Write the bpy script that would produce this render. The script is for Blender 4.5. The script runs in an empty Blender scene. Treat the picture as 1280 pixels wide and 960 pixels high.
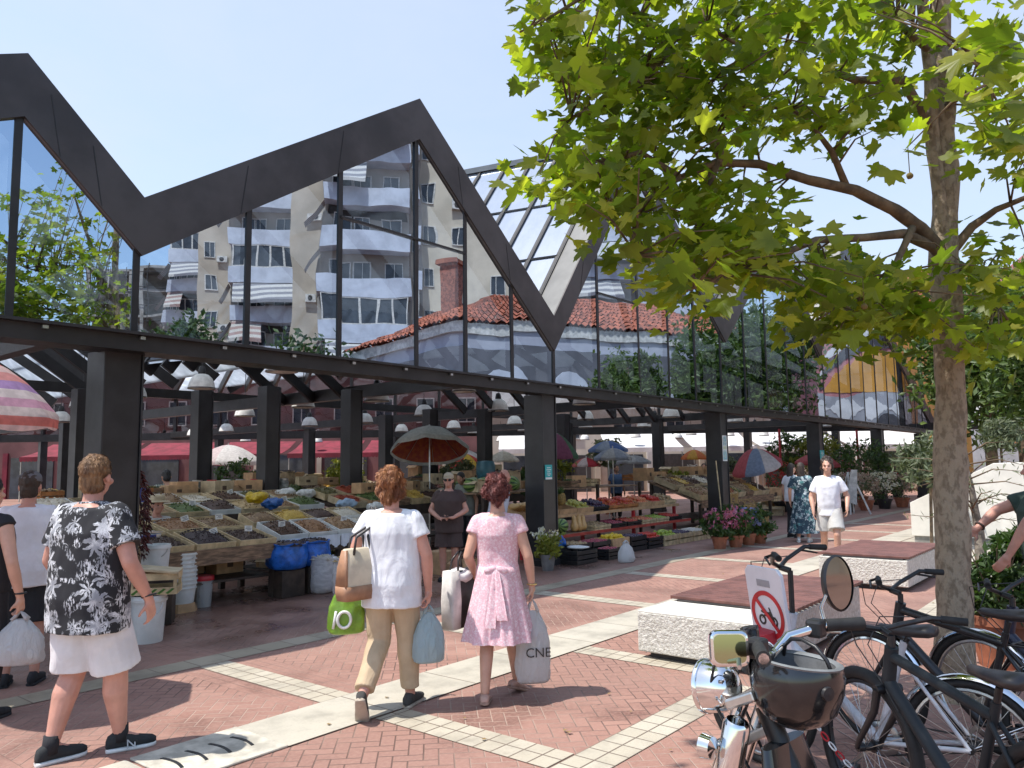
import bpy, bmesh, math, random
from mathutils import Vector as V, Matrix, noise, Euler
random.seed(7)
R_=math.radians; PI=math.pi; sin=math.sin; cos=math.cos; U=random.uniform
S=bpy.context.scene; COL=S.collection
# ---------------------------------------------------------------- camera model (used to set real positions out from survey readings)
FPX=975.; PITCH=math.atan(102/975.); ROLL=.0135; CAM=V((0,0,1.70))
fw=V((0,cos(PITCH),sin(PITCH))); r0=V((1,0,0)); u0=V((0,-sin(PITCH),cos(PITCH)))
RI=(r0-ROLL*u0).normalized(); UP=(u0+ROLL*r0).normalized()
def ray(x,y): return fw+(x-640)/FPX*RI-(y-480)/FPX*UP
def G(x,y,z=0.0):
    d=ray(x,y); return CAM+d*((z-1.70)/d.z)
def P(x,y,Y):
    d=ray(x,y); return CAM+d*(Y/d.y)
AF=R_(39.2); DV=V((sin(AF),cos(AF),0)); NV=V((cos(AF),-sin(AF),0)); OF=V((.462,13.532,0)); ZR=R_(90-39.2)
def F(u,w,z=0.0): return OF+DV*u+NV*w+V((0,0,z))
def mirr(p): return p-2*(p-F(0,.25)).dot(NV)*NV
# ---------------------------------------------------------------- materials
def newmat(name):
    m=bpy.data.materials.new(name); m.use_nodes=True; nt=m.node_tree
    return m,nt,nt.nodes['Principled BSDF']
class NT:
    def __init__(s,nt): s.nt=nt
    def n(s,t,**k):
        o=s.nt.nodes.new(t)
        for a,b in k.items(): setattr(o,a,b)
        return o
    def l(s,a,b): s.nt.links.new(a,b)
    def m(s,op,a,b=None,c=None,clamp=False):
        o=s.n('ShaderNodeMath',operation=op); o.use_clamp=clamp
        for i,v in enumerate((a,b,c)):
            if v is None: continue
            if isinstance(v,(int,float)): o.inputs[i].default_value=v
            else: s.l(v,o.inputs[i])
        return o.outputs[0]
    def mix(s,f,a,b,bt='MIX'):
        o=s.n('ShaderNodeMix',data_type='RGBA',blend_type=bt)
        for i,v in ((0,f),(6,a),(7,b)):
            if isinstance(v,(int,float)): o.inputs[i].default_value=v
            elif isinstance(v,tuple): o.inputs[i].default_value=(*v,1)
            else: s.l(v,o.inputs[i])
        return o.outputs[2]
    def noise(s,scale,detail=4,vec=None,rough=.55,dist=0):
        o=s.n('ShaderNodeTexNoise'); o.inputs['Scale'].default_value=scale; o.inputs['Detail'].default_value=detail
        o.inputs['Roughness'].default_value=rough; o.inputs['Distortion'].default_value=dist
        if vec is not None: s.l(vec,o.inputs['Vector'])
        return o.outputs['Fac']
    def ramp(s,f,a,b):
        return s.m('SMOOTHSTEP',f,a,b) if False else s.mr(f,a,b)
    def mr(s,f,a,b,c=0.,d=1.):
        o=s.n('ShaderNodeMapRange',interpolation_type='SMOOTHSTEP')
        s.l(f,o.inputs[0])
        for i,v in enumerate((a,b,c,d)): o.inputs[i+1].default_value=v
        return o.outputs[0]
    def co(s,kind='Object',scale=None):
        o=s.n('ShaderNodeTexCoord').outputs[kind]
        if scale:
            mp=s.n('ShaderNodeMapping'); mp.inputs['Scale'].default_value=scale; s.l(o,mp.inputs[0]); return mp.outputs[0]
        return o
    def bump(s,h,strength,dist,bs):
        o=s.n('ShaderNodeBump'); o.inputs['Strength'].default_value=strength; o.inputs['Distance'].default_value=dist
        s.l(h,o.inputs['Height']); s.l(o.outputs[0],bs.inputs['Normal'])
_mc={}
def pm(name,c,rough=.6,metal=0.,var=.18,ns=6.,bump=.15,bd=.004,bs=60.,c2=None,spec=None,coat=0.,sss=0.,scale=None,thr=(.35,.65)):
    """painted / cloth / stone surface with mottling and a fine bump"""
    if name in _mc: return _mc[name]
    m,nt,b=newmat(name); k=NT(nt); co=k.co(scale=scale)
    if c2 is None: c2=tuple(max(0,x*(1-var*1.6)) for x in c); ca=tuple(min(1,x*(1+var*.6)) for x in c)
    else: ca=c
    f=k.mr(k.noise(ns,5,co,.6),*thr)
    k.l(k.mix(f,ca,c2),b.inputs['Base Color'])
    b.inputs['Roughness'].default_value=rough; b.inputs['Metallic'].default_value=metal
    if metal<.5 and rough>.25:
        k.l(k.m('ADD',k.m('MULTIPLY',k.noise(ns*3,3,co),.2),rough-.1),b.inputs['Roughness'])
    if spec is not None: b.inputs['Specular IOR Level'].default_value=spec
    if coat: b.inputs['Coat Weight'].default_value=coat; b.inputs['Coat Roughness'].default_value=.08
    if sss: b.inputs['Subsurface Weight'].default_value=sss; b.inputs['Subsurface Radius'].default_value=(.012,.005,.003)
    if bump: k.bump(k.noise(bs,4,co),bump,bd,b)
    _mc[name]=m; return m
def lam(name,cols,axis='X',scale=10.,rough=.7,soft=.02,transl=0.,ang=False,bumpy=.1):
    """bands of colours along an object axis (or round the axis when ang)"""
    if name in _mc: return _mc[name]
    m,nt,b=newmat(name); k=NT(nt); co=k.co(); sp=k.n('ShaderNodeSeparateXYZ'); k.l(co,sp.inputs[0])
    if ang: t=k.m('MULTIPLY_ADD',k.m('ARCTAN2',sp.outputs[1],sp.outputs[0]),scale/(2*PI),scale)
    else: t=k.m('MULTIPLY_ADD',sp.outputs[axis],scale,100.)
    n=len(cols); t=k.m('MODULO',t,float(n)); r=k.n('ShaderNodeValToRGB'); k.l(k.m('DIVIDE',t,float(n)),r.inputs[0])
    r.color_ramp.interpolation='CONSTANT'; e=r.color_ramp.elements
    e[0].color=(*cols[0],1); e[1].position=1./n; e[1].color=(*cols[1%n],1)
    for i in range(2,n): q=e.new(i/n); q.color=(*cols[i],1)
    col=k.mix(k.mr(k.noise(14,4,co),.3,.7,0,.25),r.outputs[0],(0,0,0))
    k.l(col,b.inputs['Base Color']); b.inputs['Roughness'].default_value=rough
    if transl:
        t2=k.n('ShaderNodeBsdfTranslucent'); k.l(col,t2.inputs[0]); mx=k.n('ShaderNodeMixShader'); mx.inputs[0].default_value=transl
        k.l(b.outputs[0],mx.inputs[1]); k.l(t2.outputs[0],mx.inputs[2]); k.l(mx.outputs[0],nt.nodes['Material Output'].inputs[0])
    if bumpy: k.bump(k.noise(30,3,co),bumpy,.01,b)
    _mc[name]=m; return m
def flowers(name,cols,scale,rough=.7,transl=.0,thr=.0):
    """every face/leaf clump picks one of the colours (random per island)"""
    if name in _mc: return _mc[name]
    m,nt,b=newmat(name); k=NT(nt); g=k.n('ShaderNodeNewGeometry'); r=k.n('ShaderNodeValToRGB'); k.l(g.outputs['Random Per Island'],r.inputs[0])
    e=r.color_ramp.elements; n=len(cols); e[0].color=(*cols[0],1); e[1].color=(*cols[-1],1); e[0].position=0; e[1].position=1.
    for i in range(1,n-1): q=e.new(i/(n-1)); q.color=(*cols[i],1)
    c=k.mix(k.mr(k.noise(scale,3,k.co()),.3,.7,0,.5),r.outputs[0],tuple(x*.45 for x in cols[0]))
    k.l(c,b.inputs['Base Color']); b.inputs['Roughness'].default_value=rough
    if transl:
        t2=k.n('ShaderNodeBsdfTranslucent'); k.l(k.mix(1.,c,(1.5,1.7,.55),'MULTIPLY'),t2.inputs[0]); mx=k.n('ShaderNodeMixShader'); mx.inputs[0].default_value=transl
        k.l(b.outputs[0],mx.inputs[1]); k.l(t2.outputs[0],mx.inputs[2]); k.l(mx.outputs[0],nt.nodes['Material Output'].inputs[0])
    _mc[name]=m; return m
# ---------------------------------------------------------------- mesh builder
class M:
    def __init__(s): s.v=[]; s.f=[]; s.mi=[]
    def add(s,vs,fs,mi=0):
        o=len(s.v); s.v+= [V(a) for a in vs]; s.f+=[tuple(i+o for i in f) for f in fs]; s.mi+=[mi]*len(fs); return s
    def para(s,o,a,b,c,mi=0):
        o=V(o);a=V(a);b=V(b);c=V(c)
        if a.cross(b).dot(c)<0: a,b=b,a
        vs=[o,o+a,o+a+b,o+b,o+c,o+a+c,o+a+b+c,o+b+c]
        return s.add(vs,[(0,3,2,1),(4,5,6,7),(0,1,5,4),(1,2,6,5),(2,3,7,6),(3,0,4,7)],mi)
    def box(s,c,d,rz=0.,mi=0,rot=None):
        c=V(c); m=rot if rot else Matrix.Rotation(rz,3,'Z'); x,y,z=m@V((d[0],0,0)),m@V((0,d[1],0)),m@V((0,0,d[2]))
        return s.para(c-(x+y+z)/2,x,y,z,mi)
    def bar(s,p,q,w,h,up=(0,0,1),mi=0):
        p=V(p);q=V(q); t=(q-p).normalized(); a=t.cross(V(up))
        if a.length<1e-4: a=t.cross(V((1,0,0)))
        a.normalize(); b=a.cross(t).normalized()
        return s.para(p-a*w/2-b*h/2,q-p,a*w,b*h,mi)
    def tube(s,pts,r,n=8,mi=0,cap=True,closed=False):
        pts=[V(p) for p in pts]; k=len(pts); rs=r if isinstance(r,(list,tuple)) else [r]*k
        t=(pts[1]-pts[0]).normalized(); a=t.orthogonal().normalized(); vs=[]
        for i,p in enumerate(pts):
            if closed: t=(pts[(i+1)%k]-pts[i-1]).normalized()
            else: t=(pts[min(i+1,k-1)]-pts[max(i-1,0)]).normalized()
            a=(a-t*a.dot(t))
            a=a.normalized() if a.length>1e-6 else t.orthogonal().normalized()
            b=t.cross(a)
            vs+=[p+(a*cos(2*PI*j/n)+b*sin(2*PI*j/n))*rs[i] for j in range(n)]
        fs=[]
        for i in range(k if closed else k-1):
            i2=(i+1)%k
            fs+=[(i*n+j,i*n+(j+1)%n,i2*n+(j+1)%n,i2*n+j) for j in range(n)]
        if cap and not closed: fs+=[tuple(range(n))[::-1],tuple((k-1)*n+j for j in range(n))]
        return s.add(vs,fs,mi)
    def cyl(s,p,q,r,r2=None,n=12,mi=0): return s.tube([p,q],[r,r if r2 is None else r2],n,mi)
    def lathe(s,prof,c=(0,0,0),ax=(0,0,1),n=20,mi=0,capb=False,capt=False,sq=None):
        c=V(c); ax=V(ax).normalized(); a=ax.orthogonal().normalized()
        if abs(ax.z)>.99: a=V((1,0,0))
        b=ax.cross(a); vs=[]; k=len(prof)
        for r,z in prof:
            for j in range(n):
                th=2*PI*j/n; rr=r*(1 if sq is None else sq(th))
                vs.append(c+ax*z+(a*cos(th)+b*sin(th))*rr)
        fs=[(i*n+j,i*n+(j+1)%n,(i+1)*n+(j+1)%n,(i+1)*n+j) for i in range(k-1) for j in range(n)]
        if capb: fs.append(tuple(range(n))[::-1])
        if capt: fs.append(tuple((k-1)*n+j for j in range(n)))
        return s.add(vs,fs,mi)
    def ell(s,c,r,rot=None,n=14,m=9,mi=0,jit=0.):
        c=V(c); r=(r,r,r) if isinstance(r,(int,float)) else r; vs=[]
        for i in range(m+1):
            ph=PI*i/m
            for j in range(n):
                th=2*PI*j/n; p=V((r[0]*sin(ph)*cos(th),r[1]*sin(ph)*sin(th),-r[2]*cos(ph)))
                if jit: p*=1+jit*noise.noise(p*(2.2/max(r))+c)
                vs.append(c+(rot@p if rot else p))
        fs=[]
        for i in range(m):
            for j in range(n):
                a,b,c2,d=i*n+j,i*n+(j+1)%n,(i+1)*n+(j+1)%n,(i+1)*n+j
                if i==0: fs.append((a,c2,d))
                elif i==m-1: fs.append((a,b,d))
                else: fs.append((a,b,c2,d))
        return s.add(vs,fs,mi)
    def prism(s,poly,o,ax,ay,dep,mi=0):
        """2-D outline in (ax, ay) at o, thickness vector dep"""
        o=V(o);ax=V(ax);ay=V(ay);dep=V(dep); n=len(poly)
        a=[o+ax*x+ay*y for x,y in poly]; b=[p+dep for p in a]
        if ax.cross(ay).dot(dep)*sum(poly[i][0]*poly[(i+1)%n][1]-poly[(i+1)%n][0]*poly[i][1] for i in range(n))<0: a,b=b,a
        return s.add(a+b,[tuple(range(n))[::-1],tuple(range(n,2*n))]+[(i,(i+1)%n,n+(i+1)%n,n+i) for i in range(n)],mi)
    def loft(s,rings,n=24,mi=0,cap=True):
        """rings: (centre, rx, ry[, exponent]) horizontal super-ellipses or (centre, ax, ay) vectors"""
        vs=[]
        for rg in rings:
            c=V(rg[0]); ax=rg[1] if not isinstance(rg[1],(int,float)) else V((rg[1],0,0)); ay=rg[2] if not isinstance(rg[2],(int,float)) else V((0,rg[2],0)); e=rg[3] if len(rg)>3 else 2.
            for j in range(n):
                th=2*PI*j/n; cx,cy=cos(th),sin(th)
                cx=math.copysign(abs(cx)**(2/e),cx); cy=math.copysign(abs(cy)**(2/e),cy)
                vs.append(c+ax*cx+ay*cy)
        k=len(rings); fs=[(i*n+j,i*n+(j+1)%n,(i+1)*n+(j+1)%n,(i+1)*n+j) for i in range(k-1) for j in range(n)]
        if cap: fs+=[tuple(range(n))[::-1],tuple((k-1)*n+j for j in range(n))]
        return s.add(vs,fs,mi)
    def xf(s,mat): s.v=[mat@p for p in s.v]; return s
    def obj(s,name,mats,parent=None,smooth=None,world=True,bevel=0.,loc=None):
        me=bpy.data.meshes.new(name); vs=s.v
        if parent is not None and world:
            inv=absmat(parent).inverted(); vs=[inv@p for p in vs]
        if loc is not None: vs=[p-V(loc) for p in vs]
        me.from_pydata([tuple(p) for p in vs],[],s.f)
        mats=mats if isinstance(mats,(list,tuple)) else [mats]
        for m in mats: me.materials.append(m)
        if len(mats)>1: me.polygons.foreach_set('material_index',s.mi)
        if smooth is not None:
            me.polygons.foreach_set('use_smooth',[True]*len(me.polygons))
            if smooth<179: 
                try: me.set_sharp_from_angle(angle=R_(smooth))
                except Exception: pass
        o=bpy.data.objects.new(name,me); COL.objects.link(o)
        if loc is not None: o.location=loc
        if parent is not None: o.parent=parent
        if bevel:
            b=o.modifiers.new('edge','BEVEL'); b.width=bevel; b.segments=2; b.limit_method='ANGLE'
        return o
def absmat(o):
    m=Matrix.LocRotScale(o.location,o.rotation_euler,o.scale)
    return absmat(o.parent)@m if o.parent else m
def tag(o,label=None,cat=None,group=None,kind=None):
    for k,v in (('label',label),('category',cat),('group',group),('kind',kind)):
        if v: o[k]=v
    return o
def thing(name,label,cat,loc=(0,0,0),rz=0.,group=None):
    o=bpy.data.objects.new(name,None); COL.objects.link(o); o.location=loc; o.rotation_euler=(0,0,rz); o.empty_display_size=.1
    return tag(o,label,cat,group)
def dup(o,loc=None,rz=None,label=None,group=None,parent=None,scale=None):
    c=o.copy(); COL.objects.link(c)
    if parent is not None: c.parent=parent
    if loc is not None: c.location=loc
    if rz is not None: c.rotation_euler=(0,0,rz) if isinstance(rz,(int,float)) else rz
    if scale is not None: c.scale=(scale,)*3 if isinstance(scale,(int,float)) else scale
    if label: c['label']=label
    if group: c['group']=group
    for ch in list(o.children): dup(ch,parent=c)
    return c
def remesh(mb,name,mat,parent,vox=.01,smooth=4,wr=0.,wscale=(6,6,6),world=False,fn=None,sf=.5,seed=0.):
    """fuse the closed pieces of a builder into ONE continuous skin; wr = depth of cloth folds"""
    me=bpy.data.meshes.new('t'); me.from_pydata([tuple(p) for p in mb.v],[],mb.f); o=bpy.data.objects.new('t',me); COL.objects.link(o)
    bm=bmesh.new(); bm.from_mesh(me); bmesh.ops.recalc_face_normals(bm,faces=bm.faces); bm.to_mesh(me); bm.free()
    r=o.modifiers.new('r','REMESH'); r.mode='VOXEL'; r.voxel_size=vox
    if smooth: q=o.modifiers.new('s','SMOOTH'); q.factor=sf; q.iterations=smooth
    dg=bpy.context.evaluated_depsgraph_get(); dg.update(); e=o.evaluated_get(dg); m2=bpy.data.meshes.new_from_object(e)
    bpy.data.objects.remove(o); bpy.data.meshes.remove(me)
    if wr or fn:
        ns=[v.normal.copy() for v in m2.vertices]
        for v,nn in zip(m2.vertices,ns):
            c=v.co
            if wr:
                q=V((c.x*wscale[0]+seed,c.y*wscale[1],c.z*wscale[2])); d=noise.noise(q)+.5*noise.noise(q*2.1+V((5,3,1)))
                v.co=c+nn*d*wr
            if fn: v.co=fn(v.co,nn)
    m2.name=name; m2.materials.clear()
    for m in (mat if isinstance(mat,(list,tuple)) else [mat]): m2.materials.append(m)
    m2.polygons.foreach_set('use_smooth',[True]*len(m2.polygons))
    ob=bpy.data.objects.new(name,m2); COL.objects.link(ob)
    if parent is not None: ob.parent=parent
    return ob
ORD=['leftmost']+[x+' from left' for x in 'second third fourth fifth sixth seventh eighth ninth tenth eleventh twelfth thirteenth fourteenth fifteenth sixteenth seventeenth eighteenth nineteenth twentieth'.split()]
def pxx(o):
    p=o.matrix_basis.translation-CAM; return p.dot(RI)/p.dot(fw)
def ordinal(objs,text):
    for i,o in enumerate(sorted(objs,key=pxx)): o['label']=(ORD[i]+' '+text) if len(objs)>1 else 'the '+text
def textobj(txt,name,mat,parent,mtx,size,ext=.001):
    c=bpy.data.curves.new('t','FONT'); c.body=txt; c.size=size; c.extrude=ext; c.align_x='CENTER'; c.align_y='CENTER'; c.resolution_u=3
    o=bpy.data.objects.new('t',c); COL.objects.link(o); dg=bpy.context.evaluated_depsgraph_get(); dg.update()
    me=bpy.data.meshes.new_from_object(o.evaluated_get(dg)); bpy.data.objects.remove(o)
    me.name=name; me.transform(mtx if parent is None else absmat(parent).inverted()@mtx); me.materials.clear(); me.materials.append(mat)
    ob=bpy.data.objects.new(name,me); COL.objects.link(ob)
    if parent is not None: ob.parent=parent
    return ob
def frame(o,x,y):
    """4x4 from an origin and two axes"""
    x=V(x).normalized(); z=x.cross(V(y)).normalized(); y=z.cross(x); m=Matrix((x,y,z)).transposed().to_4x4(); m.translation=V(o); return m
# ================================================================ world, sun, camera
SUNDIR=V((-.963,-.27,0)).normalized()*cos(R_(64))+V((0,0,sin(R_(64))))
w=bpy.data.worlds.new('World'); S.world=w; w.use_nodes=True; nt=w.node_tree; bg=nt.nodes['Background']
sk=nt.nodes.new('ShaderNodeTexSky'); sk.sky_type='NISHITA'; sk.sun_disc=False; sk.sun_elevation=R_(64); sk.sun_rotation=math.atan2(SUNDIR.x,SUNDIR.y)
sk.altitude=50; sk.air_density=1.2; sk.dust_density=1.2; sk.ozone_density=2.2
k=NT(nt)
# thin summer cloud veil in the sky
tc=k.n('ShaderNodeTexCoord').outputs['Generated']; mp=k.n('ShaderNodeMapping'); mp.inputs['Scale'].default_value=(1.2,1.2,3.2); k.l(tc,mp.inputs[0])
cl=k.mr(k.noise(1.6,6,mp.outputs[0],.6,.6),.25,.9,.5,.85)
sp=k.n('ShaderNodeSeparateXYZ'); k.l(tc,sp.inputs[0]); cl=k.m('MULTIPLY',cl,k.mr(k.m('SUBTRACT',sp.outputs[1],k.m('MULTIPLY',sp.outputs[0],.5)),-.35,.35,.12,1.))
k.l(k.mix(cl,sk.outputs[0],(2.85,3.15,3.75)),bg.inputs[0]); bg.inputs[1].default_value=.15
sl=bpy.data.lights.new('sun','SUN'); sl.energy=3.3; sl.angle=R_(.53); sl.color=(1,.955,.88); so=bpy.data.objects.new('sun',sl); COL.objects.link(so)
so.rotation_euler=(-SUNDIR).to_track_quat('-Z','Y').to_euler(); so.location=(0,0,40)
cd=bpy.data.cameras.new('camera'); cd.sensor_width=36; cd.lens=FPX/1280*36; cd.clip_end=2000; cd.clip_start=.05
co=bpy.data.objects.new('camera',cd); COL.objects.link(co)
mm=Matrix((RI,UP,-fw)).transposed().to_4x4(); mm.translation=CAM; co.matrix_world=mm; S.camera=co
S.view_settings.view_transform='Standard'; S.view_settings.look='None'; S.view_settings.gamma=1; S.view_settings.exposure=.86; S.view_settings.use_curve_mapping=False
S.cycles.max_bounces=8; S.cycles.diffuse_bounces=4; S.cycles.glossy_bounces=5; S.cycles.transmission_bounces=4; S.cycles.transparent_max_bounces=10
S.cycles.caustics_reflective=False; S.cycles.caustics_refractive=False; S.cycles.sample_clamp_indirect=6
# ================================================================ materials
def brickmat():
    m,nt,b=newmat('red_brick_paving'); k=NT(nt); co=k.co(); sp=k.n('ShaderNodeSeparateXYZ'); k.l(co,sp.inputs[0]); X0,Y0=sp.outputs[0],sp.outputs[1]
    bw=.09; c=cos(PI/4)/bw
    # herringbone courses laid at 45 degrees to the bands
    x=k.m('ADD',k.m('MULTIPLY',X0,c),k.m('MULTIPLY',Y0,c)); y=k.m('SUBTRACT',k.m('MULTIPLY',Y0,c),k.m('MULTIPLY',X0,c))
    x=k.m('ADD',x,4000.); y=k.m('ADD',y,4000.)
    i=k.m('FLOOR',x); j=k.m('FLOOR',y); fx=k.m('FRACT',x); fy=k.m('FRACT',y)
    q=k.m('MODULO',k.m('ADD',k.m('SUBTRACT',i,j),8000.),4.)
    is_=[k.m('COMPARE',q,float(t),.1) for t in range(4)]
    dl=k.m('ADD',fx,is_[1]); dr=k.m('ADD',k.m('SUBTRACT',1.,fx),is_[0]); db=k.m('ADD',fy,is_[2]); dt=k.m('ADD',k.m('SUBTRACT',1.,fy),is_[3])
    dmin=k.m('MINIMUM',k.m('MINIMUM',dl,dr),k.m('MINIMUM',db,dt))
    bi=k.m('SUBTRACT',i,is_[1]); bj=k.m('SUBTRACT',j,is_[2])
    cmb=k.n('ShaderNodeCombineXYZ'); k.l(bi,cmb.inputs[0]); k.l(bj,cmb.inputs[1]); wn=k.n('ShaderNodeTexWhiteNoise'); k.l(cmb.outputs[0],wn.inputs[0])
    joint=k.mr(dmin,.02,.075)
    # stretcher courses that frame each panel along its bands
    def near(coord,period,off,half):
        a=k.m('ABSOLUTE',k.m('SUBTRACT',k.m('MODULO',k.m('ADD',coord,period*50-off+period/2),period),period/2)); return a
    a=near(X0,2.345,.09,.3)
    fr=k.m('MULTIPLY',k.m('LESS_THAN',a,.36),k.m('GREATER_THAN',Y0,-3.3))
    st=k.m('ABSOLUTE',k.m('SUBTRACT',k.m('FRACT',k.m('DIVIDE',a,bw)),.5)); lj=k.m('ABSOLUTE',k.m('SUBTRACT',k.m('FRACT',k.m('DIVIDE',Y0,.21)),.5))
    fj=k.m('MINIMUM',k.mr(st,.5,.44),k.mr(lj,.5,.475))
    jm=k.n('ShaderNodeMix',data_type='FLOAT'); k.l(fr,jm.inputs[0]); k.l(joint,jm.inputs[2]); k.l(fj,jm.inputs[3]); joint=jm.outputs[0]
    v=wn.outputs[0]
    base=k.mix(v,(.275,.138,.106),(.365,.20,.155))
    big=k.mr(k.noise(.55,5,co,.62),.35,.7); base=k.mix(big,base,(.27,.15,.12),'MIX')
    base=k.mix(k.m('MULTIPLY',k.mr(k.noise(.9,4,co,.6,.4),.47,.70),.7),base,(.12,.055,.042))
    base=k.mix(k.m('MULTIPLY',k.mr(k.noise(38,4,co),.35,.75),.45),base,(.38,.23,.18))
    gum=k.n('ShaderNodeTexVoronoi'); gum.inputs['Scale'].default_value=2.6; k.l(co,gum.inputs['Vector']); base=k.mix(k.mr(gum.outputs['Distance'],.05,.025),base,(.07,.05,.045))
    jcol=k.mix(k.mr(k.noise(.8,3,co),.35,.65),(.12,.07,.055),(.36,.25,.20))
    col=k.mix(joint,jcol,base)
    # hosed-down wet floor under the hall: w below 1.4 m
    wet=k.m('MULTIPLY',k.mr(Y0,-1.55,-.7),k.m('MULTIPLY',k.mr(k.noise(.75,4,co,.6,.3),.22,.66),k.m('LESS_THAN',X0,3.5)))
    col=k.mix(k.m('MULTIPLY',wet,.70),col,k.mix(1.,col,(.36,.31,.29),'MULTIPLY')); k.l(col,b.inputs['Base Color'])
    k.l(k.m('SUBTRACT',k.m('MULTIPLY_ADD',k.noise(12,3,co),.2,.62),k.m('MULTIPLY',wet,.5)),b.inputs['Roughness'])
    h=k.m('ADD',k.m('MULTIPLY',joint,1.),k.m('ADD',k.m('MULTIPLY',k.noise(45,4,co),.25),k.m('MULTIPLY',v,.3)))
    k.bump(h,.7,.004,b); return m
def tilemat(name,sx,sy,c1,c2,sheen=.5):
    m,nt,b=newmat(name); k=NT(nt); co=k.co(); bt=k.n('ShaderNodeTexBrick'); k.l(co,bt.inputs['Vector']); bt.offset=0.; bt.squash=1.
    bt.inputs['Scale'].default_value=1.; bt.inputs['Brick Width'].default_value=sx; bt.inputs['Row Height'].default_value=sy; bt.inputs['Mortar Size'].default_value=.006
    bt.inputs['Color1'].default_value=(*c1,1); bt.inputs['Color2'].default_value=(*c2,1); bt.inputs['Mortar'].default_value=(.16,.12,.09,1); bt.inputs['Bias'].default_value=-.2
    c=k.mix(k.m('MULTIPLY',k.mr(k.noise(2.2,6,co,.65),.42,.7),.75),bt.outputs[0],tuple(x*.55 for x in c1)); c=k.mix(k.m('MULTIPLY',k.mr(k.noise(60,3,co),.5,.8),.4),c,(.3,.25,.2))
    k.l(c,b.inputs['Base Color']); b.inputs['Roughness'].default_value=sheen; k.bump(k.m('MULTIPLY_ADD',bt.outputs[1],-1.,k.m('MULTIPLY',k.noise(50,3,co),.3)),.5,.003,b); return m
BRICK=brickmat()
CREAM=tilemat('cream_paving_tiles',.155,.14,(.47,.42,.33),(.53,.48,.39))
SLAB=tilemat('pale_stone_slabs',.86,.62,(.50,.46,.38),(.56,.52,.44))
KERB=tilemat('worn_edge_stones',.33,.4,(.34,.29,.21),(.42,.36,.27))
DARK=pm('black_steel',(.020,.019,.020),.42,.0,.25,3.,.1,.003,20)
COLM=pm('black_painted_column',(.026,.025,.027),.38,0,.25,2.,.08,.003,15)
FASC=pm('charcoal_fascia_sheet',(.072,.066,.066),.42,.35,.22,.9,.06,.004,9)
FASL=pm('fascia_return_sheet',(.17,.17,.165),.35,.6,.1,1.5,.05,.004,9)
def glassmat(name,tint,mixf,tr,wav=.012,wsc=.9,wob=1.):
    m,nt,b=newmat(name); k=NT(nt); nt.nodes.remove(b); co=k.co(); g=k.n('ShaderNodeBsdfGlossy'); g.inputs[0].default_value=(*tint,1); g.inputs['Roughness'].default_value=.004
    t=k.n('ShaderNodeBsdfTransparent'); t.inputs[0].default_value=(*tr,1); mx=k.n('ShaderNodeMixShader'); mx.inputs[0].default_value=mixf
    k.l(t.outputs[0],mx.inputs[1]); k.l(g.outputs[0],mx.inputs[2]); k.l(mx.outputs[0],nt.nodes['Material Output'].inputs[0])
    bp=k.n('ShaderNodeBump'); bp.inputs['Strength'].default_value=1.; bp.inputs['Distance'].default_value=wav
    mp=k.n('ShaderNodeMapping'); mp.inputs['Scale'].default_value=(1,1,.8); k.l(co,mp.inputs[0]); k.l(k.noise(wsc,2,mp.outputs[0]),bp.inputs['Height']); k.l(bp.outputs[0],g.inputs['Normal']); return m
MIRG=glassmat('mirror_tinted_glazing',(.54,.62,.72),.82,(.45,.5,.53),.0042,.7)
REARG=glassmat('smoked_glazing',(.5,.5,.5),.10,(.42,.36,.36))
def roofglass(name,gl,tr):
    m,nt,b=newmat(name); k=NT(nt); nt.nodes.remove(b); co=k.co(); g=k.n('ShaderNodeBsdfGlossy'); g.inputs[0].default_value=(.72,.78,.86,1); g.inputs['Roughness'].default_value=.03
    t=k.n('ShaderNodeBsdfTranslucent'); st=k.mr(k.noise(3.,5,k.co(scale=(1,1,.25)),.6),.35,.7); k.l(k.mix(st,tuple(tr*x for x in (.7,.74,.78)),tuple(tr*x for x in (.9,.94,.98))),t.inputs[0]); d=k.n('ShaderNodeBsdfDiffuse'); k.l(k.mix(st,(.36,.44,.56),(.50,.57,.67)),d.inputs[0])
    m1=k.n('ShaderNodeMixShader'); m1.inputs[0].default_value=.12 if gl<.4 else .6; k.l(t.outputs[0],m1.inputs[1]); k.l(d.outputs[0],m1.inputs[2])
    m2=k.n('ShaderNodeMixShader'); m2.inputs[0].default_value=gl; k.l(m1.outputs[0],m2.inputs[1]); k.l(g.outputs[0],m2.inputs[2]); k.l(m2.outputs[0],nt.nodes['Material Output'].inputs[0]); return m
ROOFG=roofglass('milky_roof_glazing',.10,1.0); ROOFB=roofglass('blue_roof_glazing',.55,.5)
WHITE=pm('white_enamel',(.72,.71,.68),.4,0,.1,5)
WOOD=pm('weathered_plank',(.29,.18,.11),.75,0,.35,5,.5,.006,40,scale=(1,1,6))
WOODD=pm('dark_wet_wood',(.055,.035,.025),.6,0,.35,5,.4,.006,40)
CRATE=pm('pale_crate_wood',(.62,.47,.27),.75,0,.2,7,.3,.004,60)
CARD=pm('brown_cardboard',(.52,.32,.17),.8,0,.15,6,.15)
CARDL=pm('pale_cardboard',(.55,.43,.27),.8,0,.15,6,.15)
BLKPL=pm('black_plastic',(.018,.018,.02),.4,0,.2,8)
WHPL=pm('white_plastic',(.74,.74,.72),.38,0,.08,5)
BLUEP=pm('blue_plastic_sheet',(.02,.14,.55),.3,0,.25,9,.5,.02,18)
REDP=pm('red_plastic',(.5,.02,.03),.4)
CHROME=pm('chrome',(.78,.78,.77),.08,1.,.05,6,.02)
ALU=pm('brushed_aluminium',(.55,.55,.54),.32,1.,.1,8)
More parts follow.
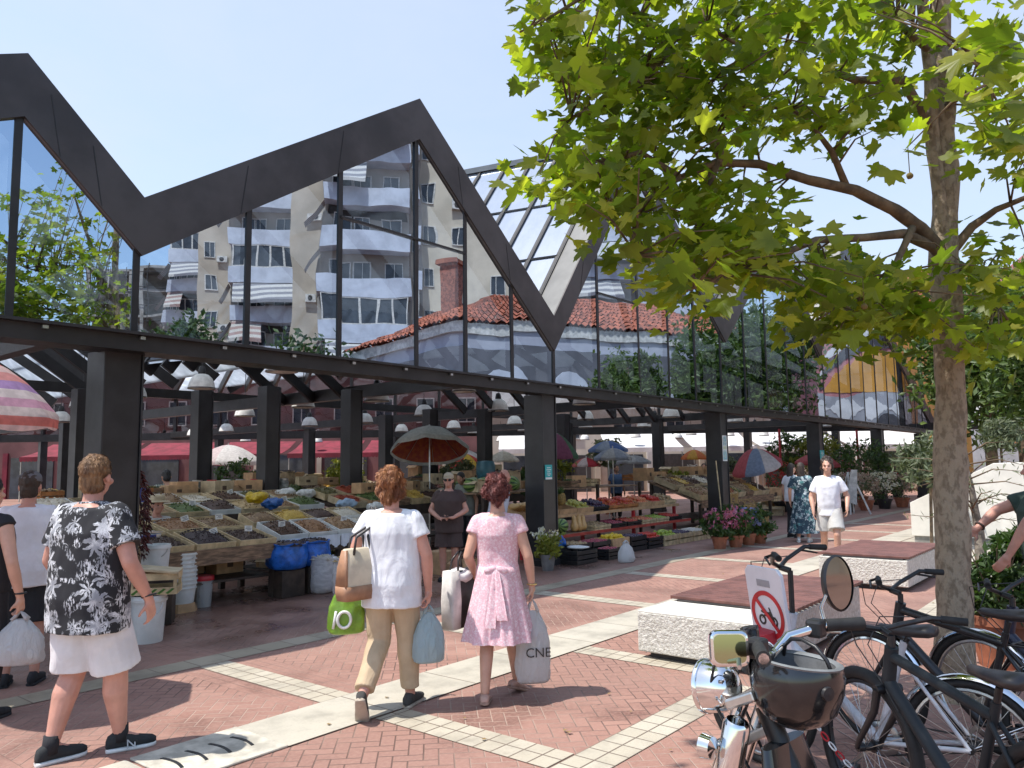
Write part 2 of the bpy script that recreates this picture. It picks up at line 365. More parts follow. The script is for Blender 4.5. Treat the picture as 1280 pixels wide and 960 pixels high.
RUB=pm('black_rubber',(.016,.016,.016),.72,0,.2,20,.3)
TERRA=pm('terracotta',(.36,.13,.07),.8,0,.2,6,.2)
BARK=pm('plane_tree_bark',(.33,.265,.19),.9,0,.3,24,.9,.02,30,c2=(.19,.145,.10),scale=(1,1,.6),thr=(.43,.64))
BRANCH=pm('branch_bark',(.20,.14,.085),.9,0,.3,9,.5,.012,30,c2=(.10,.07,.045))
LEAF=flowers('plane_leaf',[(.125,.18,.024),(.20,.26,.03),(.29,.335,.04),(.42,.42,.065)],3.,.42,.66)
TREEL=flowers('tree_leaf',[(.05,.095,.02),(.085,.14,.03),(.13,.19,.04)],4.,.5,.35)
LEAFD=flowers('garden_leaf',[(.03,.065,.016),(.05,.10,.022),(.085,.14,.03)],4.,.55,.25)
OLIVE=flowers('olive_leaf',[(.09,.12,.06),(.13,.16,.09),(.18,.20,.12)],4.,.6,.2)
# ================================================================ ground and paving (laid out in the market's own grid: u along the front, w out from it)
def sheet(name,mat,u0,u1,w0,w1,z,label,cat='paving'):
    b_=F(0,0) if cat=='ground' else F(u0,w1); ou,ow=(0,0) if cat=='ground' else (u0,w1)
    m=M(); m.add([(u0-ou,-w1+ow,0),(u1-ou,-w1+ow,0),(u1-ou,-w0+ow,0),(u0-ou,-w0+ow,0)],[(0,1,2,3)]); o=m.obj(name,mat); o.location=b_+V((0,0,z)); o.rotation_euler=(0,0,ZR); return tag(o,label,cat,kind='structure')
sheet('ground',BRICK,-400,400,-400,400,0,'red herringbone brick paving of the market square','ground')
sheet('edge_strip',KERB,-16,34,1.36,1.66,.004,'worn stone strip along the edge of the market floor')
sheet('stone_band',SLAB,-7.80,34,3.38,3.96,.008,'wide pale stone band running along the square')
sheet('stone_band',SLAB,-16,-8.52,3.38,3.96,.008,'end of the pale stone band beyond the drain')
for i in range(9):
    u=-6.98+2.345*i
    sheet('cross_band',CREAM,u-.14,u+.14,1.67,3.37,.004,'narrow band of small cream tiles crossing the square')
    sheet('cross_band',CREAM,u-.14,u+.14,3.97,5.42 if i<3 else 4.6,.004,'narrow band of small cream tiles beyond the stone band')
sheet('tile_band',CREAM,-16,-4.9,5.43,5.71,.004,'cream tile band running beside the parked bikes')
sheet('tile_band',CREAM,-1.2,30,6.0,6.4,.004,'cream tile band behind the far bench')
sheet('pale_path',SLAB,2.6,16,3.98,7.0,.006,'pale stone path past the white planter wall')
DR=M(); c=F(-8.3,3.67,.004)
drain=thing('drain_cover','pale stone drain cover with dark curved slots set in the stone band','drain cover',F(-8.15,3.67,0),ZR)
M().box((0,0,.008),(.70,.578,.016)).obj('slab',pm('drain_stone',(.52,.48,.40),.8,0,.2,6,.4),drain,world=False,bevel=.008)
for i in range(4):
    m=M(); x=-.24+.15*i; pts=[(x+.02*sin(PI*t/6),-.12+.24*t/6) for t in range(7)]; m.prism([(a-.010,b) for a,b in pts]+[(a+.010,b) for a,b in pts[::-1]],(0,0,.0165),(1,0,0),(0,1,0),(0,0,.003)); m.obj('slot',BLKPL,drain,world=False)
# ================================================================ market hall
hall=thing('market_hall','long black steel market hall with a zigzag roof edge and mirrored glazing','market hall',F(0,0,0))
TOP=[(-10.6,3.5),(-9.6,4.3),(-8.23,5.62),(-7.09,4.52),(-3.14,7.06),(.09,4.29),(3.05,8.45),(7.25,5.26),(10.7,8.3),(14.4,5.6),(17.7,9.6),(30.6,3.62)]
TOP=[(-12.6,7.0),(-11.4,3.9)]+TOP[2:]
TOP=[(-14.9,4.5),(-12.0,7.1)]+TOP[2:] if False else [(-15.5,4.4),(-8.23,5.62)]+TOP[3:]
TOP[0]=(-12.3,3.75)
def ztop(u):
    for (a,za),(b,zb) in zip(TOP,TOP[1:]):
        if a<=u<=b: return za+(zb-za)*(u-a)/(b-a)
    return 3.7
FT=.62
for (a,za),(b,zb) in zip(TOP,TOP[1:]):
    m=M(); m.prism([(a,za-FT),(b,zb-FT),(b,zb),(a,za)],F(0,.30)-V((0,0,0)),DV,(0,0,1),-NV*.03); m.obj('fascia',FASC,hall)
    m=M(); m.prism([(a,za-FT),(b,zb-FT),(b,zb-.03),(a,za-.03)],F(0,-.24),DV,(0,0,1),-NV*.05)
    m.prism([(a,za-.03),(b,zb-.03),(b,zb-.001),(a,za-.001)],F(0,.269),DV,(0,0,1),-NV*.57); m.prism([(a,za-FT+.001),(b,zb-FT+.001),(b,zb-FT+.03),(a,za-FT+.03)],F(0,.269),DV,(0,0,1),-NV*.50)
    m.obj('fascia_return',FASL,hall)
    for s in (.28,.63):                                   # sheet joints
        uu=a+(b-a)*s; zz=za+(zb-za)*s; t=V((b-a,zb-za)).normalized()
        m=M(); m.bar(F(uu,.302,zz-FT*.98),F(uu+.30*t.y*.5,.302,zz-.02+.1*t.y*t.y*0),.008,.004,NV); m.obj('sheet_joint',DARK,hall)
MU=[-11.0,-9.6,-8.26,-7.13,-5.85,-4.53,-3.17,-2.14,-1.03,.11,1.55,3.05,4.32,5.59,6.98,8.44,9.91,11.44,13.0,14.66,16.29,17.6,19.19,20.81,22.46,23.86,25.51,27.04,28.34,29.4,30.4]
for u in MU:
    m=M(); z=ztop(u)-FT; m.prism([(u-.035,3.10),(u+.035,3.10),(u+.035,z+.04),(u-.035,z+.04)],F(0,.262),DV,(0,0,1),-NV*.12); m.obj('mullion',DARK,hall)
for a,b in zip(MU,MU[1:]):
    cut=[(a,ztop(a))]+[p for p in TOP if a<p[0]<b]+[(b,ztop(b))]
    m=M(); poly=[F(a,.25,3.10),F(b,.25,3.10)]+[F(p,.25,z-FT+.02) for p,z in cut[::-1]]
    tx=U(-.009,.009); ty=U(-.006,.006); cc=F((a+b)/2,.25,4.5)
    m.add([p+NV*((p-cc).dot(DV)*tx+(p.z-4.5)*ty) for p in poly],[tuple(range(len(poly)))]); m.obj('glass_pane',MIRG,hall)
    if -5<a<2.9:
        zt=3.1+(ztop((a+b)/2)-FT-3.1)*.62
        if ztop(a)-FT>4.9 and ztop(b)-FT>4.9: m=M(); m.bar(F(a,.265,4.95),F(b,.265,4.95),.03,.03,NV); m.obj('glazing_bar',DARK,hall)
m=M(); m.para(F(-12.3,.36,2.90),DV*43,-NV*.36,V((0,0,.19))); m.obj('edge_beam',DARK,hall)
m=M(); m.para(F(-12.3,.44,3.055),DV*43,-NV*.10,V((0,0,.03))); m.obj('edge_ledge',COLM,hall)
m=M()
for i in range(40): m.box(F(-8.0+i*.9,.385,3.03),(.05,.03,.03),ZR)
m.obj('ledge_bracket',ALU,hall)
def column(p,w=.36,top=2.92,fl=True):
    m=M(); m.box(p+V((0,0,top/2)),(w,w,top),ZR)
    if fl:
        for s in (-1,1): m.box(p+DV*s*(w/2+.012)+V((0,0,top/2)),(.02,w*1.12,top-.01),ZR)
    m.obj('column',COLM,hall,bevel=.006)
    M().box(p+V((0,0,.05)),(w*1.25,w*1.25,.1),ZR).obj('column_base',COLM,hall)
for u in (-7.16,.1,7.25,14.5,21.8,29.0): column(F(u,-.05,0))
column(F(-9.0,-.8,0),.4); column(F(-8.35,-2.2,0),.34)
for x,y in ((-6.3,15.8),(-4.75,15.2),(-3.3,16.0),(-.79,22.),(-3.9,24.),(-7.8,30.),(-2.3,21.8),(2.1,30.),(-8.4,15.2),(5.2,28.),(8.2,31.),(-14.3,25.),(1.6,24.6)): column(V((x,y,0)),.28,3.3)
LR=lambda u:max(1.5,(36.2-(OF+DV*u).y)/.632)
TYPES=['d','d','g','d','g','g','d','g','d','g']
segs=list(zip(TOP,TOP[1:]))
roofpt={}
for i,(u,z) in enumerate(TOP): roofpt[i]=F(u,0,z-.06)-NV*LR(u)
CRID=V((-.931,.365,0))
ip=[i for i,(u,z) in enumerate(TOP) if abs(u-3.05)<.01][0]
for i,((a,za),(b,zb)) in enumerate(segs):
    p0,p1=F(a,-.28,za-.06),F(b,-.28,zb-.06); q0,q1=roofpt[i],roofpt[i+1]
    glass=zb>za and (b-a)<4 or i>=ip
    if i+1==ip: q1=p1+CRID*9+V((0,0,-.2)); q0=p0+CRID*9+V((0,0,-.2))
    elif i==ip: q0=p0+CRID*9+V((0,0,-.2))
    m=M(); up=V((0,0,.05)); vs=[p0,p1,q1,q0]; m.add(vs+[v+up for v in vs],[(0,1,2),(0,2,3),(4,6,5),(4,7,6),(0,4,5,1),(1,5,6,2),(2,6,7,3),(3,7,4,0)])
    m.obj('roof_plane',ROOFB if i==ip-1 else ROOFG,hall)
    if i+1==ip: m=M(); m.bar(p1+V((0,0,.08)),q1+V((0,0,.08)),.16,.12); m.obj('ridge_cap',FASL,hall)
    n=max(2,int(LR((a+b)/2)/2.2))
    for j in range(n+1):
        t=j/n; A=p0.lerp(q0,t); B=p1.lerp(q1,t); m=M(); m.bar(A-V((0,0,.16)),B-V((0,0,.16)),.10,.30,(0,0,1)); m.obj('rafter',DARK,hall)
        m=M(); m.bar(A+V((0,0,.07)),B+V((0,0,.07)),.05,.04,(0,0,1)); m.obj('glazing_bar',DARK,hall)
    for t in (0.,.33,.66,1.):
        A=p0.lerp(p1,t); B=q0.lerp(q1,t)
        m=M(); m.bar(A+V((0,0,.065)),B+V((0,0,.065)),.045,.035,(0,0,1)); m.obj('purlin',DARK,hall)
for u in (-7.16,.1,7.25,14.5,21.8):
    m=M(); m.bar(F(u,-.2,3.32),F(u,-.2,3.32)-NV*(LR(u)-.3),.18,.26); m.obj('tie_beam',DARK,hall)
for w in (11,):
    m=M(); ua=-12.; ub=min(30,(36-OF.y-.632*w)/.775); m.bar(F(ua,-w,3.62),F(ub,-w,3.62),.14,.22); m.obj('cross_beam',DARK,hall)
# slanting struts under the valleys
for (x,y) in ((-7.3,13.4),(-4.2,16.2),(-.2,20.),(3.6,24.),(5.4,26.5)):
    for k_ in range(3):
        b=V((x,y,3.25))-NV*k_*1.1; m=M(); m.bar(b+DV*.9,b-DV*1.3+V((0,0,1.55)),.10,.2); m.obj('slanting_strut',DARK,hall)
# rear front of the hall
m=M(); m.para((-34,36.1,3.08),(56,0,0),(0,.25,0),(0,0,.34)); m.obj('rear_beam',DARK,hall)
m=M(); m.para((-34,36.1,7.4),(56,0,0),(0,.25,0),(0,0,.4)); m.obj('rear_beam',DARK,hall)
for i in range(28):
    x=-34+2.04*i; m=M(); m.para((x-.06,36.06,3.42),(.12,0,0),(0,.2,0),(0,0,4.)); m.obj('mullion',DARK,hall)
    if i<27:
        m=M(); m.add([(x,36.2,3.42),(x+2.04,36.2,3.42),(x+2.04,36.2,7.4),(x,36.2,7.4)],[(0,1,2,3)]); m.obj('glass_pane',REARG,hall)
    if i%2==0: column(V((x,36.2,0)),.30,3.09,False)
# ---- signs fixed to the columns
TEAL=pm('teal_sign',(.02,.36,.36),.5,0,.05,3,.02); PAPER=pm('white_card',(.75,.75,.72),.6,0,.06,8,.05)
def colsign(u,w,z,sx,sz,label,kind):
    p=F(u,w,z); t=thing('column_notice',label,'sign',p,ZR)
    M().box((0,-.004,0),(sx,.008,sz)).obj('board',TEAL if kind=='t' else PAPER,t,world=False)
    if kind=='t':
        M().box((0,-.0095,-sz*.42),(sx*.9,.003,sz*.13)).obj('footer',PAPER,t,world=False)
        m=M()
        for i,(a,b) in enumerate(((.5,.3),(.62,.16),(.4,.02),(.55,-.12),(.3,-.22))): m.box((0,-.0095,sz*b),(sx*a,.003,sz*.045))
        m.obj('lettering',PAPER,t,world=False)
    else:
        for j,(c,zc,hh) in enumerate((((.1,.32,.42),.28,.36),((.45,.55,.30),.02,.12),((.12,.42,.5),-.27,.36))):
            M().box((0,-.0095,sz*zc),(sx*.78,.003,sz*hh)).obj('picture',pm('notice_print%d'%j,c,.6,0,.5,40,.02,c2=(.6,.6,.5)),t,world=False)
colsign(.02,.165,1.58,.20,.25,'teal notice with white lines on the central black column','t')
colsign(7.2,.165,2.05,.25,.62,'tall white poster with pictures on the black column behind the stall','p')
colsign(14.42,.165,1.9,.40,.30,'small teal notice on the farther black column','t')
# ================================================================ pendant lamps (rim 3.2 m up), surveyed one by one
LAMPM=pm('lamp_aluminium',(.74,.73,.68),.42,0.,.12,9,.05)
LP=[(103,510),(252,486),(168,497),(205,550),(242,545),(283,540),(307,552),(306,521),(379,510),(387,533),(391,546),(397,553),(471,502),(456,529),(471,556),(530,520),(502,540),(567,536),(592,542),(595,554),(623,514),(643,531),(655,539),(626,552),(638,553),(645,555),(352,465),(580,490),(732,525),(732,535),(731,550),(730,506),(805,534),(819,530),(839,522),(795,547),(832,549),(846,548),(864,544),(919,528),(912,545),(780,549),(944,538),(955,545),(989,540),(1031,534),(1027,541),(1071,537),(1106,537),(980,524),(76,528),(120,540)]
def hz(x): return 582-.0135*(x-640)
protos=None; nl=0
POSN=[]
for x,y in LP:
    Y=1.5*FPX/(hz(x)-y); p=P(x,y,Y); p.z=3.2
    if any((p-q).length<.5 for q in POSN): continue
    POSN.append(p)
POSN.sort(key=lambda p:p.y)
def lamp():
    t=thing('pendant_lamp','','lamp')
    M().lathe([(.215,0),(.222,.005),(.215,.03),(.20,.10),(.165,.18),(.11,.235),(.07,.25),(.05,.25)],n=20).lathe([(.20,.012),(.185,.1),(.15,.175),(.05,.23)],n=20).obj('shade',LAMPM,t,40,False)
    M().lathe([(.0,.245),(.062,.245),(.066,.29),(.05,.36),(.035,.38),(0,.38)],n=12).obj('neck',DARK,t,40,False)
    M().lathe([(.217,-.004),(.228,.0),(.228,.018),(.217,.022)],n=20).obj('rim',pm('lamp_rim',(.2,.19,.18),.4,.6),t,40,False)
    M().ell((0,0,.10),(.045,.045,.06)).obj('bulb',pm('frosted_bulb',(.7,.68,.62),.3),t,60,False)
    M().cyl((0,0,.37),(0,0,.95),.008,n=6).obj('rod',DARK,t,60,False)
    return t
LG={}
for i,p in enumerate(POSN):
    o=protos=lamp() if i==0 else dup(protos); o.scale=(1.1,)*3 if p.y<17 else (1.3,)*3; o.location=p; o.rotation_euler=(0,0,i*.7)
    a='spice and olive tables' if p.x<-3 else 'big grey parasol' if p.x<-.3 and p.y<30 else 'produce stall' if p.x<4.5 else 'flower stalls'
    d='front' if p.y<19 else 'middle' if p.y<27 else 'far'
    tag(o,'x','lamp','pendant lamps under the market roof'); LG.setdefault((a,d),[]).append(o)
for (a,d),l in LG.items(): ordinal(l,{'front':'of the large','middle':'of the middling','far':'of the small far'}[d]+' grey bell lamps over the '+a)
# ================================================================ buildings
ROSE=pm('rose_render',(.19,.085,.08),.85,0,.18,.6,.2); CREAMW=pm('cream_render',(.60,.54,.44),.85,0,.1,.5,.2); TANW=pm('tan_render',(.47,.41,.33),.85,0,.12,.4,.2)
BALC=pm('pale_balcony_paint',(.50,.545,.64),.8,0,.12,.8,.15); PANE=pm('window_glass',(.05,.06,.075),.08,0,.2,2,.0); FRAME=pm('white_window_frame',(.62,.61,.58),.5)
SHADE=pm('dark_parts_and_shade',(.05,.045,.045),.8); ROOFT=lam('roof_tiles',[(.33,.10,.055),(.40,.14,.075),(.28,.085,.05)],'X',7.,.85,bumpy=.5)  # near-black for dark parts and openings, also for the painted balcony shade
REDA=pm('red_awning_cloth',(.19,.018,.035),.75,0,.2,2,.2); WHA=pm('white_awning_cloth',(.60,.59,.585),.75,0,.1,1.5,.2)
def window(m_,parent,o,ax,w,h,nrm,mats=None,bars=1):
    """framed window: bars stay in the frame's mesh, its glass is a sub-part"""
    up=V((0,0,1)); o=V(o); f=M(); t=.07
    for a,b,c,d in ((0,0,w,t),(0,h-t,w,t),(0,t,t,h-2*t),(w-t,t,t,h-2*t)): f.para(o+ax*a+up*b,ax*c,up*d,nrm*.08)
    for i in range(bars): f.para(o+ax*(w*(i+1)/(bars+1)-.025)+up*t,ax*.05,up*(h-2*t),nrm*.07)
    fo=f.obj('window',FRAME,parent); g=M(); g.para(o+ax*t+up*t,ax*(w-2*t),up*(h-2*t),nrm*.02); g.obj('pane',PANE,fo)
b=thing('shop_building','rose coloured building with rows of white framed windows behind the hall','building',(-18,50,0))
M().para((-42,50,0),(40.5,0,0),(0,8,0),(0,0,15)).obj('wall',ROSE,b)
M().para((-42.3,49.7,15.003),(41.1,0,0),(0,8.6,0),(0,0,.4)).obj('cornice',CREAMW,b)
for i in range(15):
    for j in range(3): window(None,b,(-40.6+2.65*i,49.998,4.5+3.1*j),V((1,0,0)),1.15,1.6,V((0,-1,0)))
for i in range(10):
    x=-40+4.*i; M().para((x,49.9,0),(2.7,0,0),(0,.098,0),(0,0,2.6)).obj('shop_window',[PANE,SHADE][i%2],b)
    M().para((x-.5,49.86,0),(.3,0,0),(0,.138,0),(0,0,2.9)).obj('pilaster',[CREAMW,TANW,REDA][i%3],b)
def awning(x0,x1,y0,y1,z0,z1,mat,label,group,val=.28):
    t=thing('awning',label,'awning',((x0+x1)/2,y1,z1),0,group)
    m=M(); n=14; vs=[];fs=[]
    for i in range(n+1):
        x=x0+(x1-x0)*i/n
        for s in range(6):
            q=s/5; vs.append((x,y1+(y0-y1)*q,z1+(z0-z1)*q-.10*sin(PI*q)))
        
    for i in range(n):
        for s in range(5): a=i*6+s; fs.append((a,a+6,a+7,a+1))
    k0=len(vs); vs2=[(v[0],v[1],v[2]-.02) for v in vs]; fs2=[tuple(reversed([q+k0 for q in f])) for f in fs]
    m.add(vs+vs2,fs+fs2); m.obj('canopy',mat,t,60)
    m=M()
    for i in range(n*2):
        xa=x0+(x1-x0)*i/(n*2); xb=x0+(x1-x0)*(i+1)/(n*2); m.prism([(xa,0),(xb,0),(xb,-val*.8),((xa+xb)/2,-val),(xa,-val*.8)],(0,y0-.012,z0),(1,0,0),(0,0,1),(0,.02,0))
    m.obj('valance',mat,t)
    m=M()
    for x in (x0+.08,x1-.08): m.bar((x,y0+.05,z0-.02),(x,y1,z1-.9),.04,.04); m.bar((x,y0+.05,z0-.05),(x,y0+.05,0),.05,.05,(0,1,0))
    m.obj('support',ALU,t)
for i,(x0,x1) in enumerate([(-28,-22.4),(-22,-17.6),(-17.2,-13.2),(-12.8,-9.0),(-8.6,-3.2)]):
    awning(x0,x1,44.4,47.6,2.55,3.35,REDA,['red awning seen past the leftmost black columns','red awning behind the head of the man in the floral shirt','red awning just above the man in the green checked shirt','red awning behind the column right of the large bell lamp','red awning behind the two columns left of the big umbrella'][i],'red shop awnings beyond the market')
b=thing('market_shops','low pale shop row with white awnings beyond the far end of the market','building',(10,50,0))
M().para((-1.4,49.5,0),(27,0,0),(0,7,0),(0,0,5.2)).obj('wall',CREAMW,b)
for i in range(8):
    x=-.6+3.3*i; M().para((x,49.4,0),(2.2,0,0),(0,.098,0),(0,0,2.3)).obj('shop_window',SHADE if i%2 else PANE,b)
    M().para((x+2.45,49.3,0),(.35,0,0),(0,.198,0),(0,0,2.8)).obj('pilaster',[WHA,TANW][i%2],b)
    window(None,b,(x+.4,49.498,3.3),V((1,0,0)),1.2,1.3,V((0,-1,0)))
for i,(x0,x1) in enumerate([(-.8,2.2),(5.3,9.6),(10.1,13.6),(13.9,18.6),(18.9,24.0)]):
    awning(x0,x1,44.0,47.8,2.62,3.75,WHA,['small white awning seen left of the blue umbrella','white awning between the two farther columns above the orange umbrella','white awning behind the black column with the white poster','white awning above the striped red and blue umbrella','white awning at the far right end above the flower stalls'][i],'white shop awnings beyond the market')
# ---------------------------------------------------------------- apartment block across the square (seen mirrored in the glazing)
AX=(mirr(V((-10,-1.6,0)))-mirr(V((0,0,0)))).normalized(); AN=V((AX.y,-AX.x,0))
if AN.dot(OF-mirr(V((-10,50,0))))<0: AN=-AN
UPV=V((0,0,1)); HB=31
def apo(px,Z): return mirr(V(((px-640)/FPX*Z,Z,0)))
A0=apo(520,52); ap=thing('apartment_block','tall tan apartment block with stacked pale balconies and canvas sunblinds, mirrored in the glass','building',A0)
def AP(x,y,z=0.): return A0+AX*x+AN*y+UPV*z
BL=[lam('striped_sunblind',[(.55,.54,.52),(.22,.22,.25)],'X',6.,.8),pm('grey_sunblind',(.45,.46,.48),.8,0,.1,2),pm('pale_sunblind',(.62,.62,.60),.8,0,.1,2),lam('rust_sunblind',[(.5,.47,.43),(.33,.22,.2)],'X',6.,.8)]
RECW=pm('recess_shade_render',(.36,.33,.29),.85,0,.12,.5)  # tan render darkened to put the balcony recess shade into the colour
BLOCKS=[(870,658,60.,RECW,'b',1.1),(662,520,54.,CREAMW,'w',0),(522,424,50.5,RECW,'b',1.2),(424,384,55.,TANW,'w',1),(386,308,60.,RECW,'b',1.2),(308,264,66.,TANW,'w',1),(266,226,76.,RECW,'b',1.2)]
for bi,(pr,pl,Z,mt,kd,pj) in enumerate(BLOCKS):
    A0=apo(pr,Z); w=(pr-pl)/FPX*Z/.96; dep=8
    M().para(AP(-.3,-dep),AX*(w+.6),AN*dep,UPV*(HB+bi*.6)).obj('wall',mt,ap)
    for f in range(1,10):
        z=1.0+3*f
        if kd=='w':
            for xa in ((1.0,4.2,6.3) if pj==0 else (w*.62,)):
                if xa<w-1: window(None,ap,AP(xa,.002,z+.8),AX,1.0,1.35,AN)
            if f%2==0: u_=M().para(AP(w*.3+2*(pj==0),.002,z+.4),AX*.8,AN*.32,UPV*.55).obj('air_conditioner',FRAME,ap); M().lathe([(.19,0),(.19,.02),(.03,.03)],AP(w*.3+2*(pj==0)+.4,.322,z+.67),AN,14).obj('fan_grille',SHADE,u_)
            continue
        y=pj; o=M().para(AP(-.2,.003,z-.18),AX*(w+.4),AN*y,UPV*.18).obj('balcony',BALC,ap)
        q=M(); q.para(AP(-.2,y-.12,z+.003),AX*(w+.4),AN*.12,UPV*1.05); q.para(AP(-.2,.005,z+.003),AX*.12,AN*(y-.13),UPV*1.05); q.para(AP(w+.08,.005,z+.003),AX*.12,AN*(y-.13),UPV*1.05); q.obj('parapet',BALC,o)
        for (xa,ww) in ((.4,1.3),(2.4,1.2),(w-1.6,1.2)): window(None,ap,AP(xa,.002,z+.3),AX,ww,2.0,AN)
        M().para(AP(0,.003,z+2.2),AX*w,AN*.02,UPV*.6).obj('recess_shade',SHADE,ap) if f%2 else None  # dark strip paints in the recess shade under the balcony above
        k2=(f*7+bi*3)%5
        if k2 in (0,3):
            L=w*(.5 if k2 else .95); xs=w-L if k2 else .05; m=M(); p=[AP(xs,y,z+2.75),AP(xs+L,y,z+2.75),AP(xs+L,y+1.0,z+1.35),AP(xs,y+1.0,z+1.35)]
            m.add(p+[a_-AN*.03-UPV*.02 for a_ in p]+[p[3]-UPV*.25,p[2]-UPV*.25],[(0,1,2,3),(7,6,5,4),(3,2,9,8)]); m.obj('sunblind',BL[(f+bi)%4],ap)
        if k2==2 or (k2==4 and f%2):
            n=max(3,int(w/.95))
            for i in range(n): window(None,ap,AP(.0+i*w/n,y-.10,z+1.06),AX,w/n,1.75,AN,bars=0)
        if k2 in(0,1,3,4):
            m=M(); a_=w+.2; p=[AP(a_,.1,z+2.7),AP(a_,y,z+2.7),AP(a_+.9,y,z+1.3),AP(a_+.9,.1,z+1.3)]; m.add(p+[v-UPV*.03 for v in p],[(0,1,2,3),(7,6,5,4)]); m.obj('sunblind',BL[(f+2)%4],ap)
# ---------------------------------------------------------------- concrete frame under scaffolding, mirrored at the far left of the glazing
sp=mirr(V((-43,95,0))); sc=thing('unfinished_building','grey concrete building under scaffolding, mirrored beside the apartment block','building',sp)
ax=AX; an=AN
for f in range(9): M().para(sp-ax*8+UPV*(3*f+2.7),ax*18,-an*8,UPV*.3).obj('floor_slab',pm('raw_concrete',(.33,.32,.30),.9,0,.2,1),sc)
for i in range(7):
    m=M(); m.para(sp-ax*8+ax*(2.9*i),ax*.4,-an*.4,UPV*27); m.obj('pillar',pm('raw_concrete',(.33,.32,.30)),sc)
M().para(sp-ax*8-an*4,ax*18,-an*.2,UPV*27).obj('back_wall',pm('raw_concrete',(.33,.32,.30)),sc)
for i in range(10):
    m=M(); p=sp-ax*8+ax*2*i+an*1.; m.cyl(p,p+UPV*27,.05,n=6); m.obj('scaffold_pole',SHADE,sc)
for j in range(14):
    m=M(); p=sp-ax*8+an*1.+UPV*2*j; m.cyl(p,p+ax*18,.05,n=6); m.obj('scaffold_rail',SHADE,sc)
# ---------------------------------------------------------------- old house with a tiled hip roof (seen mirrored above the central column)
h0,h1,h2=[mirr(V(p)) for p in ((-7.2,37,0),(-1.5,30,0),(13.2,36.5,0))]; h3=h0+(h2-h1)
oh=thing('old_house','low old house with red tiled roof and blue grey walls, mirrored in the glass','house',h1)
BLUEW=pm('blue_grey_render',(.40,.42,.50),.85,0,.1,.5,.15); SLATE=pm('slate_band',(.13,.135,.16),.8,0,.15,.7)
def wallring(z0,z1,off,mat,name):
    c=(h0+h2)/2; m=M(); pts=[(h-c)*(1+off)+c for h in (h0,h1,h2,h3)]
    m.add([p+UPV*z0 for p in pts]+[p+UPV*z1 for p in pts],[(0,1,5,4),(1,2,6,5),(2,3,7,6),(3,0,4,7),(4,5,6,7),(3,2,1,0)])
    bm=m; o=bm.obj(name,mat,oh); me=o.data; b_=bmesh.new(); b_.from_mesh(me); bmesh.ops.recalc_face_normals(b_,faces=b_.faces); b_.to_mesh(me); b_.free(); return o
wallring(0,6.9,0,BLUEW,'wall'); wallring(4.7,6.35,.012,SLATE,'dark_band'); wallring(6.903,7.35,.02,FRAME,'cornice')  # one ring darker than the wall; pale arch shapes stand off it below
c=(h0+h2)/2; ev=[(h-c)*1.05+c+UPV*7.36 for h in (h0,h1,h2,h3)]; r1=h0.lerp(h1,.5).lerp(c,.55)+UPV*9.6; r2=h2.lerp(h3,.5).lerp(c,.45)+UPV*9.6
nrow=9; m=M(); nn=72
def hipface(a,b,c_,d_,nn):
    for i in range(nn):
        for r in range(nrow):
            t0,t1=i/nn,(i+1)/nn; s0,s1=r/nrow,(r+1)/nrow
            q=lambda t,s,e:a.lerp(b,t).lerp(d_.lerp(c_,t),s)+UPV*e
            tm=(t0+t1)/2; m.add([q(t0,s0,.03),q(tm,s0,.15),q(t1,s0,.03),q(t1,s1,-.02),q(tm,s1,.10),q(t0,s1,-.02)],[(0,1,4,5),(1,2,3,4)])
hipface(ev[0],ev[1],r1,r1,24); hipface(ev[1],ev[2],r2,r1,52); hipface(ev[2],ev[3],r2,r2,24); hipface(ev[3],ev[0],r1,r2,52)
rf=m.obj('roof',pm('red_roof_tiles',(.40,.125,.07),.85,0,.35,2.5,.3),oh)
cp=mirr(V((-2.6,34.5,0)))
m=M(); m.box(cp+UPV*9.0,(.7,.7,3.2),.5); ch=m.obj('chimney',pm('chimney_brick',(.33,.12,.08),.85,0,.3,9,.4),rf); M().box(cp+UPV*10.7,(.95,.95,.2),.5).obj('chimney_cap',ROOFT,ch)
for (a,b_,n) in ((h1,h2,6),(h0,h1,3)):
    e=(b_-a); L=e.length; e=e.normalized(); nr=V((e.y,-e.x,0)); nr=nr if nr.dot(OF-a)>0 else -nr
    for i in range(n):
        o=a+e*(L*(i+.5)/n-.8)+nr*.25; m=M(); m.prism([(0,0),(1.6,0),(1.6,4.6)]+[(.8+.8*cos(PI*t/8),4.6+.9*sin(PI*t/8)) for t in range(1,8)]+[(0,4.6)],o,e,UPV,nr*.06); m.obj('pale_arch',BALC,oh)
# ---------------------------------------------------------------- house with a painted gable, mirrored at the far end of the glazing
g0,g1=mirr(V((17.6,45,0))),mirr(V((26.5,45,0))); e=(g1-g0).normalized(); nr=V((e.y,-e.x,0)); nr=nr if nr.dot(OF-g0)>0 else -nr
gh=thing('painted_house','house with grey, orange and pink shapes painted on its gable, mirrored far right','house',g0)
L=(g1-g0).length
M().prism([(0,0),(L,0),(L,10.6),(L/2,12.5),(0,10.6)],g0-nr*7,e,UPV,nr*7).obj('wall',pm('mural_pink',(.42,.17,.18),.8,0,.15,.8),gh)
def paint(name,poly,c,d): M().prism(poly,g0,e,UPV,nr*d).obj(name,pm('mural_'+name+str(d),c,.8,0,.12,.8),gh)
zig=lambda y,a,n,ph=0:[(L*i/n,y+(a if (i+ph)%2 else 0)) for i in range(n+1)]
paint('grey_field',[(0,0),(L,0)]+[(L*(1-i/10),5.6+.25*sin(i*1.3)) for i in range(11)],(.30,.31,.34),.02)
paint('orange_arch',[(L*.06,5.65)]+[(L*(.06+.07*i),5.65+2.4*sin(PI*i/10)**.8) for i in range(1,10)]+[(L*.76,5.65)],(.52,.25,.035),.035)
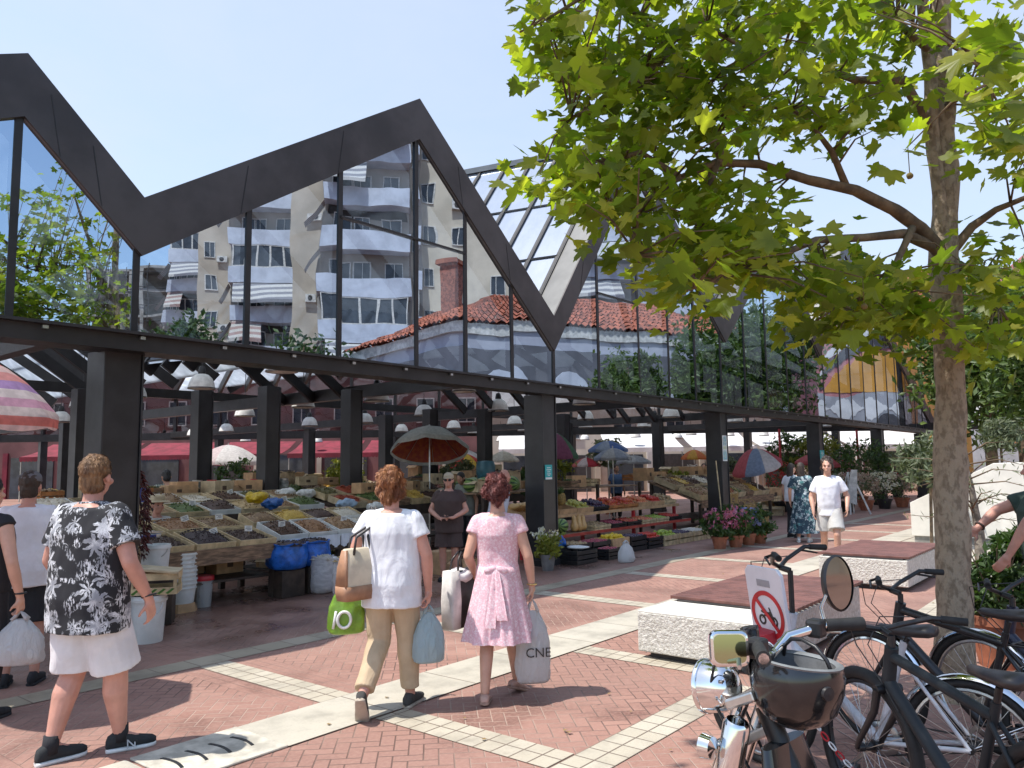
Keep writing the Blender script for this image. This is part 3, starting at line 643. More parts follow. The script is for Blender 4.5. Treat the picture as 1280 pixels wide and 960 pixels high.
paint('dark_outline',[(L*(.02+.08*i),5.8+2.5*sin(PI*i/10)**.8) for i in range(11)]+[(L*(.82-.08*i),6.2+2.8*sin(PI*i/10)**.8) for i in range(11)],(.06,.06,.07),.05)
paint('pale_outline',[(L*(.0+.086*i),6.3+2.7*sin(PI*i/10)**.8) for i in range(11)]+[(L*(.86-.086*i),6.65+2.9*sin(PI*i/10)**.8) for i in range(11)],(.62,.62,.62),.06)
paint('pale_waves',zig(4.0,.7,11)+zig(4.7,.7,11,1)[::-1],(.60,.61,.62),.045)
paint('brown_post',[(L*.62,2.5),(L*.66,2.5),(L*.68,10.4),(L*.59,10.4)],(.36,.17,.08),.075)
for cx,cz,rr in ((.45,3.9,.5),(.42,8.6,.5),(.86,7.2,.6)): paint('dark_disc',[(L*cx+rr*cos(PI*t/10),cz+rr*sin(PI*t/10)) for t in range(20)],(.05,.05,.06),.09+cx*.01)
# ---------------------------------------------------------------- houses at the right edge beyond the trees
b=thing('tiled_house','ochre house with a red tiled roof behind the trees at the right edge','house',(31,46,0))
M().para((26,46,0),(14,0,0),(0,9,0),(0,0,11)).obj('wall',pm('ochre_render',(.50,.30,.10),.85,0,.15,.7),b)
m=M(); m.prism([(-.6,0),(9.6,0),(4.5,3.2)],(25.4,46,11.003),(0,1,0),(0,0,1),(15.2,0,0)); m.obj('roof',ROOFT,b)
for i in range(4):
    for j in range(3): window(None,b,(27+3.2*i,45.998,2.2+3*j),V((1,0,0)),1.2,1.6,V((0,-1,0)))
b=thing('white_house','pale two storey house behind the planter wall and trees','house',(20,58,0))
M().para((22.5,60,0),(26,0,0),(0,8,0),(0,0,7.5)).obj('wall',pm('pale_render',(.62,.60,.56),.85,0,.1,.7),b)
for i in range(7):
    for j in range(2): window(None,b,(23.5+3.4*i,59.998,1.4+3*j),V((1,0,0)),1.3,1.5,V((0,-1,0)))
M().para((22.2,59.6,7.503),(26.6,0,0),(0,8.6,0),(0,0,.35)).obj('cornice',FRAME,b)
# ---------------------------------------------------------------- foliage helpers and trees
def leafquad(m,c,s,d=None,mi=0,el=1.0):
    d=d or V((U(-1,1),U(-1,1),U(-.6,.9))).normalized(); a=d.orthogonal().normalized(); a=(a*cos(U(0,6))+d.cross(a)*sin(U(0,6))).normalized(); b=d.cross(a)
    m.add([c-a*s*el,c+b*s*.42+d*s*.12,c+a*s*el,c-b*s*.42+d*s*.12],[(0,1,2),(0,2,3)],mi)
def cloud(m,c,r,n,s,clump=9,el=1.):
    c=V(c)
    nc=max(3,n//clump//3)
    for _ in range(nc):
        d=V((U(-1,1),U(-1,1),U(-1,1)))
        while d.length>1 or d.length<.25: d=V((U(-1,1),U(-1,1),U(-1,1)))
        q=c+V((d.x*r[0],d.y*r[1],d.z*r[2])); cr=U(.16,.30)
        for _ in range(n//nc): leafquad(m,q+V((random.gauss(0,1)*r[0],random.gauss(0,1)*r[1],random.gauss(0,1)*r[2]*.8))*cr*.75,s*U(.6,1.3),None,0,el)
def tree(label,x,y,h,cr,n,s,mat=None,lean=0.,group='trees beyond the square'):
    t=thing('tree',label,'tree',(x,y,0),0,group); top=V((x+lean,y,h-cr[2]*1.1))
    m=M(); m.tube([(x,y,0),(x+lean*.3,y+.1,top.z*.5),top,top+V((.1,0,cr[2]*.9))],[.02*h+.05,.018*h+.03,.012*h+.02,.02],8)
    for i in range(9):
        a=i*2.4; st=V((x+lean*.6,y,top.z*U(.75,1.1))); m.tube([st,st+V((cos(a)*cr[0]*.4,sin(a)*cr[1]*.4,cr[2]*.25)),top+V((cos(a)*cr[0]*.75,sin(a)*cr[1]*.75,U(-.4,.6)*cr[2]))],[.008*h,.006*h,.01],6)
    m.obj('trunk',BRANCH,t,60)
    m=M(); c=V((x+lean,y,h-cr[2])); cloud(m,c,cr,n,s)
    for i in range(5):
        a=i*1.3; cloud(m,c+V((cos(a)*cr[0]*.5,sin(a)*cr[1]*.5,U(-.3,.4)*cr[2])),tuple(q*.5 for q in cr),n//6,s)
    m.obj('crown',mat or LEAFD,t); return t
tree('dense green tree behind the plane tree trunk, its crown above the white planter',14.7,24.0,7.6,(2.1,2.0,2.6),4600,.15,TREEL)
tree('paler green tree at the right edge beside the ochre house',18.2,27.8,8.6,(1.9,1.9,2.7),3600,.15,TREEL)
tree('dark low tree at the right edge, nearest of the background trees',13.0,19.2,5.6,(1.2,1.2,1.5),2600,.11,TREEL)
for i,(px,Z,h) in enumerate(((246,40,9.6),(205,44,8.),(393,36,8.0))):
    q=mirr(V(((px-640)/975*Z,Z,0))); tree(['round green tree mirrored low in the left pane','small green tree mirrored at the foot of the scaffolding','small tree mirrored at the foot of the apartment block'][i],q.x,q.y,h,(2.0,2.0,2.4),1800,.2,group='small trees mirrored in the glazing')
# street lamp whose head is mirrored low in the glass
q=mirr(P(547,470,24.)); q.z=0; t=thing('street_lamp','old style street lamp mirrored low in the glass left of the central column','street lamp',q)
M().lathe([(.14,0),(.14,.3),(.06,.5),(.05,3.6),(.09,3.7)],q,n=12).obj('post',DARK,t,40)
M().lathe([(.10,0),(.24,.45),(.24,.47),(.05,.47)],q+UPV*3.75,n=8).obj('lantern',pm('lantern_glass',(.35,.42,.50),.2),t,20)
M().lathe([(.31,0),(.27,.08),(.12,.24),(.04,.28),(.04,.36),(0,.38)],q+UPV*4.225,n=12).obj('lantern_cap',pm('lamp_blue_paint',(.10,.15,.24),.4),t,50)
# ================================================================ people
SK1=pm('fair_skin',(.60,.34,.245),.5,0,.06,9,.12,.002,120,sss=.12); SK2=pm('tanned_skin',(.44,.23,.15),.5,0,.08,9,.12,.002,120,sss=.1); SK3=pm('flushed_skin',(.56,.28,.21),.5,0,.08,8,.12,.002,120,sss=.12)
def hairmat(n,a,b): return pm(n,a,.55,0,.3,22,.9,.012,70,c2=b,scale=(1,1,.35))
HBR=hairmat('brown_hair',(.30,.165,.075),(.10,.05,.025)); HAU=hairmat('auburn_hair',(.42,.18,.07),(.18,.065,.03)); HPU=hairmat('plum_hair',(.25,.08,.07),(.10,.03,.03)); HBK=hairmat('black_hair',(.018,.014,.014),(.006,.005,.005)); HDK=hairmat('dark_brown_hair',(.05,.03,.02),(.02,.012,.008))
def cloth(n,c,**k):
    if n in _mc: return _mc[n]
    m=pm(n,c,.85,0,.08,4,0,**k); nt=m.node_tree; q=NT(nt); b=nt.nodes['Principled BSDF']; co=q.co(scale=(1,1,.55))
    f=q.m('ADD',q.m('MULTIPLY',q.noise(9,3,co,.5,1.2),1.),q.m('MULTIPLY',q.noise(150,3,q.co()),.05)); q.bump(f,.4,.03,b); return m
WT=cloth('white_cotton',(.76,.77,.82)); WSH=cloth('white_twill',(.72,.69,.70)); BEI=cloth('beige_chino',(.52,.39,.255)); BRN=cloth('dark_brown_cotton',(.06,.036,.033)); BLK=cloth('black_cloth',(.018,.018,.022)); GRY=cloth('pale_grey_cloth',(.50,.49,.47)); JEAN=cloth('blue_denim',(.08,.14,.26)); LBL=cloth('pale_blue_shirt_cloth',(.48,.52,.60)); GRN=cloth('dark_green_cotton',(.03,.055,.045)); OLV=cloth('grey_green_shirt',(.2,.21,.19))
def printmat(name,base,ink,scale,lobes,thr,ink2=None,plane=('X','Z')):
    m,nt,b=newmat(name); k=NT(nt); co=k.co(); vo=k.n('ShaderNodeTexVoronoi'); vo.inputs['Scale'].default_value=scale; vo.inputs['Randomness'].default_value=.9
    nz=k.n('ShaderNodeTexNoise'); nz.inputs['Scale'].default_value=scale*2.1; nz.inputs['Detail'].default_value=5; k.l(co,nz.inputs['Vector'])
    va=k.n('ShaderNodeVectorMath',operation='MULTIPLY_ADD'); k.l(nz.outputs['Color'],va.inputs[0]); va.inputs[1].default_value=(.52/scale,)*3; k.l(co,va.inputs[2]); k.l(va.outputs[0],vo.inputs['Vector'])
    sb=k.n('ShaderNodeVectorMath',operation='SUBTRACT'); k.l(va.outputs[0],sb.inputs[0]); k.l(vo.outputs['Position'],sb.inputs[1]); sp=k.n('ShaderNodeSeparateXYZ'); k.l(sb.outputs[0],sp.inputs[0])
    ang=k.m('ARCTAN2',sp.outputs[plane[0]],sp.outputs[plane[1]]); pet=k.m('COSINE',k.m('ADD',k.m('MULTIPLY',ang,float(lobes)),k.m('MULTIPLY',vo.outputs['Distance'],2.5)))
    r=k.m('SUBTRACT',k.m('MULTIPLY',vo.outputs['Distance'],1.),k.m('MULTIPLY',pet,.15)); f=k.mr(r,thr+.04,thr-.04)
    vein=k.mr(k.m('SINE',k.m('MULTIPLY',ang,float(lobes)*3)),.55,.8); f=k.m('MULTIPLY',f,k.m('SUBTRACT',1.,k.m('MULTIPLY',vein,.6)))
    sm=k.m('MULTIPLY',k.mr(k.noise(scale*1.4,2,co),.50,.56),k.mr(k.noise(scale*9,3,k.co(scale=(1.6,1.6,.5)),.6),.49,.55)); f=k.m('MAXIMUM',f,sm)
    c=k.mix(f,base,ink)
    if ink2: c=k.mix(k.m('MULTIPLY',f,k.mr(k.noise(scale*1.7,3,co),.45,.6)),c,ink2)
    k.l(c,b.inputs['Base Color']); b.inputs['Roughness'].default_value=.85; k.bump(k.noise(140,3,co),.25,.003,b); return m
FLOR=printmat('black_shirt_with_white_palms',(.016,.016,.02),(.62,.63,.66),7.5,7,.36,(.25,.26,.29)); FDR=printmat('teal_leaf_dress',(.02,.05,.075),(.50,.58,.60),6.,3,.34,(.05,.22,.22))
PINK=printmat('pink_dress_with_tiny_dots',(.68,.40,.46),(.80,.66,.70),46.,4,.33)
def plaid():
    m,nt,b=newmat('green_check_cloth'); k=NT(nt); sp=k.n('ShaderNodeSeparateXYZ'); k.l(k.co(),sp.inputs[0]); g=lambda o:k.m('GREATER_THAN',k.m('FRACT',k.m('MULTIPLY',o,26.)),.5)
    f=k.m('MULTIPLY',k.m('ADD',g(sp.outputs[0]),g(sp.outputs[2])),.5); k.l(k.mix(f,(.34,.36,.32),(.012,.035,.02)),b.inputs['Base Color']); b.inputs['Roughness'].default_value=.85; return m
PLAID=plaid()
def rc(m,p,q,a,b,n=12):
    p=V(p);q=V(q); m.cyl(p,q,a,b,n); m.ell(p,a*.995,n=n,m=8); m.ell(q,b*.995,n=n,m=8)
def hand(m,w,d,pn,curl,s,left):
    """palm, four unequal fingers and a thumb that leaves the side of the palm"""
    d=V(d).normalized(); pn=V(pn); pn=(pn-d*pn.dot(d)).normalized(); sd=d.cross(pn)*(1 if left else -1); w=V(w)
    rot=lambda a:Matrix.Rotation(a,3,d.cross(pn))
    rc(m,w-d*.01*s,w+d*.03*s,.026*s,.03*s,10)
    for t in (-.027,-.009,.009,.027): rc(m,w+d*.02*s+sd*t*.7*s,w+d*.085*s+sd*t*s,.0155*s,.0125*s,8)
    for i,(t,lf) in enumerate(((.031,.9),(.0105,1.),(-.0105,.95),(-.031,.76))):
        p=w+d*.088*s+sd*t*s; dd=d; a=0
        for L,r0_,r1_,c in ((.042,.0098,.0090,.5),(.027,.0090,.0082,1.),(.021,.0082,.0070,.8)):
            a+=c*curl*(1+.08*i); q=p+(Matrix.Rotation(a,3,d.cross(pn)).inverted()@d if (Matrix.Rotation(.5,3,d.cross(pn))@d).dot(pn)<0 else Matrix.Rotation(a,3,d.cross(pn))@d)*L*lf*s
            rc(m,p,q,r0_*s,r1_*s,8); p=q
    b=w+d*.028*s+sd*.026*s; td=(d*.62+sd*.62+pn*.42).normalized(); e=b+td*.045*s; rc(m,b,e,.0135*s,.0105*s,8); rc(m,e,e+(d*.75+sd*.2+pn*.55).normalized()*.032*s,.0105*s,.0085*s,8)
DEF=dict(hipL=(-.092,0,.93),kneeL=(-.10,.03,.50),ankL=(-.105,-.03,.085),hipR=(.092,0,.93),kneeR=(.10,.03,.50),ankR=(.105,-.03,.085),shL=(-.160,-.01,1.405),elbL=(-.25,-.03,1.13),wrL=(-.26,.05,.89),shR=(.160,-.01,1.405),elbR=(.25,-.03,1.13),wrR=(.26,.05,.89),head=(0,.02,1.625),
 hdL=(0,.15,-1),hdR=(0,.15,-1),pnL=(1,0,0),pnR=(-1,0,0),yawL=.12,yawR=-.12,pitL=0.,pitR=0.)
def person(label,loc,rz,H=1.72,pose={},skin=SK1,top=None,bottom=None,hair=None,shoe=None,girth=1.,bust=0.,leg=1.,vox=.009,curl=(.5,.5),lean=0.,sit=0.,turn=0.,nod=0.,group=None,face=False,sh=1.):
    s=H/1.75; J={**DEF,**pose}; t=thing('person',label,'person',loc,rz,group)
    up=lambda p:V(p)*s+V((0,lean*max(0,p[2]-.93)*s,-sit))
    Q={}
    for n_ in ('hipL','hipR','shL','shR','elbL','elbR','wrL','wrR','head'):
        p=V(J[n_]); 
        if n_[:2]=='sh': p.x*=sh
        Q[n_]=up(p)
    for n_ in ('kneeL','kneeR','ankL','ankR'): Q[n_]=V(J[n_])*s
    if sit:
        for a in 'LR': Q['knee'+a]=V((J['knee'+a][0]*s*1.3,.42*s,.93*s-sit+.02)); Q['ank'+a]=V((J['ank'+a][0]*s*1.3,.40*s,.085*s))
    TR=[(.84,.120,.095,0),(.93,.168,.118,-.01),(1.00,.160,.112,0),(1.08,.142,.102,.005),(1.18,.148,.106,.01),(1.30,.168,.116+bust,.012+bust*.4),(1.38,.172,.105,0),(1.435,.125,.085,-.01),(1.475,.062,.06,-.012)]
    def rings(z0,z1,off,ease=0.,hemx=0.):
        out=[]; zs=sorted(set([z0,z1]+[r[0] for r in TR if z0<r[0]<z1]))
        for z in zs:
            for a,b in zip(TR,TR[1:]):
                if a[0]<=z<=b[0]+1e-6: q=(z-a[0])/(b[0]-a[0]); r=[a[i]+(b[i]-a[i])*q for i in range(4)]; break
            else: r=list(TR[0]); r[0]=z
            g=girth if z<1.34 else 1+(girth-1)*.5
            out.append((up((0,r[3],z)),(r[1]*g+off+ease*max(0,1.25-z))*s,(r[2]*g+off+ease*max(0,1.25-z))*s,2.3))
        return out
    m=M(); m.loft(rings(.84,1.475,0),20); hd=Q['head']; nb=up((0,-.012,1.44))
    rc(m,nb,hd+V((0,-.012,-.05))*s,.058*s,.054*s)
    for a in 'LR': rc(m,up((0,-.015,1.445)),Q['sh'+a]+V((0,0,.008))*s,.048*s,.052*s)
    hr=Matrix.Rotation(turn,3,'Z')@Matrix.Rotation(nod,3,'X'); hp=lambda x,y,z:hd+(hr@V((x,y,z)))*s
    m.ell(hp(0,-.005,.03),(.075*s,.095*s,.097*s),hr); m.ell(hp(0,.032,-.04),(.056*s,.064*s,.074*s),hr); m.ell(hp(0,.07,-.088),(.022*s,.02*s,.022*s),hr)
    m.ell(hp(0,.078,.025),(.052*s,.022*s,.014*s),hr); rc(m,hp(0,.09,.012),hp(0,.116,-.028),.009*s,.014*s,8); m.ell(hp(0,.092,-.062),(.026*s,.012*s,.007*s),hr); m.ell(hp(0,.09,-.075),(.022*s,.012*s,.007*s),hr)
    for x in (-1,1): m.ell(hp(.078*x,-.012,-.005),(.011*s,.022*s,.033*s),hr); m.ell(hp(.045*x,.06,-.025),(.026*s,.026*s,.022*s),hr)
    for i,a in enumerate('LR'):
        S_,E,W_=Q['sh'+a],Q['elb'+a],Q['wr'+a]; ag=1+(girth-1)*.5
        rc(m,S_,S_.lerp(E,.5),.058*s*ag,.050*s*ag); rc(m,S_.lerp(E,.5),E,.049*s*ag,.041*s*ag); rc(m,E,E.lerp(W_,.35),.041*s*ag,.041*s*ag); rc(m,E.lerp(W_,.35),W_,.041*s*ag,.0265*s)
        hand(m,W_,J['hd'+a],J['pn'+a],curl[i],s*.98,a=='L')
        Hh,K,A=Q['hip'+a],Q['knee'+a],Q['ank'+a]
        rc(m,Hh,K,.088*s*leg,.057*s*leg); bk=V((0,-.018*s,0)); rc(m,K,K.lerp(A,.35)+bk,.055*s*leg,.057*s*leg); rc(m,K.lerp(A,.35)+bk,A,.056*s*leg,.036*s)
        y=J['yaw'+a]; fr=Matrix.Rotation(y,3,'Z')@Matrix.Rotation(J['pit'+a],3,'X'); rc(m,A,A+fr@V((0,.12,-.045))*s,.036*s,.025*s)
    remesh(m,'body',skin,t,vox,3)
    if face:
        e=M(); 
        for x in (-1,1): e.ell(hp(.032*x,.082,.006),(.013*s,.008*s,.008*s),hr,8,6)
        e.obj('eyes',pm('eye_dark',(.05,.035,.03),.3),t,60,False); e=M()
        for x in (-1,1): e.ell(hp(.034*x,.092,.028),(.020*s,.006*s,.0045*s),hr,8,6)
        e.obj('eyebrows',HDK,t,60,False)
    # ---- clothes
    vx=vox*1.05
    def sleeves(m,frac,off):
        for a in 'LR':
            S_,E,W_=Q['sh'+a],Q['elb'+a],Q['wr'+a]; ag=1+(girth-1)*.6
            if frac<=1: q=S_.lerp(E,frac); m.cyl(S_,q,(.056+off)*s*ag,(.064+off)*s*ag,16); m.ell(S_,(.054+off)*s*ag); rc(m,up((0,-.015,1.44)),S_+V((0,0,.004))*s,(.044+off)*s,(.05+off)*s)
            else: rc(m,up((0,-.015,1.44)),S_+V((0,0,.004))*s,(.044+off)*s,(.05+off)*s); rc(m,S_,E,(.058+off)*s*ag,(.052+off)*s*ag); q=E.lerp(W_,frac-1); m.cyl(E,q,(.052+off)*s*ag,(.044+off)*s*ag,16)
    if top:
        kind,mat=top[0],top[1]; hem=top[2]; m=M(); off=.02
        r=rings(hem,1.452,off,.0)
        if kind!='dress': r=[(c_,max(rx,(.178*girth+off)*s) if c_.z<1.31*s else rx,max(ry,(.124*girth+off)*s) if c_.z<1.31*s else ry,e_) for c_,rx,ry,e_ in r]
        m.loft(r,28); sleeves(m,top[3],.010 if top[3]<=1 else .012)
        if len(top)>4 and top[4]=='collar': m.loft([(up((0,-.012,1.43)),.085*s,.08*s),(up((0,-.012,1.485)),.07*s,.068*s)],20)
        o=remesh(m,{'tee':'t_shirt','shirt':'shirt','dress':'dress'}[kind] if kind!='dress' else 'bodice',mat,t,vx,4,wr=.008*s,wscale=(9/s,9/s,5.5/s),seed=U(0,50))
    if bottom:
        kind,mat=bottom[0],bottom[1]
        if kind in('pants','shorts'):
            m=M(); m.loft(rings(.82,1.04,.012),24)
            for a in 'LR':
                Hh,K,A=Q['hip'+a],Q['knee'+a],Q['ank'+a]
                if kind=='shorts':
                    f=bottom[2]; q=Hh.lerp(K,f); o2=V((0,0,0)); m.cyl(Hh+V((0,0,.0)),q,.098*s*leg,(.100+.02*f)*s*leg*bottom[3],18); m.ell(Hh+V((0,0,.0)),.098*s*leg)
                else:
                    f=bottom[2]; rc(m,Hh,K,.102*s*leg,.078*s*leg); q=K.lerp(A,f); m.cyl(K,q,.078*s*leg,.060*s*leg*bottom[3],16)
            remesh(m,'trousers' if kind=='pants' else 'shorts',mat,t,vx,3,wr=.007*s,wscale=(8/s,8/s,6/s),seed=U(0,50))
        else:                                            # skirt with folds that deepen to the hem
            z0,z1,rr,nf=bottom[2],bottom[3],bottom[4],bottom[5]; n=96; rows=14; vs=[]
            for i in range(rows+1):
                q=i/rows; z=z0+(z1-z0)*q; base=(.158*girth*(1-q)+rr*q)
                if q>.0: base=max(base,.172*girth*(1-q*.2))
                for j in range(n):
                    th=2*PI*j/n; fold=1+.075*q**.8*sin(nf*th+1.5*sin(th*2)+.6*q)+.04*q*sin(nf*2.3*th+2*cos(th)); r=base*fold; vs.append(up((r*cos(th)*1.03,r*sin(th)*.92-.005,z)))
            m=M(); m.add(vs,[(i*n+j,(i+1)*n+j,(i+1)*n+(j+1)%n,i*n+(j+1)%n) for i in range(rows) for j in range(n)]+[tuple(range(n))])
            ns=len(m.v); m.obj('skirt',mat,t,180,False)
    if shoe:
        for a in 'LR':
            A=Q['ank'+a]; fr=(Matrix.Rotation(J['yaw'+a],3,'Z')@Matrix.Rotation(J['pit'+a],3,'X')); org=A+fr@V((0,0,-.085*s)); x4=Matrix.Translation(org)@fr.to_4x4()
            pr=[(-.078,.016,.05,.045),(-.068,.032,.075,.04),(-.02,.036,.105,.05),(.03,.038,.09,.05),(.08,.045,.066,.035),(.14,.047,.052,.026),(.18,.036,.044,.022),(.198,.012,.032,.018)]
            lw=shoe[2] if len(shoe)>2 else 1.
            m=M(); m.loft([(V((0,y,.014+h*lw/2))*s,V((w_,0,0))*s,V((0,0,h*lw/2))*s,2.5) for y,w_,h,_ in pr],16); m.xf(x4); o=m.obj('shoe',shoe[0],t,180,False)
            m=M(); m.loft([(V((0,y,.010))*s,V((w_+.004,0,0))*s,V((0,0,.0125))*s,4) for y,w_,h,_ in pr],16); m.xf(x4); m.obj('sole',shoe[1],o,80,False)
            if len(shoe)>3:
                m=M(); m.tube([A+V((0,0,-.03)),A+V((0,0,.02)),A+V((0,0,.055))+(Q['knee'+a]-A)*.03],[.046*s,.044*s,.043*s],14); m.obj('sock',shoe[3],t,180,False)
    if hair:
        kind,mat=hair; m=M(); 
        if kind in('short','crop'):
            m.ell(hp(0,-.022,.048),(.086*s,.098*s,.094*s),hr); m.ell(hp(0,-.045,-.045),(.072*s,.055*s,.06*s),hr); m.ell(hp(0,-.055,-.01),(.070*s,.052*s,.075*s),hr)
            if kind=='short': m.ell(hp(0,-.04,.08),(.098*s,.095*s,.082*s),hr); m.ell(hp(0,-.03,.12),(.07*s,.07*s,.06*s),hr); m.ell(hp(.075,-.03,.0),(.03*s,.05*s,.06*s),hr); m.ell(hp(-.075,-.03,.0),(.03*s,.05*s,.06*s),hr); m.ell(hp(0,-.06,-.045),(.062*s,.045*s,.05*s),hr); m.ell(hp(.05,-.03,.07),.055*s); m.ell(hp(-.05,-.03,.075),.055*s)
        elif kind=='bun': m.ell(hp(0,-.018,.045),(.096*s,.102*s,.10*s),hr); m.ell(hp(.05,-.07,.05),(.06*s,.05*s,.06*s),hr); m.ell(hp(-.055,-.07,.04),(.06*s,.05*s,.06*s),hr); m.ell(hp(0,-.06,.12),(.07*s,.06*s,.05*s),hr); m.ell(hp(0,-.06,.0),(.076*s,.06*s,.08*s),hr); m.ell(hp(0,-.095,.03),(.065*s,.05*s,.06*s),hr); m.ell(hp(.03,-.075,.085),(.055*s,.05*s,.045*s),hr); m.ell(hp(-.04,-.07,.075),(.05*s,.045*s,.045*s),hr)
        elif kind=='long': m.ell(hp(0,-.018,.042),(.085*s,.098*s,.095*s),hr); m.loft([(hp(0,-.05,.05),.08*s,.07*s),(hp(0,-.07,-.1),.09*s,.06*s),(hp(0,-.09,-.25),.085*s,.045*s),(hp(0,-.10,-.42),.05*s,.025*s)],16)
        elif kind=='sides': m.ell(hp(0,-.045,.0),(.080*s,.066*s,.06*s),hr)
        rough=.02*s if kind in('short','bun') else .005*s
        ho=remesh(m,'hair',mat,t,vox*.8,1,wr=rough,wscale=(26,26,17),seed=U(0,40))
        if vox<.0075:                                     # loose locks over the cap of hair
            q=M(); vv=ho.data.vertices; cc=hp(0,-.03,.04)
            for _ in range(2600):
                v=vv[random.randrange(len(vv))]; nn=v.normal; d=V((U(-.5,.5),-.25,-1 if kind!='bun' else U(-1,.8))); d=(d-nn*d.dot(nn)); d=d.normalized() if d.length>.05 else V((1,0,0)); sd=d.cross(nn)*.0022; L=U(.02,.05)*s*(.55 if kind=='crop' else 1); lf_=.35 if kind=='crop' else 1.; c0=v.co+nn*.001; q.add([c0-sd,c0+sd,c0+d*L*.6+nn*U(.003,.010)*lf_+sd*.6,c0+d*L+nn*U(0,.014)*lf_],[(0,1,2),(0,2,3)])
            q.obj('hair_locks',mat,ho,180,False)
    t['_J']=0; del t['_J']
    return t,Q,hp,hr,s,up
def wpt(t,p): return absmat(t)@V(p)
RZ=lambda d:R_(d)
# --- woman in the white T-shirt
t,Q,hp,hr,s,up=person('woman in white T-shirt and beige trousers walking away with a cream shoulder bag',G(489,889),RZ(-6),1.66,dict(kneeL=(-.10,.03,.50),ankL=(-.14,-.27,.17),pitL=-.95,yawL=.15,kneeR=(.105,.10,.50),ankR=(.11,.14,.085),yawR=-.2,elbR=(.275,-.03,1.14),wrR=(.275,.03,.87),elbL=(-.285,-.02,1.16),wrL=(-.22,.17,1.07),hdL=(.6,.6,.1),hdR=(0,.05,-1)),SK3,('tee',WT,.76,.52),('pants',BEI,.86,1.05),('short',HAU),(cloth('grey_canvas_shoe',(.05,.047,.045)),pm('tan_sole',(.42,.35,.28),.8)),girth=1.16,leg=1.12,vox=.007,curl=(.6,1.0),turn=-.12,sh=1.06)
WW=t; WQ=Q
# --- woman in the pink dress
t,Q,hp,hr,s,up=person('woman in a knee length pink dress with a tied sash, walking away',G(624,874),RZ(-4),1.60,dict(kneeL=(-.09,.01,.49),ankL=(-.10,-.13,.09),pitL=-.12,yawL=.05,kneeR=(.10,.13,.50),ankR=(.13,.20,.11),pitR=-.35,yawR=-.55,elbR=(.25,-.04,1.13),wrR=(.275,.03,.885),elbL=(-.235,-.06,1.13),wrL=(-.21,.12,.99),hdL=(-.1,.8,-.4),hdR=(.02,.12,-1)),SK1,('dress',PINK,1.0,.35),('skirt',PINK,1.05,.47,.275,9),('bun',HPU),(pm('nude_flat_shoe',(.52,.33,.27),.55),pm('nude_sole',(.35,.22,.17),.7),.62),girth=1.02,bust=.02,vox=.007,curl=(.9,1.0),sh=.96)
PW=t; PQ=Q
m=M(); m.loft([(up((0,0,1.02)),.176*s,.127*s,2.3),(up((0,0,1.055)),.172*s,.124*s,2.3)],40); o=m.obj('sash',PINK,t,180,False)
for sx,zz in ((-.018,.60),(.022,.66)):
    m=M(); pts=[up((sx*(.3+i*.35),-.150-.016*i-(.01 if i%2 else 0),1.04-(1.04-zz)*i/6)) for i in range(7)]
    vs=[];
    for i,p in enumerate(pts): w_=.016+.004*i; vs+=[p+V((-w_,0,0)),p+V((-w_*.3,-.008,0)),p+V((w_*.4,.004,0)),p+V((w_,-.004,0))]
    fs=[(i*4+j,i*4+j+1,i*4+j+5,i*4+j+4) for i in range(6) for j in range(3)]; nv=len(vs); vs2=[v+V((0,.006,0)) for v in vs]; m.add(vs+vs2,fs+[tuple(q+nv for q in f[::-1]) for f in fs]); m.obj('sash_end',PINK,o,180,False)
for sx in (-1,1):
    m=M(); m.ell(up((sx*.045,-.145,1.035)),(.05,.018,.026),Matrix.Rotation(sx*.25,3,'Y')); m.obj('bow_loop',PINK,o,180,False)
m=M(); m.tube([V(Q['wrR'])+V((.034*cos(a),.034*sin(a),.012)) for a in [2*PI*i/14 for i in range(14)]],.006,6,closed=True); m.obj('bracelet',pm('gold_metal',(.7,.5,.2),.25,1.),t,180,False)
# --- man in the floral shirt
t,Q,hp,hr,s,up=person('heavy man in black shirt printed with white palms, white shorts and black trainers',G(103,948),RZ(-14),1.79,dict(kneeL=(-.12,.05,.50),ankL=(-.13,-.10,.085),kneeR=(.12,.10,.50),ankR=(.12,.16,.085),yawL=-.45,yawR=-.75,elbR=(.30,-.03,1.13),wrR=(.335,.10,.90),elbL=(-.29,0,1.13),wrL=(-.28,.16,.93),hdR=(0,.3,-1)),SK3,('shirt',FLOR,.73,.66,'collar'),('shorts',WSH,1.0,.94),('crop',HBR),(cloth('black_mesh_trainer',(.022,.025,.027)),WHPL,1.0,BLK),girth=1.27,leg=1.24,vox=.007,turn=.22,sh=1.12)
MAN=t
m=M(); a_=V(Q['wrR']); m.tube([a_+V((.040*cos(q),.040*sin(q),.02+.012*cos(q))) for q in [2*PI*i/14 for i in range(14)]],.006,6,closed=True); m.obj('bracelet',BLKPL,t,180,False)
for ch in [c for c in t.children if c.name.startswith('shoe')][1:]:
    fr=Matrix.Rotation(-.75,3,'Z'); A=V(Q['ankR']); pos=A+fr@V((.0455,.055,-.048))*s; mt=absmat(t)@frame(pos,fr@V((0,1,.0)),fr@V((-.35,0,1))); textobj('N','logo',pm('silver_trim',(.5,.5,.5),.4),ch,mt,.075,.002)
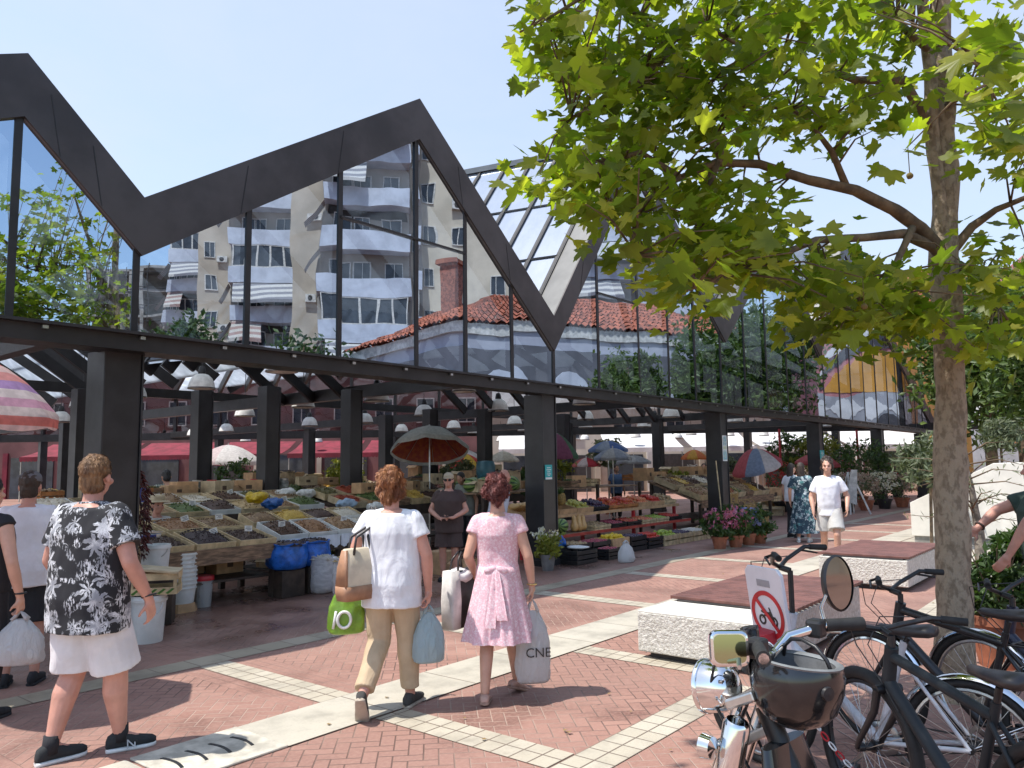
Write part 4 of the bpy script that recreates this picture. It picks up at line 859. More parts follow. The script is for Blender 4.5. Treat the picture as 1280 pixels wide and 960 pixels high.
# --- left edge: woman with long black hair, person in the grey cap
t,Q,hp,hr,s,up=person('woman with long black hair at the left edge, bare arm holding a plastic bag',V((-3.74,5.6,0)),RZ(-10),1.68,dict(elbR=(.26,-.03,1.12),wrR=(.27,.05,.86)),SK1,('tee',BLK,.9,.08),('pants',BLK,.9,1.),('long',HBK),(BLK,BLK),vox=.009,curl=(.5,1.),group=None)
LW=t; LQ=Q
m=M(); a_=V(Q['wrR']); m.tube([a_+V((.036*cos(q),.036*sin(q),.03)) for q in [2*PI*i/14 for i in range(14)]],.007,6,closed=True); m.obj('bracelet',BLKPL,t,180,False)
t,Q,hp,hr,s,up=person('person in white T-shirt and black shorts with a dark grey cap, seen from behind',V((-4.0,6.5,0)),RZ(20),1.70,dict(elbR=(.25,.03,1.13),wrR=(.22,.2,.98)),SK3,('tee',WT,.80,.5),('shorts',BLK,.95,1.1),('crop',HDK),(BLK,BLK),girth=1.1,vox=.009)
def cap(t,hp,hr,s,mat,peak=1):
    m=M(); m.ell(hp(0,-.008,.066),(.09*s,.106*s,.075*s),hr); o=m.obj('cap',mat,t,180,False); m=M(); m.loft([(hp(0,.10,.045),V(hr@V((.07,0,0)))*s,V(hr@V((0,.075,-.01)))*s),(hp(0,.10,.053),V(hr@V((.07,0,0)))*s,V(hr@V((0,.075,-.01)))*s)],20); m.obj('peak',mat,o,60,False); return o
cap(t,hp,hr,s,cloth('dark_grey_cap',(.13,.13,.14)))
# --- vendors
t,Q,hp,hr,s,up=person('stallholder in dark brown T-shirt, pale cap and sunglasses facing us',P(561,700,11.9)*V((1,1,0)) if False else V((P(561,640,11.9).x,11.9,0)),RZ(176),1.60,dict(elbR=(.30,.0,1.14),wrR=(.12,.20,1.02),elbL=(-.29,.0,1.14),wrL=(-.10,.21,1.03),hdR=(-.8,.4,.1),hdL=(.8,.4,.05),pnR=(0,-.2,-1),pnL=(0,0,1)),SK3,('tee',BRN,.78,.55),('shorts',BRN,.9,1.1),('long',HDK),(BLK,BLK),girth=1.22,leg=1.1,vox=.011,face=True,sh=1.06)
cap(t,hp,hr,s,cloth('khaki_cap',(.42,.35,.25)))
m=M()
for x in (-1,1): m.ell(hp(.034*x,.094,.01),(.027*s,.010*s,.020*s),hr,10,8)
m.bar(hp(-.08,.05,.018),hp(-.03,.098,.015),.005,.008); m.bar(hp(.08,.05,.018),hp(.03,.098,.015),.005,.008); m.obj('sunglasses',BLKPL,t,60,False)
m=M(); b_=V(Q['wrL'])+V((.09,.03,.02)); m.box(b_,(.14,.075,.010)); m.obj('phone',BLKPL,None) if False else None
ph=thing('phone','dark phone held by the stallholder in brown','phone',wpt(t,(.0,.33*s,1.055*s)),RZ(176)); M().box((0,0,0),(.075,.14,.009)).obj('case',BLKPL,ph,world=False); M().box((0,0,.006),(.068,.128,.003)).obj('screen',PANE,ph,world=False)
q=P(196,640,10.75); t,Q,hp,hr,s,up=person('stallholder in pale T-shirt and straw hat sitting behind the olive table',V((q.x,q.y,0)),RZ(-130),1.66,dict(elbR=(.22,.1,1.12),wrR=(.2,.3,1.1),elbL=(-.22,.1,1.12),wrL=(-.2,.32,1.06),hdL=(.2,1,0),hdR=(-.2,1,0)),SK3,('tee',GRY,.85,.6),('pants',JEAN,.9,1.),('crop',HBK),(BLK,BLK),vox=.012,sit=.32,face=True)
m=M(); m.lathe([(.16,.0),(.15,.01),(.10,.02),(.095,.08),(.06,.10),(0,.105)],hp(0,0,.055),n=18).lathe([(0,-.004),(.10,-.004),(.16,-.004),(.162,0)],hp(0,0,.055),n=18); m.obj('hat',pm('straw',(.55,.45,.30),.8),t,60,False)
q=P(209,620,14.2); person('stallholder in green and white checked shirt bending over the stall, back turned',V((q.x,q.y,0)),RZ(35),1.72,dict(head=(0,.05,1.60)),SK2,('shirt',PLAID,.8,1.5),('pants',JEAN,.9,1.),('crop',HBK),(BLK,BLK),girth=1.2,vox=.012,lean=.12,nod=-.4)
q=P(617,620,13.2); person('bald man in a pale blue shirt behind the woman in pink',V((q.x+.05,q.y,0)),RZ(-70),1.66,dict(head=(-.02,.06,1.60)),SK3,('shirt',LBL,.8,.6),('pants',OLV,.9,1.),('sides',HDK),(BLK,BLK),girth=1.15,vox=.012,lean=.15)
q=P(584,620,15.5); person('person in grey shirt bending over trays behind the stallholder in brown',V((q.x,q.y,0)),RZ(150),1.62,dict(head=(0,.08,1.58)),SK2,('shirt',OLV,.8,.6),('pants',BLK,.9,1.),('crop',HBK),(BLK,BLK),vox=.013,lean=.25,nod=-.4)
# --- far walkers
t,Q,hp,hr,s,up=person('young man in white T-shirt and pale grey shorts walking towards us',V((P(1040,700,12.9).x,12.9,0)),RZ(158),1.74,dict(kneeL=(-.10,.17,.53),ankL=(-.10,.13,.10),pitL=.15,kneeR=(.10,-.03,.50),ankR=(.10,-.25,.14),pitR=-.5,elbL=(-.29,-.03,1.14),wrL=(-.27,.12,.96),elbR=(.27,.0,1.13),wrR=(.24,.12,.91)),SK1,('tee',WT,.82,.72),('shorts',GRY,.82,1.1),('short',HDK),(WHPL,WHPL),vox=.010,face=True,girth=.90,sh=1.0)
t,Q,hp,hr,s,up=person('woman with long dark hair in a teal and white leafy dress, walking away',V((P(1006,690,16.9).x,16.9,0)),RZ(-25),1.68,dict(ankL=(-.1,-.12,.09)),SK1,('dress',FDR,1.0,.8),('skirt',FDR,1.05,.20,.30,7),('long',HDK),(WHPL,WHPL),vox=.012,bust=.01)
person('person in white top and dark trousers beside the woman in the leafy dress',V((P(994,690,17.9).x,17.9,0)),RZ(-60),1.66,{},SK1,('tee',WT,.85,.55),('pants',BLK,.95,1.1),('long',HDK),(BLK,BLK),vox=.013)
# --- person cut by the right edge of the view
q=P(1302,600,6.1); t,Q,hp,hr,s,up=person('person in dark green top and jeans reaching out an arm at the right edge',V((q.x,q.y,0)),RZ(78),1.74,dict(elbR=(.20,.26,1.30),wrR=(.12,.44,1.16),elbL=(-.22,.2,1.24),wrL=(-.18,.34,.98),hdR=(-.1,.8,-.5),hdL=(.1,.6,-.8)),SK3,('tee',GRN,.92,.62),('pants',JEAN,.95,1.1),('crop',HDK),(BLK,BLK),girth=1.1,vox=.009)
m=M(); a_=V(Q['wrR']); d_=(V(Q['wrR'])-V(Q['elbR'])).normalized(); x_=d_.orthogonal().normalized(); y_=d_.cross(x_); m.tube([a_-d_*.03+(x_*cos(z)+y_*sin(z))*.034 for z in [2*PI*i/14 for i in range(14)]],.008,6,closed=True); m.obj('watch_strap',BRN,t,180,False)
# ---------------------------------------------------------------- bags
def plastic(label,top,w,h,d,mat,rz=0.,name='plastic_bag',fill=None,txt=None,tmat=None,cat='bag'):
    """soft carrier bag hanging from its two handles at top"""
    b=thing(name,label,cat,(top.x,top.y,top.z),rz); n=40; vs=[]; rw=[(0.14,.30,.25),(.24,.55,.42),(.36,.80,.64),(.52,.97,.86),(.70,1.05,1.),(.88,1.04,.98),(.97,.98,.86),(1.,.80,.5)]; rows=[]
    for (a0,a1,a2),(b0,b1,b2) in zip(rw,rw[1:]): rows+=[(a0+(b0-a0)*i/3,a1+(b1-a1)*i/3,a2+(b2-a2)*i/3) for i in range(3)]
    rows.append(rw[-1])
    for q,a,c in rows:
        for j in range(n):
            th=2*PI*j/n; f=1+.05*sin(5*th+q*6)*(1.2-q)+.16*max(0,.62-q)*sin(11*th+2*sin(3*th))+.10*max(0,q-.7)*abs(cos(th))**3+.13*noise.noise(V((cos(th)*2.4,sin(th)*2.4,q*5+h*9)))+.05*noise.noise(V((cos(th)*6,sin(th)*6,q*9+h*9))); vs.append((w/2*a*f*cos(th),d/2*c*f*sin(th),-h*q))
    k=len(rows); m=M(); m.add(vs,[(i*n+j,(i+1)*n+j,(i+1)*n+(j+1)%n,i*n+(j+1)%n) for i in range(k-1) for j in range(n)]+[tuple((k-1)*n+j for j in range(n))[::-1]]); m.obj('sack',mat,b,180,False)
    for sy in (-1,1):
        m=M(); m.tube([(-w*.16,sy*d*.10,-h*.15),(-w*.07,sy*d*.05,-h*.05),(0,0,0),(w*.07,sy*d*.05,-h*.05),(w*.16,sy*d*.10,-h*.15)],[w*.05,w*.035,w*.03,w*.035,w*.05],6); m.obj('handle',mat,b,180,False)
    if txt: textobj(txt,'lettering',tmat,b,absmat(b)@frame(V((w*.10,-d*.5-.006,-h*.62)),(1,0,0),(0,.05,1)),h*.16,.001)
    return b
def bagmat(name,c,tr=.45):
    m,nt,b=newmat(name); k=NT(nt); co=k.co(); b.inputs['Base Color'].default_value=(*c,1); b.inputs['Roughness'].default_value=.3; t2=k.n('ShaderNodeBsdfTranslucent'); t2.inputs[0].default_value=(*c,1); mx=k.n('ShaderNodeMixShader'); mx.inputs[0].default_value=tr
    k.l(b.outputs[0],mx.inputs[1]); k.l(t2.outputs[0],mx.inputs[2]); k.l(mx.outputs[0],nt.nodes['Material Output'].inputs[0]); k.bump(k.noise(13,4,k.co(scale=(1.8,1.8,.45)),.55,2.2),.55,.05,b); return m
BGB=bagmat('bluish_film',(.50,.62,.66)); BGW=bagmat('white_film',(.74,.74,.74))
hpos=lambda t,Q,a,dz=.10:wpt(t,V(Q['wr'+a])+V((0,.012,-dz)))
plastic('pale blue see-through carrier bag in the right hand of the woman in white',hpos(WW,WQ,'R'),.21,.40,.15,BGB,.3)
plastic('white carrier bag with dark letters in the right hand of the woman in pink',hpos(PW,PQ,'R'),.25,.60,.16,BGW,.15,txt='CNE',tmat=BLKPL)
plastic('white plastic bag hanging from the hand of the woman at the left edge',hpos(LW,LQ,'R'),.30,.36,.2,BGW,.2)
# shoulder bag of the woman in white
CRM=pm('cream_leather',(.62,.53,.40),.5,0,.1,8,.15); TAN=pm('tan_leather',(.36,.19,.11),.5,0,.15,8,.15); LEA=pm('dark_leather',(.035,.03,.03),.4)
b=thing('shoulder_bag','cream and tan leather bag on the left shoulder of the woman in white','bag',wpt(WW,(-.19,-.15,.80)),RZ(48))
m=M(); m.loft([((0,0,0),.155,.065,5),((0,0,.05),.165,.075,5),((0,0,.22),.155,.062,4),((0,0,.335),.14,.03,3),((0,0,.345),.13,.012,3)],28); m.obj('pouch',CRM,b,180,False)
m=M(); m.loft([((0,0,-.004),.158,.068,5),((0,0,.05),.169,.079,5),((0,0,.095),.168,.078,5)],28); m.obj('base_panel',TAN,b,180,False)
for sx in (-1,1): M().loft([((sx*.150,0,.09),.016,.066,3),((sx*.142,0,.22),.015,.055,3),((sx*.125,0,.335),.015,.026,3)],14).obj('side_panel',TAN,b,180,False)
shp=absmat(b).inverted()@wpt(WW,V(WQ['shL'])+V((.03,0,.078)))
for sy in (-1,1): 
    m=M(); m.tube([(-.075,sy*.035,.30),V((-.05,sy*.03,.42)),shp+V((-.012,sy*.022-.04,-.10)),shp+V((0,sy*.02,0)),shp+V((.012,sy*.022+.05,-.10)),V((.05,sy*.03,.42)),(.075,sy*.035,.30)],.010,6); m.obj('strap',LEA,b,180,False)
GRB=pm('green_shopping_film',(.17,.31,.03),.35,0,.2,6,.5,.02,14)
b=plastic('bright green shopping bag with a white ring, hanging behind the shoulder bag',wpt(WW,(-.32,-.02,.93)),.24,.40,.14,GRB,.25)
M().tube([(-.02+.045*cos(a),-.074,-.29+.055*sin(a)) for a in [2*PI*i/20 for i in range(20)]],.011,6,closed=True).obj('ring_print',WHPL,b,180,False); M().tube([(-.095,-.056,-.35),(-.085,-.064,-.29),(-.075,-.060,-.23)],.010,6).obj('letter_print',WHPL,b,180,False)
# tote of the woman in pink
b=thing('tote_bag','black and white tote hanging from the left arm of the woman in pink','bag',wpt(PW,(-.30,.10,.50)),RZ(55)); 
M().loft([((0,0,0),.15,.055,6),((0,0,.2),.155,.06,6),((0,0,.42),.15,.045,6)],24).obj('pouch',LEA,b,180,False)
M().loft([((-.10,0,-.002),.055,.058,6),((-.10,0,.2),.06,.063,6),((-.10,0,.422),.055,.048,6)],20).obj('white_panel',pm('white_canvas',(.66,.63,.60),.8),b,180,False)
for sy in (-1,1): M().tube([(-.07,sy*.04,.41),(-.05,sy*.03,.50),(0,sy*.015,.55),(.05,sy*.03,.50),(.07,sy*.04,.41)],.009,6).obj('strap',LEA,b,180,False)
b=thing('folded_cardigan','pale cloth bundle on the left arm of the woman in pink','clothing',wpt(PW,(-.30,.10,.88)),.3); m=M(); m.ell((0,0,0),(.11,.09,.055)); m.ell((-.06,.02,-.03),(.07,.06,.06)); remesh(m,'cloth',WSH,b,.012,3,wr=.012,wscale=(14,14,14))
# ================================================================ plane tree beside the bikes
pb=P(1196,850,5.75); PT=thing('plane_tree','plane tree with mottled trunk and big lobed leaves spreading over the parked bikes','tree',(pb.x,pb.y,0))
def pth(l): return [P(a,b,c) for a,b,c in l]
def knobby(pts,rs,n=12,sub=5,amp=.1):
    out=[];rr=[]
    for i in range(len(pts)-1):
        for j in range(sub):
            t=j/sub; p=pts[i].lerp(pts[i+1],t); out.append(p+V((noise.noise(p*3),noise.noise(p*3+V((9,0,0))),0))*rs[i]*.25); rr.append((rs[i]+(rs[i+1]-rs[i])*t)*(1+amp*noise.noise(p*6)))
    out.append(pts[-1]); rr.append(rs[-1]); m=M(); m.tube(out,rr,n); return m
tr=[V((pb.x,pb.y,-.05)),V((pb.x,pb.y,.12))]+pth([(1194,760,5.75),(1190,640,5.75),(1188,520,5.75),(1186,420,5.75),(1182,335,5.75),(1181,300,5.75)])
knobby(tr,[.165,.135,.122,.115,.110,.104,.108,.10],16,6,.12).obj('trunk',BARK,PT,180)
knobby(pth([(1181,322,5.75),(1182,230,5.75),(1180,120,5.7),(1174,0,5.65),(1165,-160,5.6),(1150,-330,5.5)]),[.10,.088,.078,.068,.05,.02],14,5).obj('trunk',BARK,PT,180)
knobby(pth([(1180,300,5.72),(1168,190,5.7),(1163,90,5.6),(1150,-20,5.5),(1120,-150,5.3),(1080,-300,5.1)]),[.05,.05,.045,.04,.03,.012],10,5).obj('limb',BARK,PT,180)
LIMBS=[[(1178,318,5.72),(1150,285,5.6),(1118,262,5.5),(1070,238,5.35),(1010,225,5.2),(950,205,5.05),(895,203,4.9),(850,222,4.75),(800,255,4.6),(750,270,4.5)],
 [(905,203,4.92),(885,160,4.9),(862,110,4.85),(838,62,4.8),(800,20,4.75),(740,-10,4.7),(690,20,4.6),(650,40,4.5)],
 [(1172,312,5.7),(1130,292,5.5),(1080,297,5.3),(1020,300,5.1),(960,325,4.9),(900,350,4.7),(850,365,4.6)],
 [(1190,315,5.75),(1215,283,5.7),(1245,262,5.6),(1300,240,5.5),(1360,200,5.4)],
 [(1168,170,5.7),(1130,100,5.5),(1070,100,5.3),(1000,75,5.1),(930,60,4.9),(860,20,4.8)],
 [(1160,60,5.5),(1100,10,5.2),(1020,-40,5.0),(930,-60,4.8),(820,-90,4.6)],
 [(1060,238,5.35),(1040,190,5.2),(1010,150,5.1),(980,130,5.0)],
 [(1140,285,5.5),(1120,330,5.3),(1090,370,5.1),(1060,400,5.0)],
 [(1186,130,5.6),(1225,100,5.0),(1245,90,4.2),(1255,100,3.5)],
 [(1192,330,5.75),(1225,350,5.6),(1260,400,5.4)],
 [(895,203,4.9),(880,260,4.8),(860,310,4.7)],[(800,255,4.6),(790,300,4.5),(800,330,4.4)],[(838,62,4.8),(790,110,4.7),(740,140,4.6),(700,150,4.5)],[(850,222,4.75),(800,190,4.7),(740,210,4.6)]]
NODES=[]
for li,l in enumerate(LIMBS):
    p=pth(l); k0=.058 if li in(0,) else .042 if li in (2,3,4) else .03; rs=[max(.008,k0*(1-.86*i/(len(p)-1))) for i in range(len(p))]
    if li==1: rs=[.03*(1-.8*i/7) for i in range(8)]
    knobby(p,rs,8,4,.12).obj('limb',BRANCH,PT,180)
    for i in range(1,len(p)):
        for t in (0,.33,.66): NODES.append(p[i-1].lerp(p[i],t))
LOBES=[(0,1.0),(10,.80),(15,.84),(22,.66),(33,.50),(43,.70),(49,.72),(56,.94),(63,.74),(70,.72),(84,.52),(98,.60),(110,.76),(122,.58),(150,.36),(180,.18)]
LP_=[(a,r) for a,r in LOBES]+[(-a,r) for a,r in LOBES[::-1] if 0<a<180]
def planeleaf(m,c,nrm,axis,s):
    nrm=nrm.normalized(); a=(axis-nrm*axis.dot(nrm)).normalized(); b=nrm.cross(a); vs=[c]; fold=U(-.1,.45); dr=U(-.1,.55)
    for ang,r in LP_:
        x=cos(R_(ang))*r; y=sin(R_(ang))*r*.95; vs.append(c+(a*x+b*y)*s+nrm*s*(fold*abs(y)*.6-dr*max(0,x)**2*.6))
    n=len(vs)-1; m.add(vs,[(0,1+i,1+(i+1)%n) for i in range(n)])
BLOBS=[(712,35,45,50,7),(722,85,30,30,3),(780,50,60,60,11),(850,45,70,70,13),(940,40,70,62,12),(1030,40,70,55,11),(1120,35,50,50,8),(765,125,45,38,6),(760,228,42,38,6),(735,195,25,25,2),(800,200,45,50,8),(820,130,55,48,8),(835,268,42,38,5),(890,130,60,55,8),(945,130,50,40,6),(895,262,45,40,6),(865,312,45,38,6),(925,325,50,32,7),(985,340,50,34,7),(1055,365,60,38,11),(1120,380,45,45,8),(1040,140,40,35,5),(1095,130,38,40,5),(1045,398,50,22,5),(1120,400,40,18,4),(955,270,35,25,3),(820,330,30,35,4),(800,300,22,22,2),(870,352,30,15,2),(1125,195,22,22,1),
 (1240,400,45,45,6),(1215,415,25,25,2),(1270,350,25,40,3),(1250,200,35,25,2),(1275,130,45,80,7),(1230,60,40,60,5),(1340,300,60,90,6),(1225,330,25,30,2),(672,40,25,35,3),(690,235,25,30,3),
 (800,-90,160,60,14),(1000,-110,160,70,14),(1150,-200,150,110,14),(1000,-260,180,90,10),(820,-200,120,60,6)]
mleaf=M(); mtw=M(); SEED=[]
for bx,by,rx,ry,n in BLOBS:
    for _ in range(int(n*1.3+.5)):
        a=U(0,2*PI); q=math.sqrt(U(0,1)); px,py=bx+rx*q*cos(a),by+ry*q*sin(a)
        base=4.75+(px-800)/400*.55 if px<1180 else 5.3
        c=P(px,py,base+random.gauss(0,.45))
        nd=min(NODES,key=lambda p:(p-c).length); mid=nd.lerp(c,.5)+V((0,0,.06)); mtw.tube([nd,mid,c],[.009,.006,.003],5)
        if random.random()<.04: SEED.append(c)
        for i in range(random.randint(9,13)):
            off=V((random.gauss(0,1),random.gauss(0,1),random.gauss(0,.75)))*.14; nr=V((random.gauss(0,.75)-.25,random.gauss(0,.75)-.15,1)); ax=(off+V((U(-.1,.1),U(-.1,.1),-.12)))
            if ax.length<.01: ax=V((1,0,0))
            planeleaf(mleaf,c+off,nr,ax,U(.062,.118))
for i in range(46):
    c=P(U(1190,1300),U(40,190),U(3.0,3.7)); nr=V((random.gauss(0,.6)-.2,random.gauss(0,.6)-.4,1)); planeleaf(mleaf,c,nr,V((U(-1,.4),U(-1,1),-.4)),U(.09,.13))
# unseen high left bough, added above the view so its leaves shade the bikes
b0=P(1020,-40,5.0)
for_=[b0,V((.9,4.2,5.7)),V((0,3.6,6.3)),V((-.9,3.1,6.7)),V((-1.7,2.7,6.9))]
knobby(for_,[.035,.03,.024,.016,.008],8,4,.12).obj('limb',BRANCH,PT,180)
for _ in range(150):
    c=V((U(-1.9,.5),U(2.2,4.1),U(5.9,7.2))); nd=min([for_[i].lerp(for_[i+1],t) for i in range(4) for t in (0,.33,.66)],key=lambda p:(p-c).length); mtw.tube([nd,nd.lerp(c,.5)+V((0,0,.06)),c],[.009,.006,.003],5)
    for i in range(random.randint(6,9)):
        off=V((random.gauss(0,1),random.gauss(0,1),random.gauss(0,.75)))*.15; planeleaf(mleaf,c+off,V((random.gauss(0,.6),random.gauss(0,.6),1)),off+V((.02,0,-.1)),U(.075,.125))
mleaf.obj('crown',LEAF,PT); mtw.obj('twigs',BRANCH,PT,180)
for c in SEED[:9]: 
    m=M(); m.ell(c-V((0,0,.16)),.017,jit=.15); m.cyl(c,c-V((0,0,.145)),.0025,n=5); m.obj('seed_ball',pm('seed_brown',(.16,.12,.04),.9),PT,180)
# ================================================================ benches, planter wall, pots
CONC=pm('rough_white_concrete',(.66,.64,.59),.95,0,.16,26,1.,.02,42,c2=(.50,.48,.43)); CONS=pm('smooth_white_concrete',(.72,.69,.63),.85,0,.08,2,.15)
SLAT=pm('maroon_slat',(.165,.07,.058),.6,0,.2,5,.3,.004,50)
def bench(u0,u1,w0,w1,h,margin,label):
    t=thing('bench',label,'bench',F((u0+u1)/2,(w0+w1)/2,0),ZR); L,W=u1-u0,w1-w0
    M().box((0,0,.035),(L-.16,W-.16,.07)).obj('plinth',SHADE,t,world=False)
    M().box((0,0,.06+(h-.06)/2),(L,W,h-.06)).obj('block',[CONC],t,world=False,bevel=.012)
    if margin: M().box((-L/2+margin/2,0,h+.0035),(margin-.01,W-.012,.006)).obj('top_margin',CONS,t,world=False)
    x=-L/2+margin+.03; d=.105
    m=M(); m.box(((-L/2+margin+L/2)/2,0,h+.01),(L-margin-.04,W*.9,.018)); m.obj('batten',SHADE,t,world=False)
    while x<L/2+.02:
        M().box((x+d/2,0,h+.034),(d-.022,W+.04,.03)).obj('slat',SLAT,t,world=False,bevel=.004); x+=d
bench(-4.6,-2.05,4.55,5.72,.40,.62,'white rough concrete bench with maroon slats behind the bollard, the nearer one')
bench(.42,2.5,4.5,5.63,.40,0.,'white concrete bench with maroon slatted top in front of the planter wall, the farther one')
t=thing('planter_wall','white planter wall with a slanting top edge behind the plane tree','wall',F(7.2,4.2,0))
m=M(); m.prism([(0,.14),(8.,.14),(8.,1.62),(1.55,1.62),(0,.82)],F(7.2,4.2,0),NV,UPV,DV*2.6); m.obj('wall',CONS,t,bevel=.01)
m=M(); m.para(F(7.24,4.24,0),NV*7.9,DV*2.5,V((0,0,.138))); m.obj('plinth',pm('grey_plinth',(.30,.29,.27),.85),t)
t=thing('planter_wall','low white wall running on to the right behind the olive tree','wall',F(4.8,8.2,0))
m=M(); m.prism([(0,0),(5.,0),(5.,1.1),(.9,1.1),(0,.6)],F(4.9,7.6,0),NV,UPV,DV*1.6); m.obj('wall',CONS,t,bevel=.01)
# olive tree
ob=G(1228,778); OT=thing('olive_tree','young olive tree with narrow grey green leaves between the plane tree and the pot','tree',(ob.x,ob.y,0))
st=[V((ob.x,ob.y,0)),P(1228,720,8.7),P(1224,665,8.75),P(1214,610,8.7),P(1205,570,8.7)]
m=knobby(st,[.075,.065,.05,.03,.012],10,4,.15); m.obj('trunk',pm('olive_bark',(.24,.21,.17),.9,0,.3,9,.6,.01,30),OT,180)
mt=M(); ml=M()
for i in range(22):
    a=i*2.399; z0=U(.30,1.); b0=st[1].lerp(st[4],z0); d=V((cos(a),sin(a),U(-.1,.55))).normalized()*U(.35,.85); e=b0+d; mid=b0+d*.5+V((0,0,.07)); mt.tube([b0,mid,e],[.010,.006,.002],5)
    for j in range(17):
        q=U(.25,1.05); p=b0.lerp(mid,q*2) if q<.5 else mid.lerp(e,q*2-1); dd=(d.normalized()*.6+V((U(-1,1),U(-1,1),U(-.7,.7)))).normalized(); s=U(.03,.05); sd=dd.cross(V((U(-1,1),U(-1,1),1))).normalized(); ml.add([p,p+dd*s+sd*s*.17,p+dd*s*2.1,p+dd*s-sd*s*.17],[(0,1,2,3)])
mt.obj('branches',BRANCH,OT,180); ml.obj('crown',OLIVE,OT)
q=F(9.5,4.0,0); t=thing('shrub','feathery grey green shrub left of the plane tree trunk','shrub',P(1163,600,15.2)*V((1,1,0))); m=M(); cloud(m,P(1163,578,15.2),(.55,.5,.5),1500,.06,9,1.6); m.obj('foliage',OLIVE,t); m=M(); m.cyl(P(1163,660,15.2)*V((1,1,0)),P(1163,590,15.2),.03,n=6); m.obj('stem',BRANCH,t)
for i,(px,py,Y,r) in enumerate(((1250,545,19.,.5),(1278,690,6.9,.22))):
    c=P(px,py,Y); t=thing('shrub',['grey green bush right of the trunk above the slanting wall','small bush behind the potted shrub at the right edge'][i],'shrub',(c.x,c.y,0)); m=M(); cloud(m,c,(r,r,r*.8),1300,.055,9,1.6); m.obj('foliage',[OLIVE,LEAFD][i],t); m=M(); m.cyl((c.x,c.y,0),c,.03,n=6); m.obj('stem',BRANCH,t)
def potlathe(m,c,r,h): m.lathe([(r*.68,0),(r*.94,h*.82),(r*1.06,h*.83),(r*1.08,h),(r*.94,h),(r*.90,h*.88),(0,h*.86)],c,n=28,capb=True)
c=G(1254,832); t=thing('potted_shrub','leafy shrub in a terracotta pot at the right behind the bicycles','plant',c); m=M(); potlathe(m,c,.25,.42); m.obj('pot',TERRA,t,40)
m=M(); cloud(m,c+V((0,0,.62)),(.32,.32,.24),2200,.042); cloud(m,c+V((.1,0,.80)),(.2,.2,.2),420,.042); m.obj('foliage',LEAFD,t)
m=M()
for i in range(9): a=i*2.4; m.tube([c+V((0,0,.36)),c+V((cos(a)*.1,sin(a)*.1,.65)),c+V((cos(a)*.26,sin(a)*.26,.98))],[.012,.008,.004],5)
m.obj('stems',BRANCH,t)
# ================================================================ bollard with the sign
SRED=pm('sign_red',(.50,.02,.03),.4); BRED=pm('bollard_red',(.36,.02,.035),.45,0,.12,6)
bb=G(1003,992); bt_=P(955,800,4.15); ax_=(bt_-bb).normalized(); t=thing('bollard','leaning red and white striped bollard that carries the no motorcycles sign','bollard',bb)
HB_=.88; m=M(); m.lathe([(.13,0),(.13,.03),(.09,.05)],bb,ax_,20); m.obj('base',BLKPL,t,40)
for i in range(6): m=M(); a=.05+i*.135; r1=.088-.0022*i; m.lathe([(r1,a),(r1-.002,a+.134)],bb,ax_,20,capt=i==5); m.obj('band',[WHPL,BRED][i%2],t,60)
for i in range(3):
    m=M(); q=bb+ax_*(.12+.27*i); m.lathe([(.0,.004),(.013,.004),(.013,0)],q+V((-.5,-.86,0))*.0865,V((-.5,-.86,0)),10); m.obj('reflector',BLKPL,t)
sn=V((-.93,-.36,0)).normalized(); sx_=V((-sn.y,sn.x,0)); sx_=sx_ if sx_.x>0 else -sx_; so_=P(962,782,4.13)
sg=thing('no_motorcycles_sign','white sign plate with a red ring and slash over a motorcycle, on the leaning bollard','sign',so_)
sup=V((ax_.x*.55,ax_.y*.55,1)).normalized(); m=M(); sgp=lambda x,y,d=0.:so_+sx_*x+sup*y+sn*d
hw=.14; m.prism([(-hw,-.33),(hw,-.33),(hw,.27),(hw*.8,.30),(-hw*.8,.30),(-hw,.27)],so_,sx_,sup,-sn*.022); m.obj('plate',pm('sign_white',(.66,.66,.70),.45,0,.06,4),sg,bevel=.004)
m=M(); m.prism([(.075*cos(a*PI/8)*.0+(.12 if 0 else .0),0) for a in range(0)] or [(-.003,-.003),(.003,-.003),(.003,.003)],sgp(0,.05,.001),sx_,sup,sn*.0005) if False else None
m=M(); n=40
for i in range(n):
    a0,a1=2*PI*i/n,2*PI*(i+1)/n; r0_,r1_=.100,.124
    m.prism([(r0_*cos(a0),r0_*sin(a0)),(r1_*cos(a0),r1_*sin(a0)),(r1_*cos(a1),r1_*sin(a1)),(r0_*cos(a1),r0_*sin(a1))],sgp(0,.055,.001),sx_,sup,sn*.002)
m.prism([(-.082,.066),(-.066,.082),(.082,-.066),(.066,-.082)],sgp(0,.055,.0045),sx_,sup,sn*.001); m.obj('red_ring',SRED,sg)
m=M(); o_=sgp(0,.045,.001)
for cx in (-.045,.045):
    for i in range(16): a0,a1=2*PI*i/16,2*PI*(i+1)/16; m.prism([(cx+.016*cos(a0),-.02+.016*sin(a0)),(cx+.027*cos(a0),-.02+.027*sin(a0)),(cx+.027*cos(a1),-.02+.027*sin(a1)),(cx+.016*cos(a1),-.02+.016*sin(a1))],o_,sx_,sup,sn*.002)
m.prism([(-.05,-.015),(-.02,.0),(.02,.0),(.045,-.022),(.05,-.016),(.03,.03),(.022,.05),(.014,.05),(.02,.028),(-.005,.022),(-.045,.028),(-.05,.02),(-.022,.012)],o_+sn*.0005,sx_,sup,sn*.002); m.obj('motorcycle_symbol',BLKPL,sg)
m=M()
for i,(a,y) in enumerate(((.26,-.125),(.20,-.160),(.24,-.195),(.15,-.23))):
    for j in range(7): m.prism([(0,0),(a/9,0),(a/9,.018),(0,.018)],sgp(-a/2+j*a/7,y,.001),sx_,sup,sn*.001)
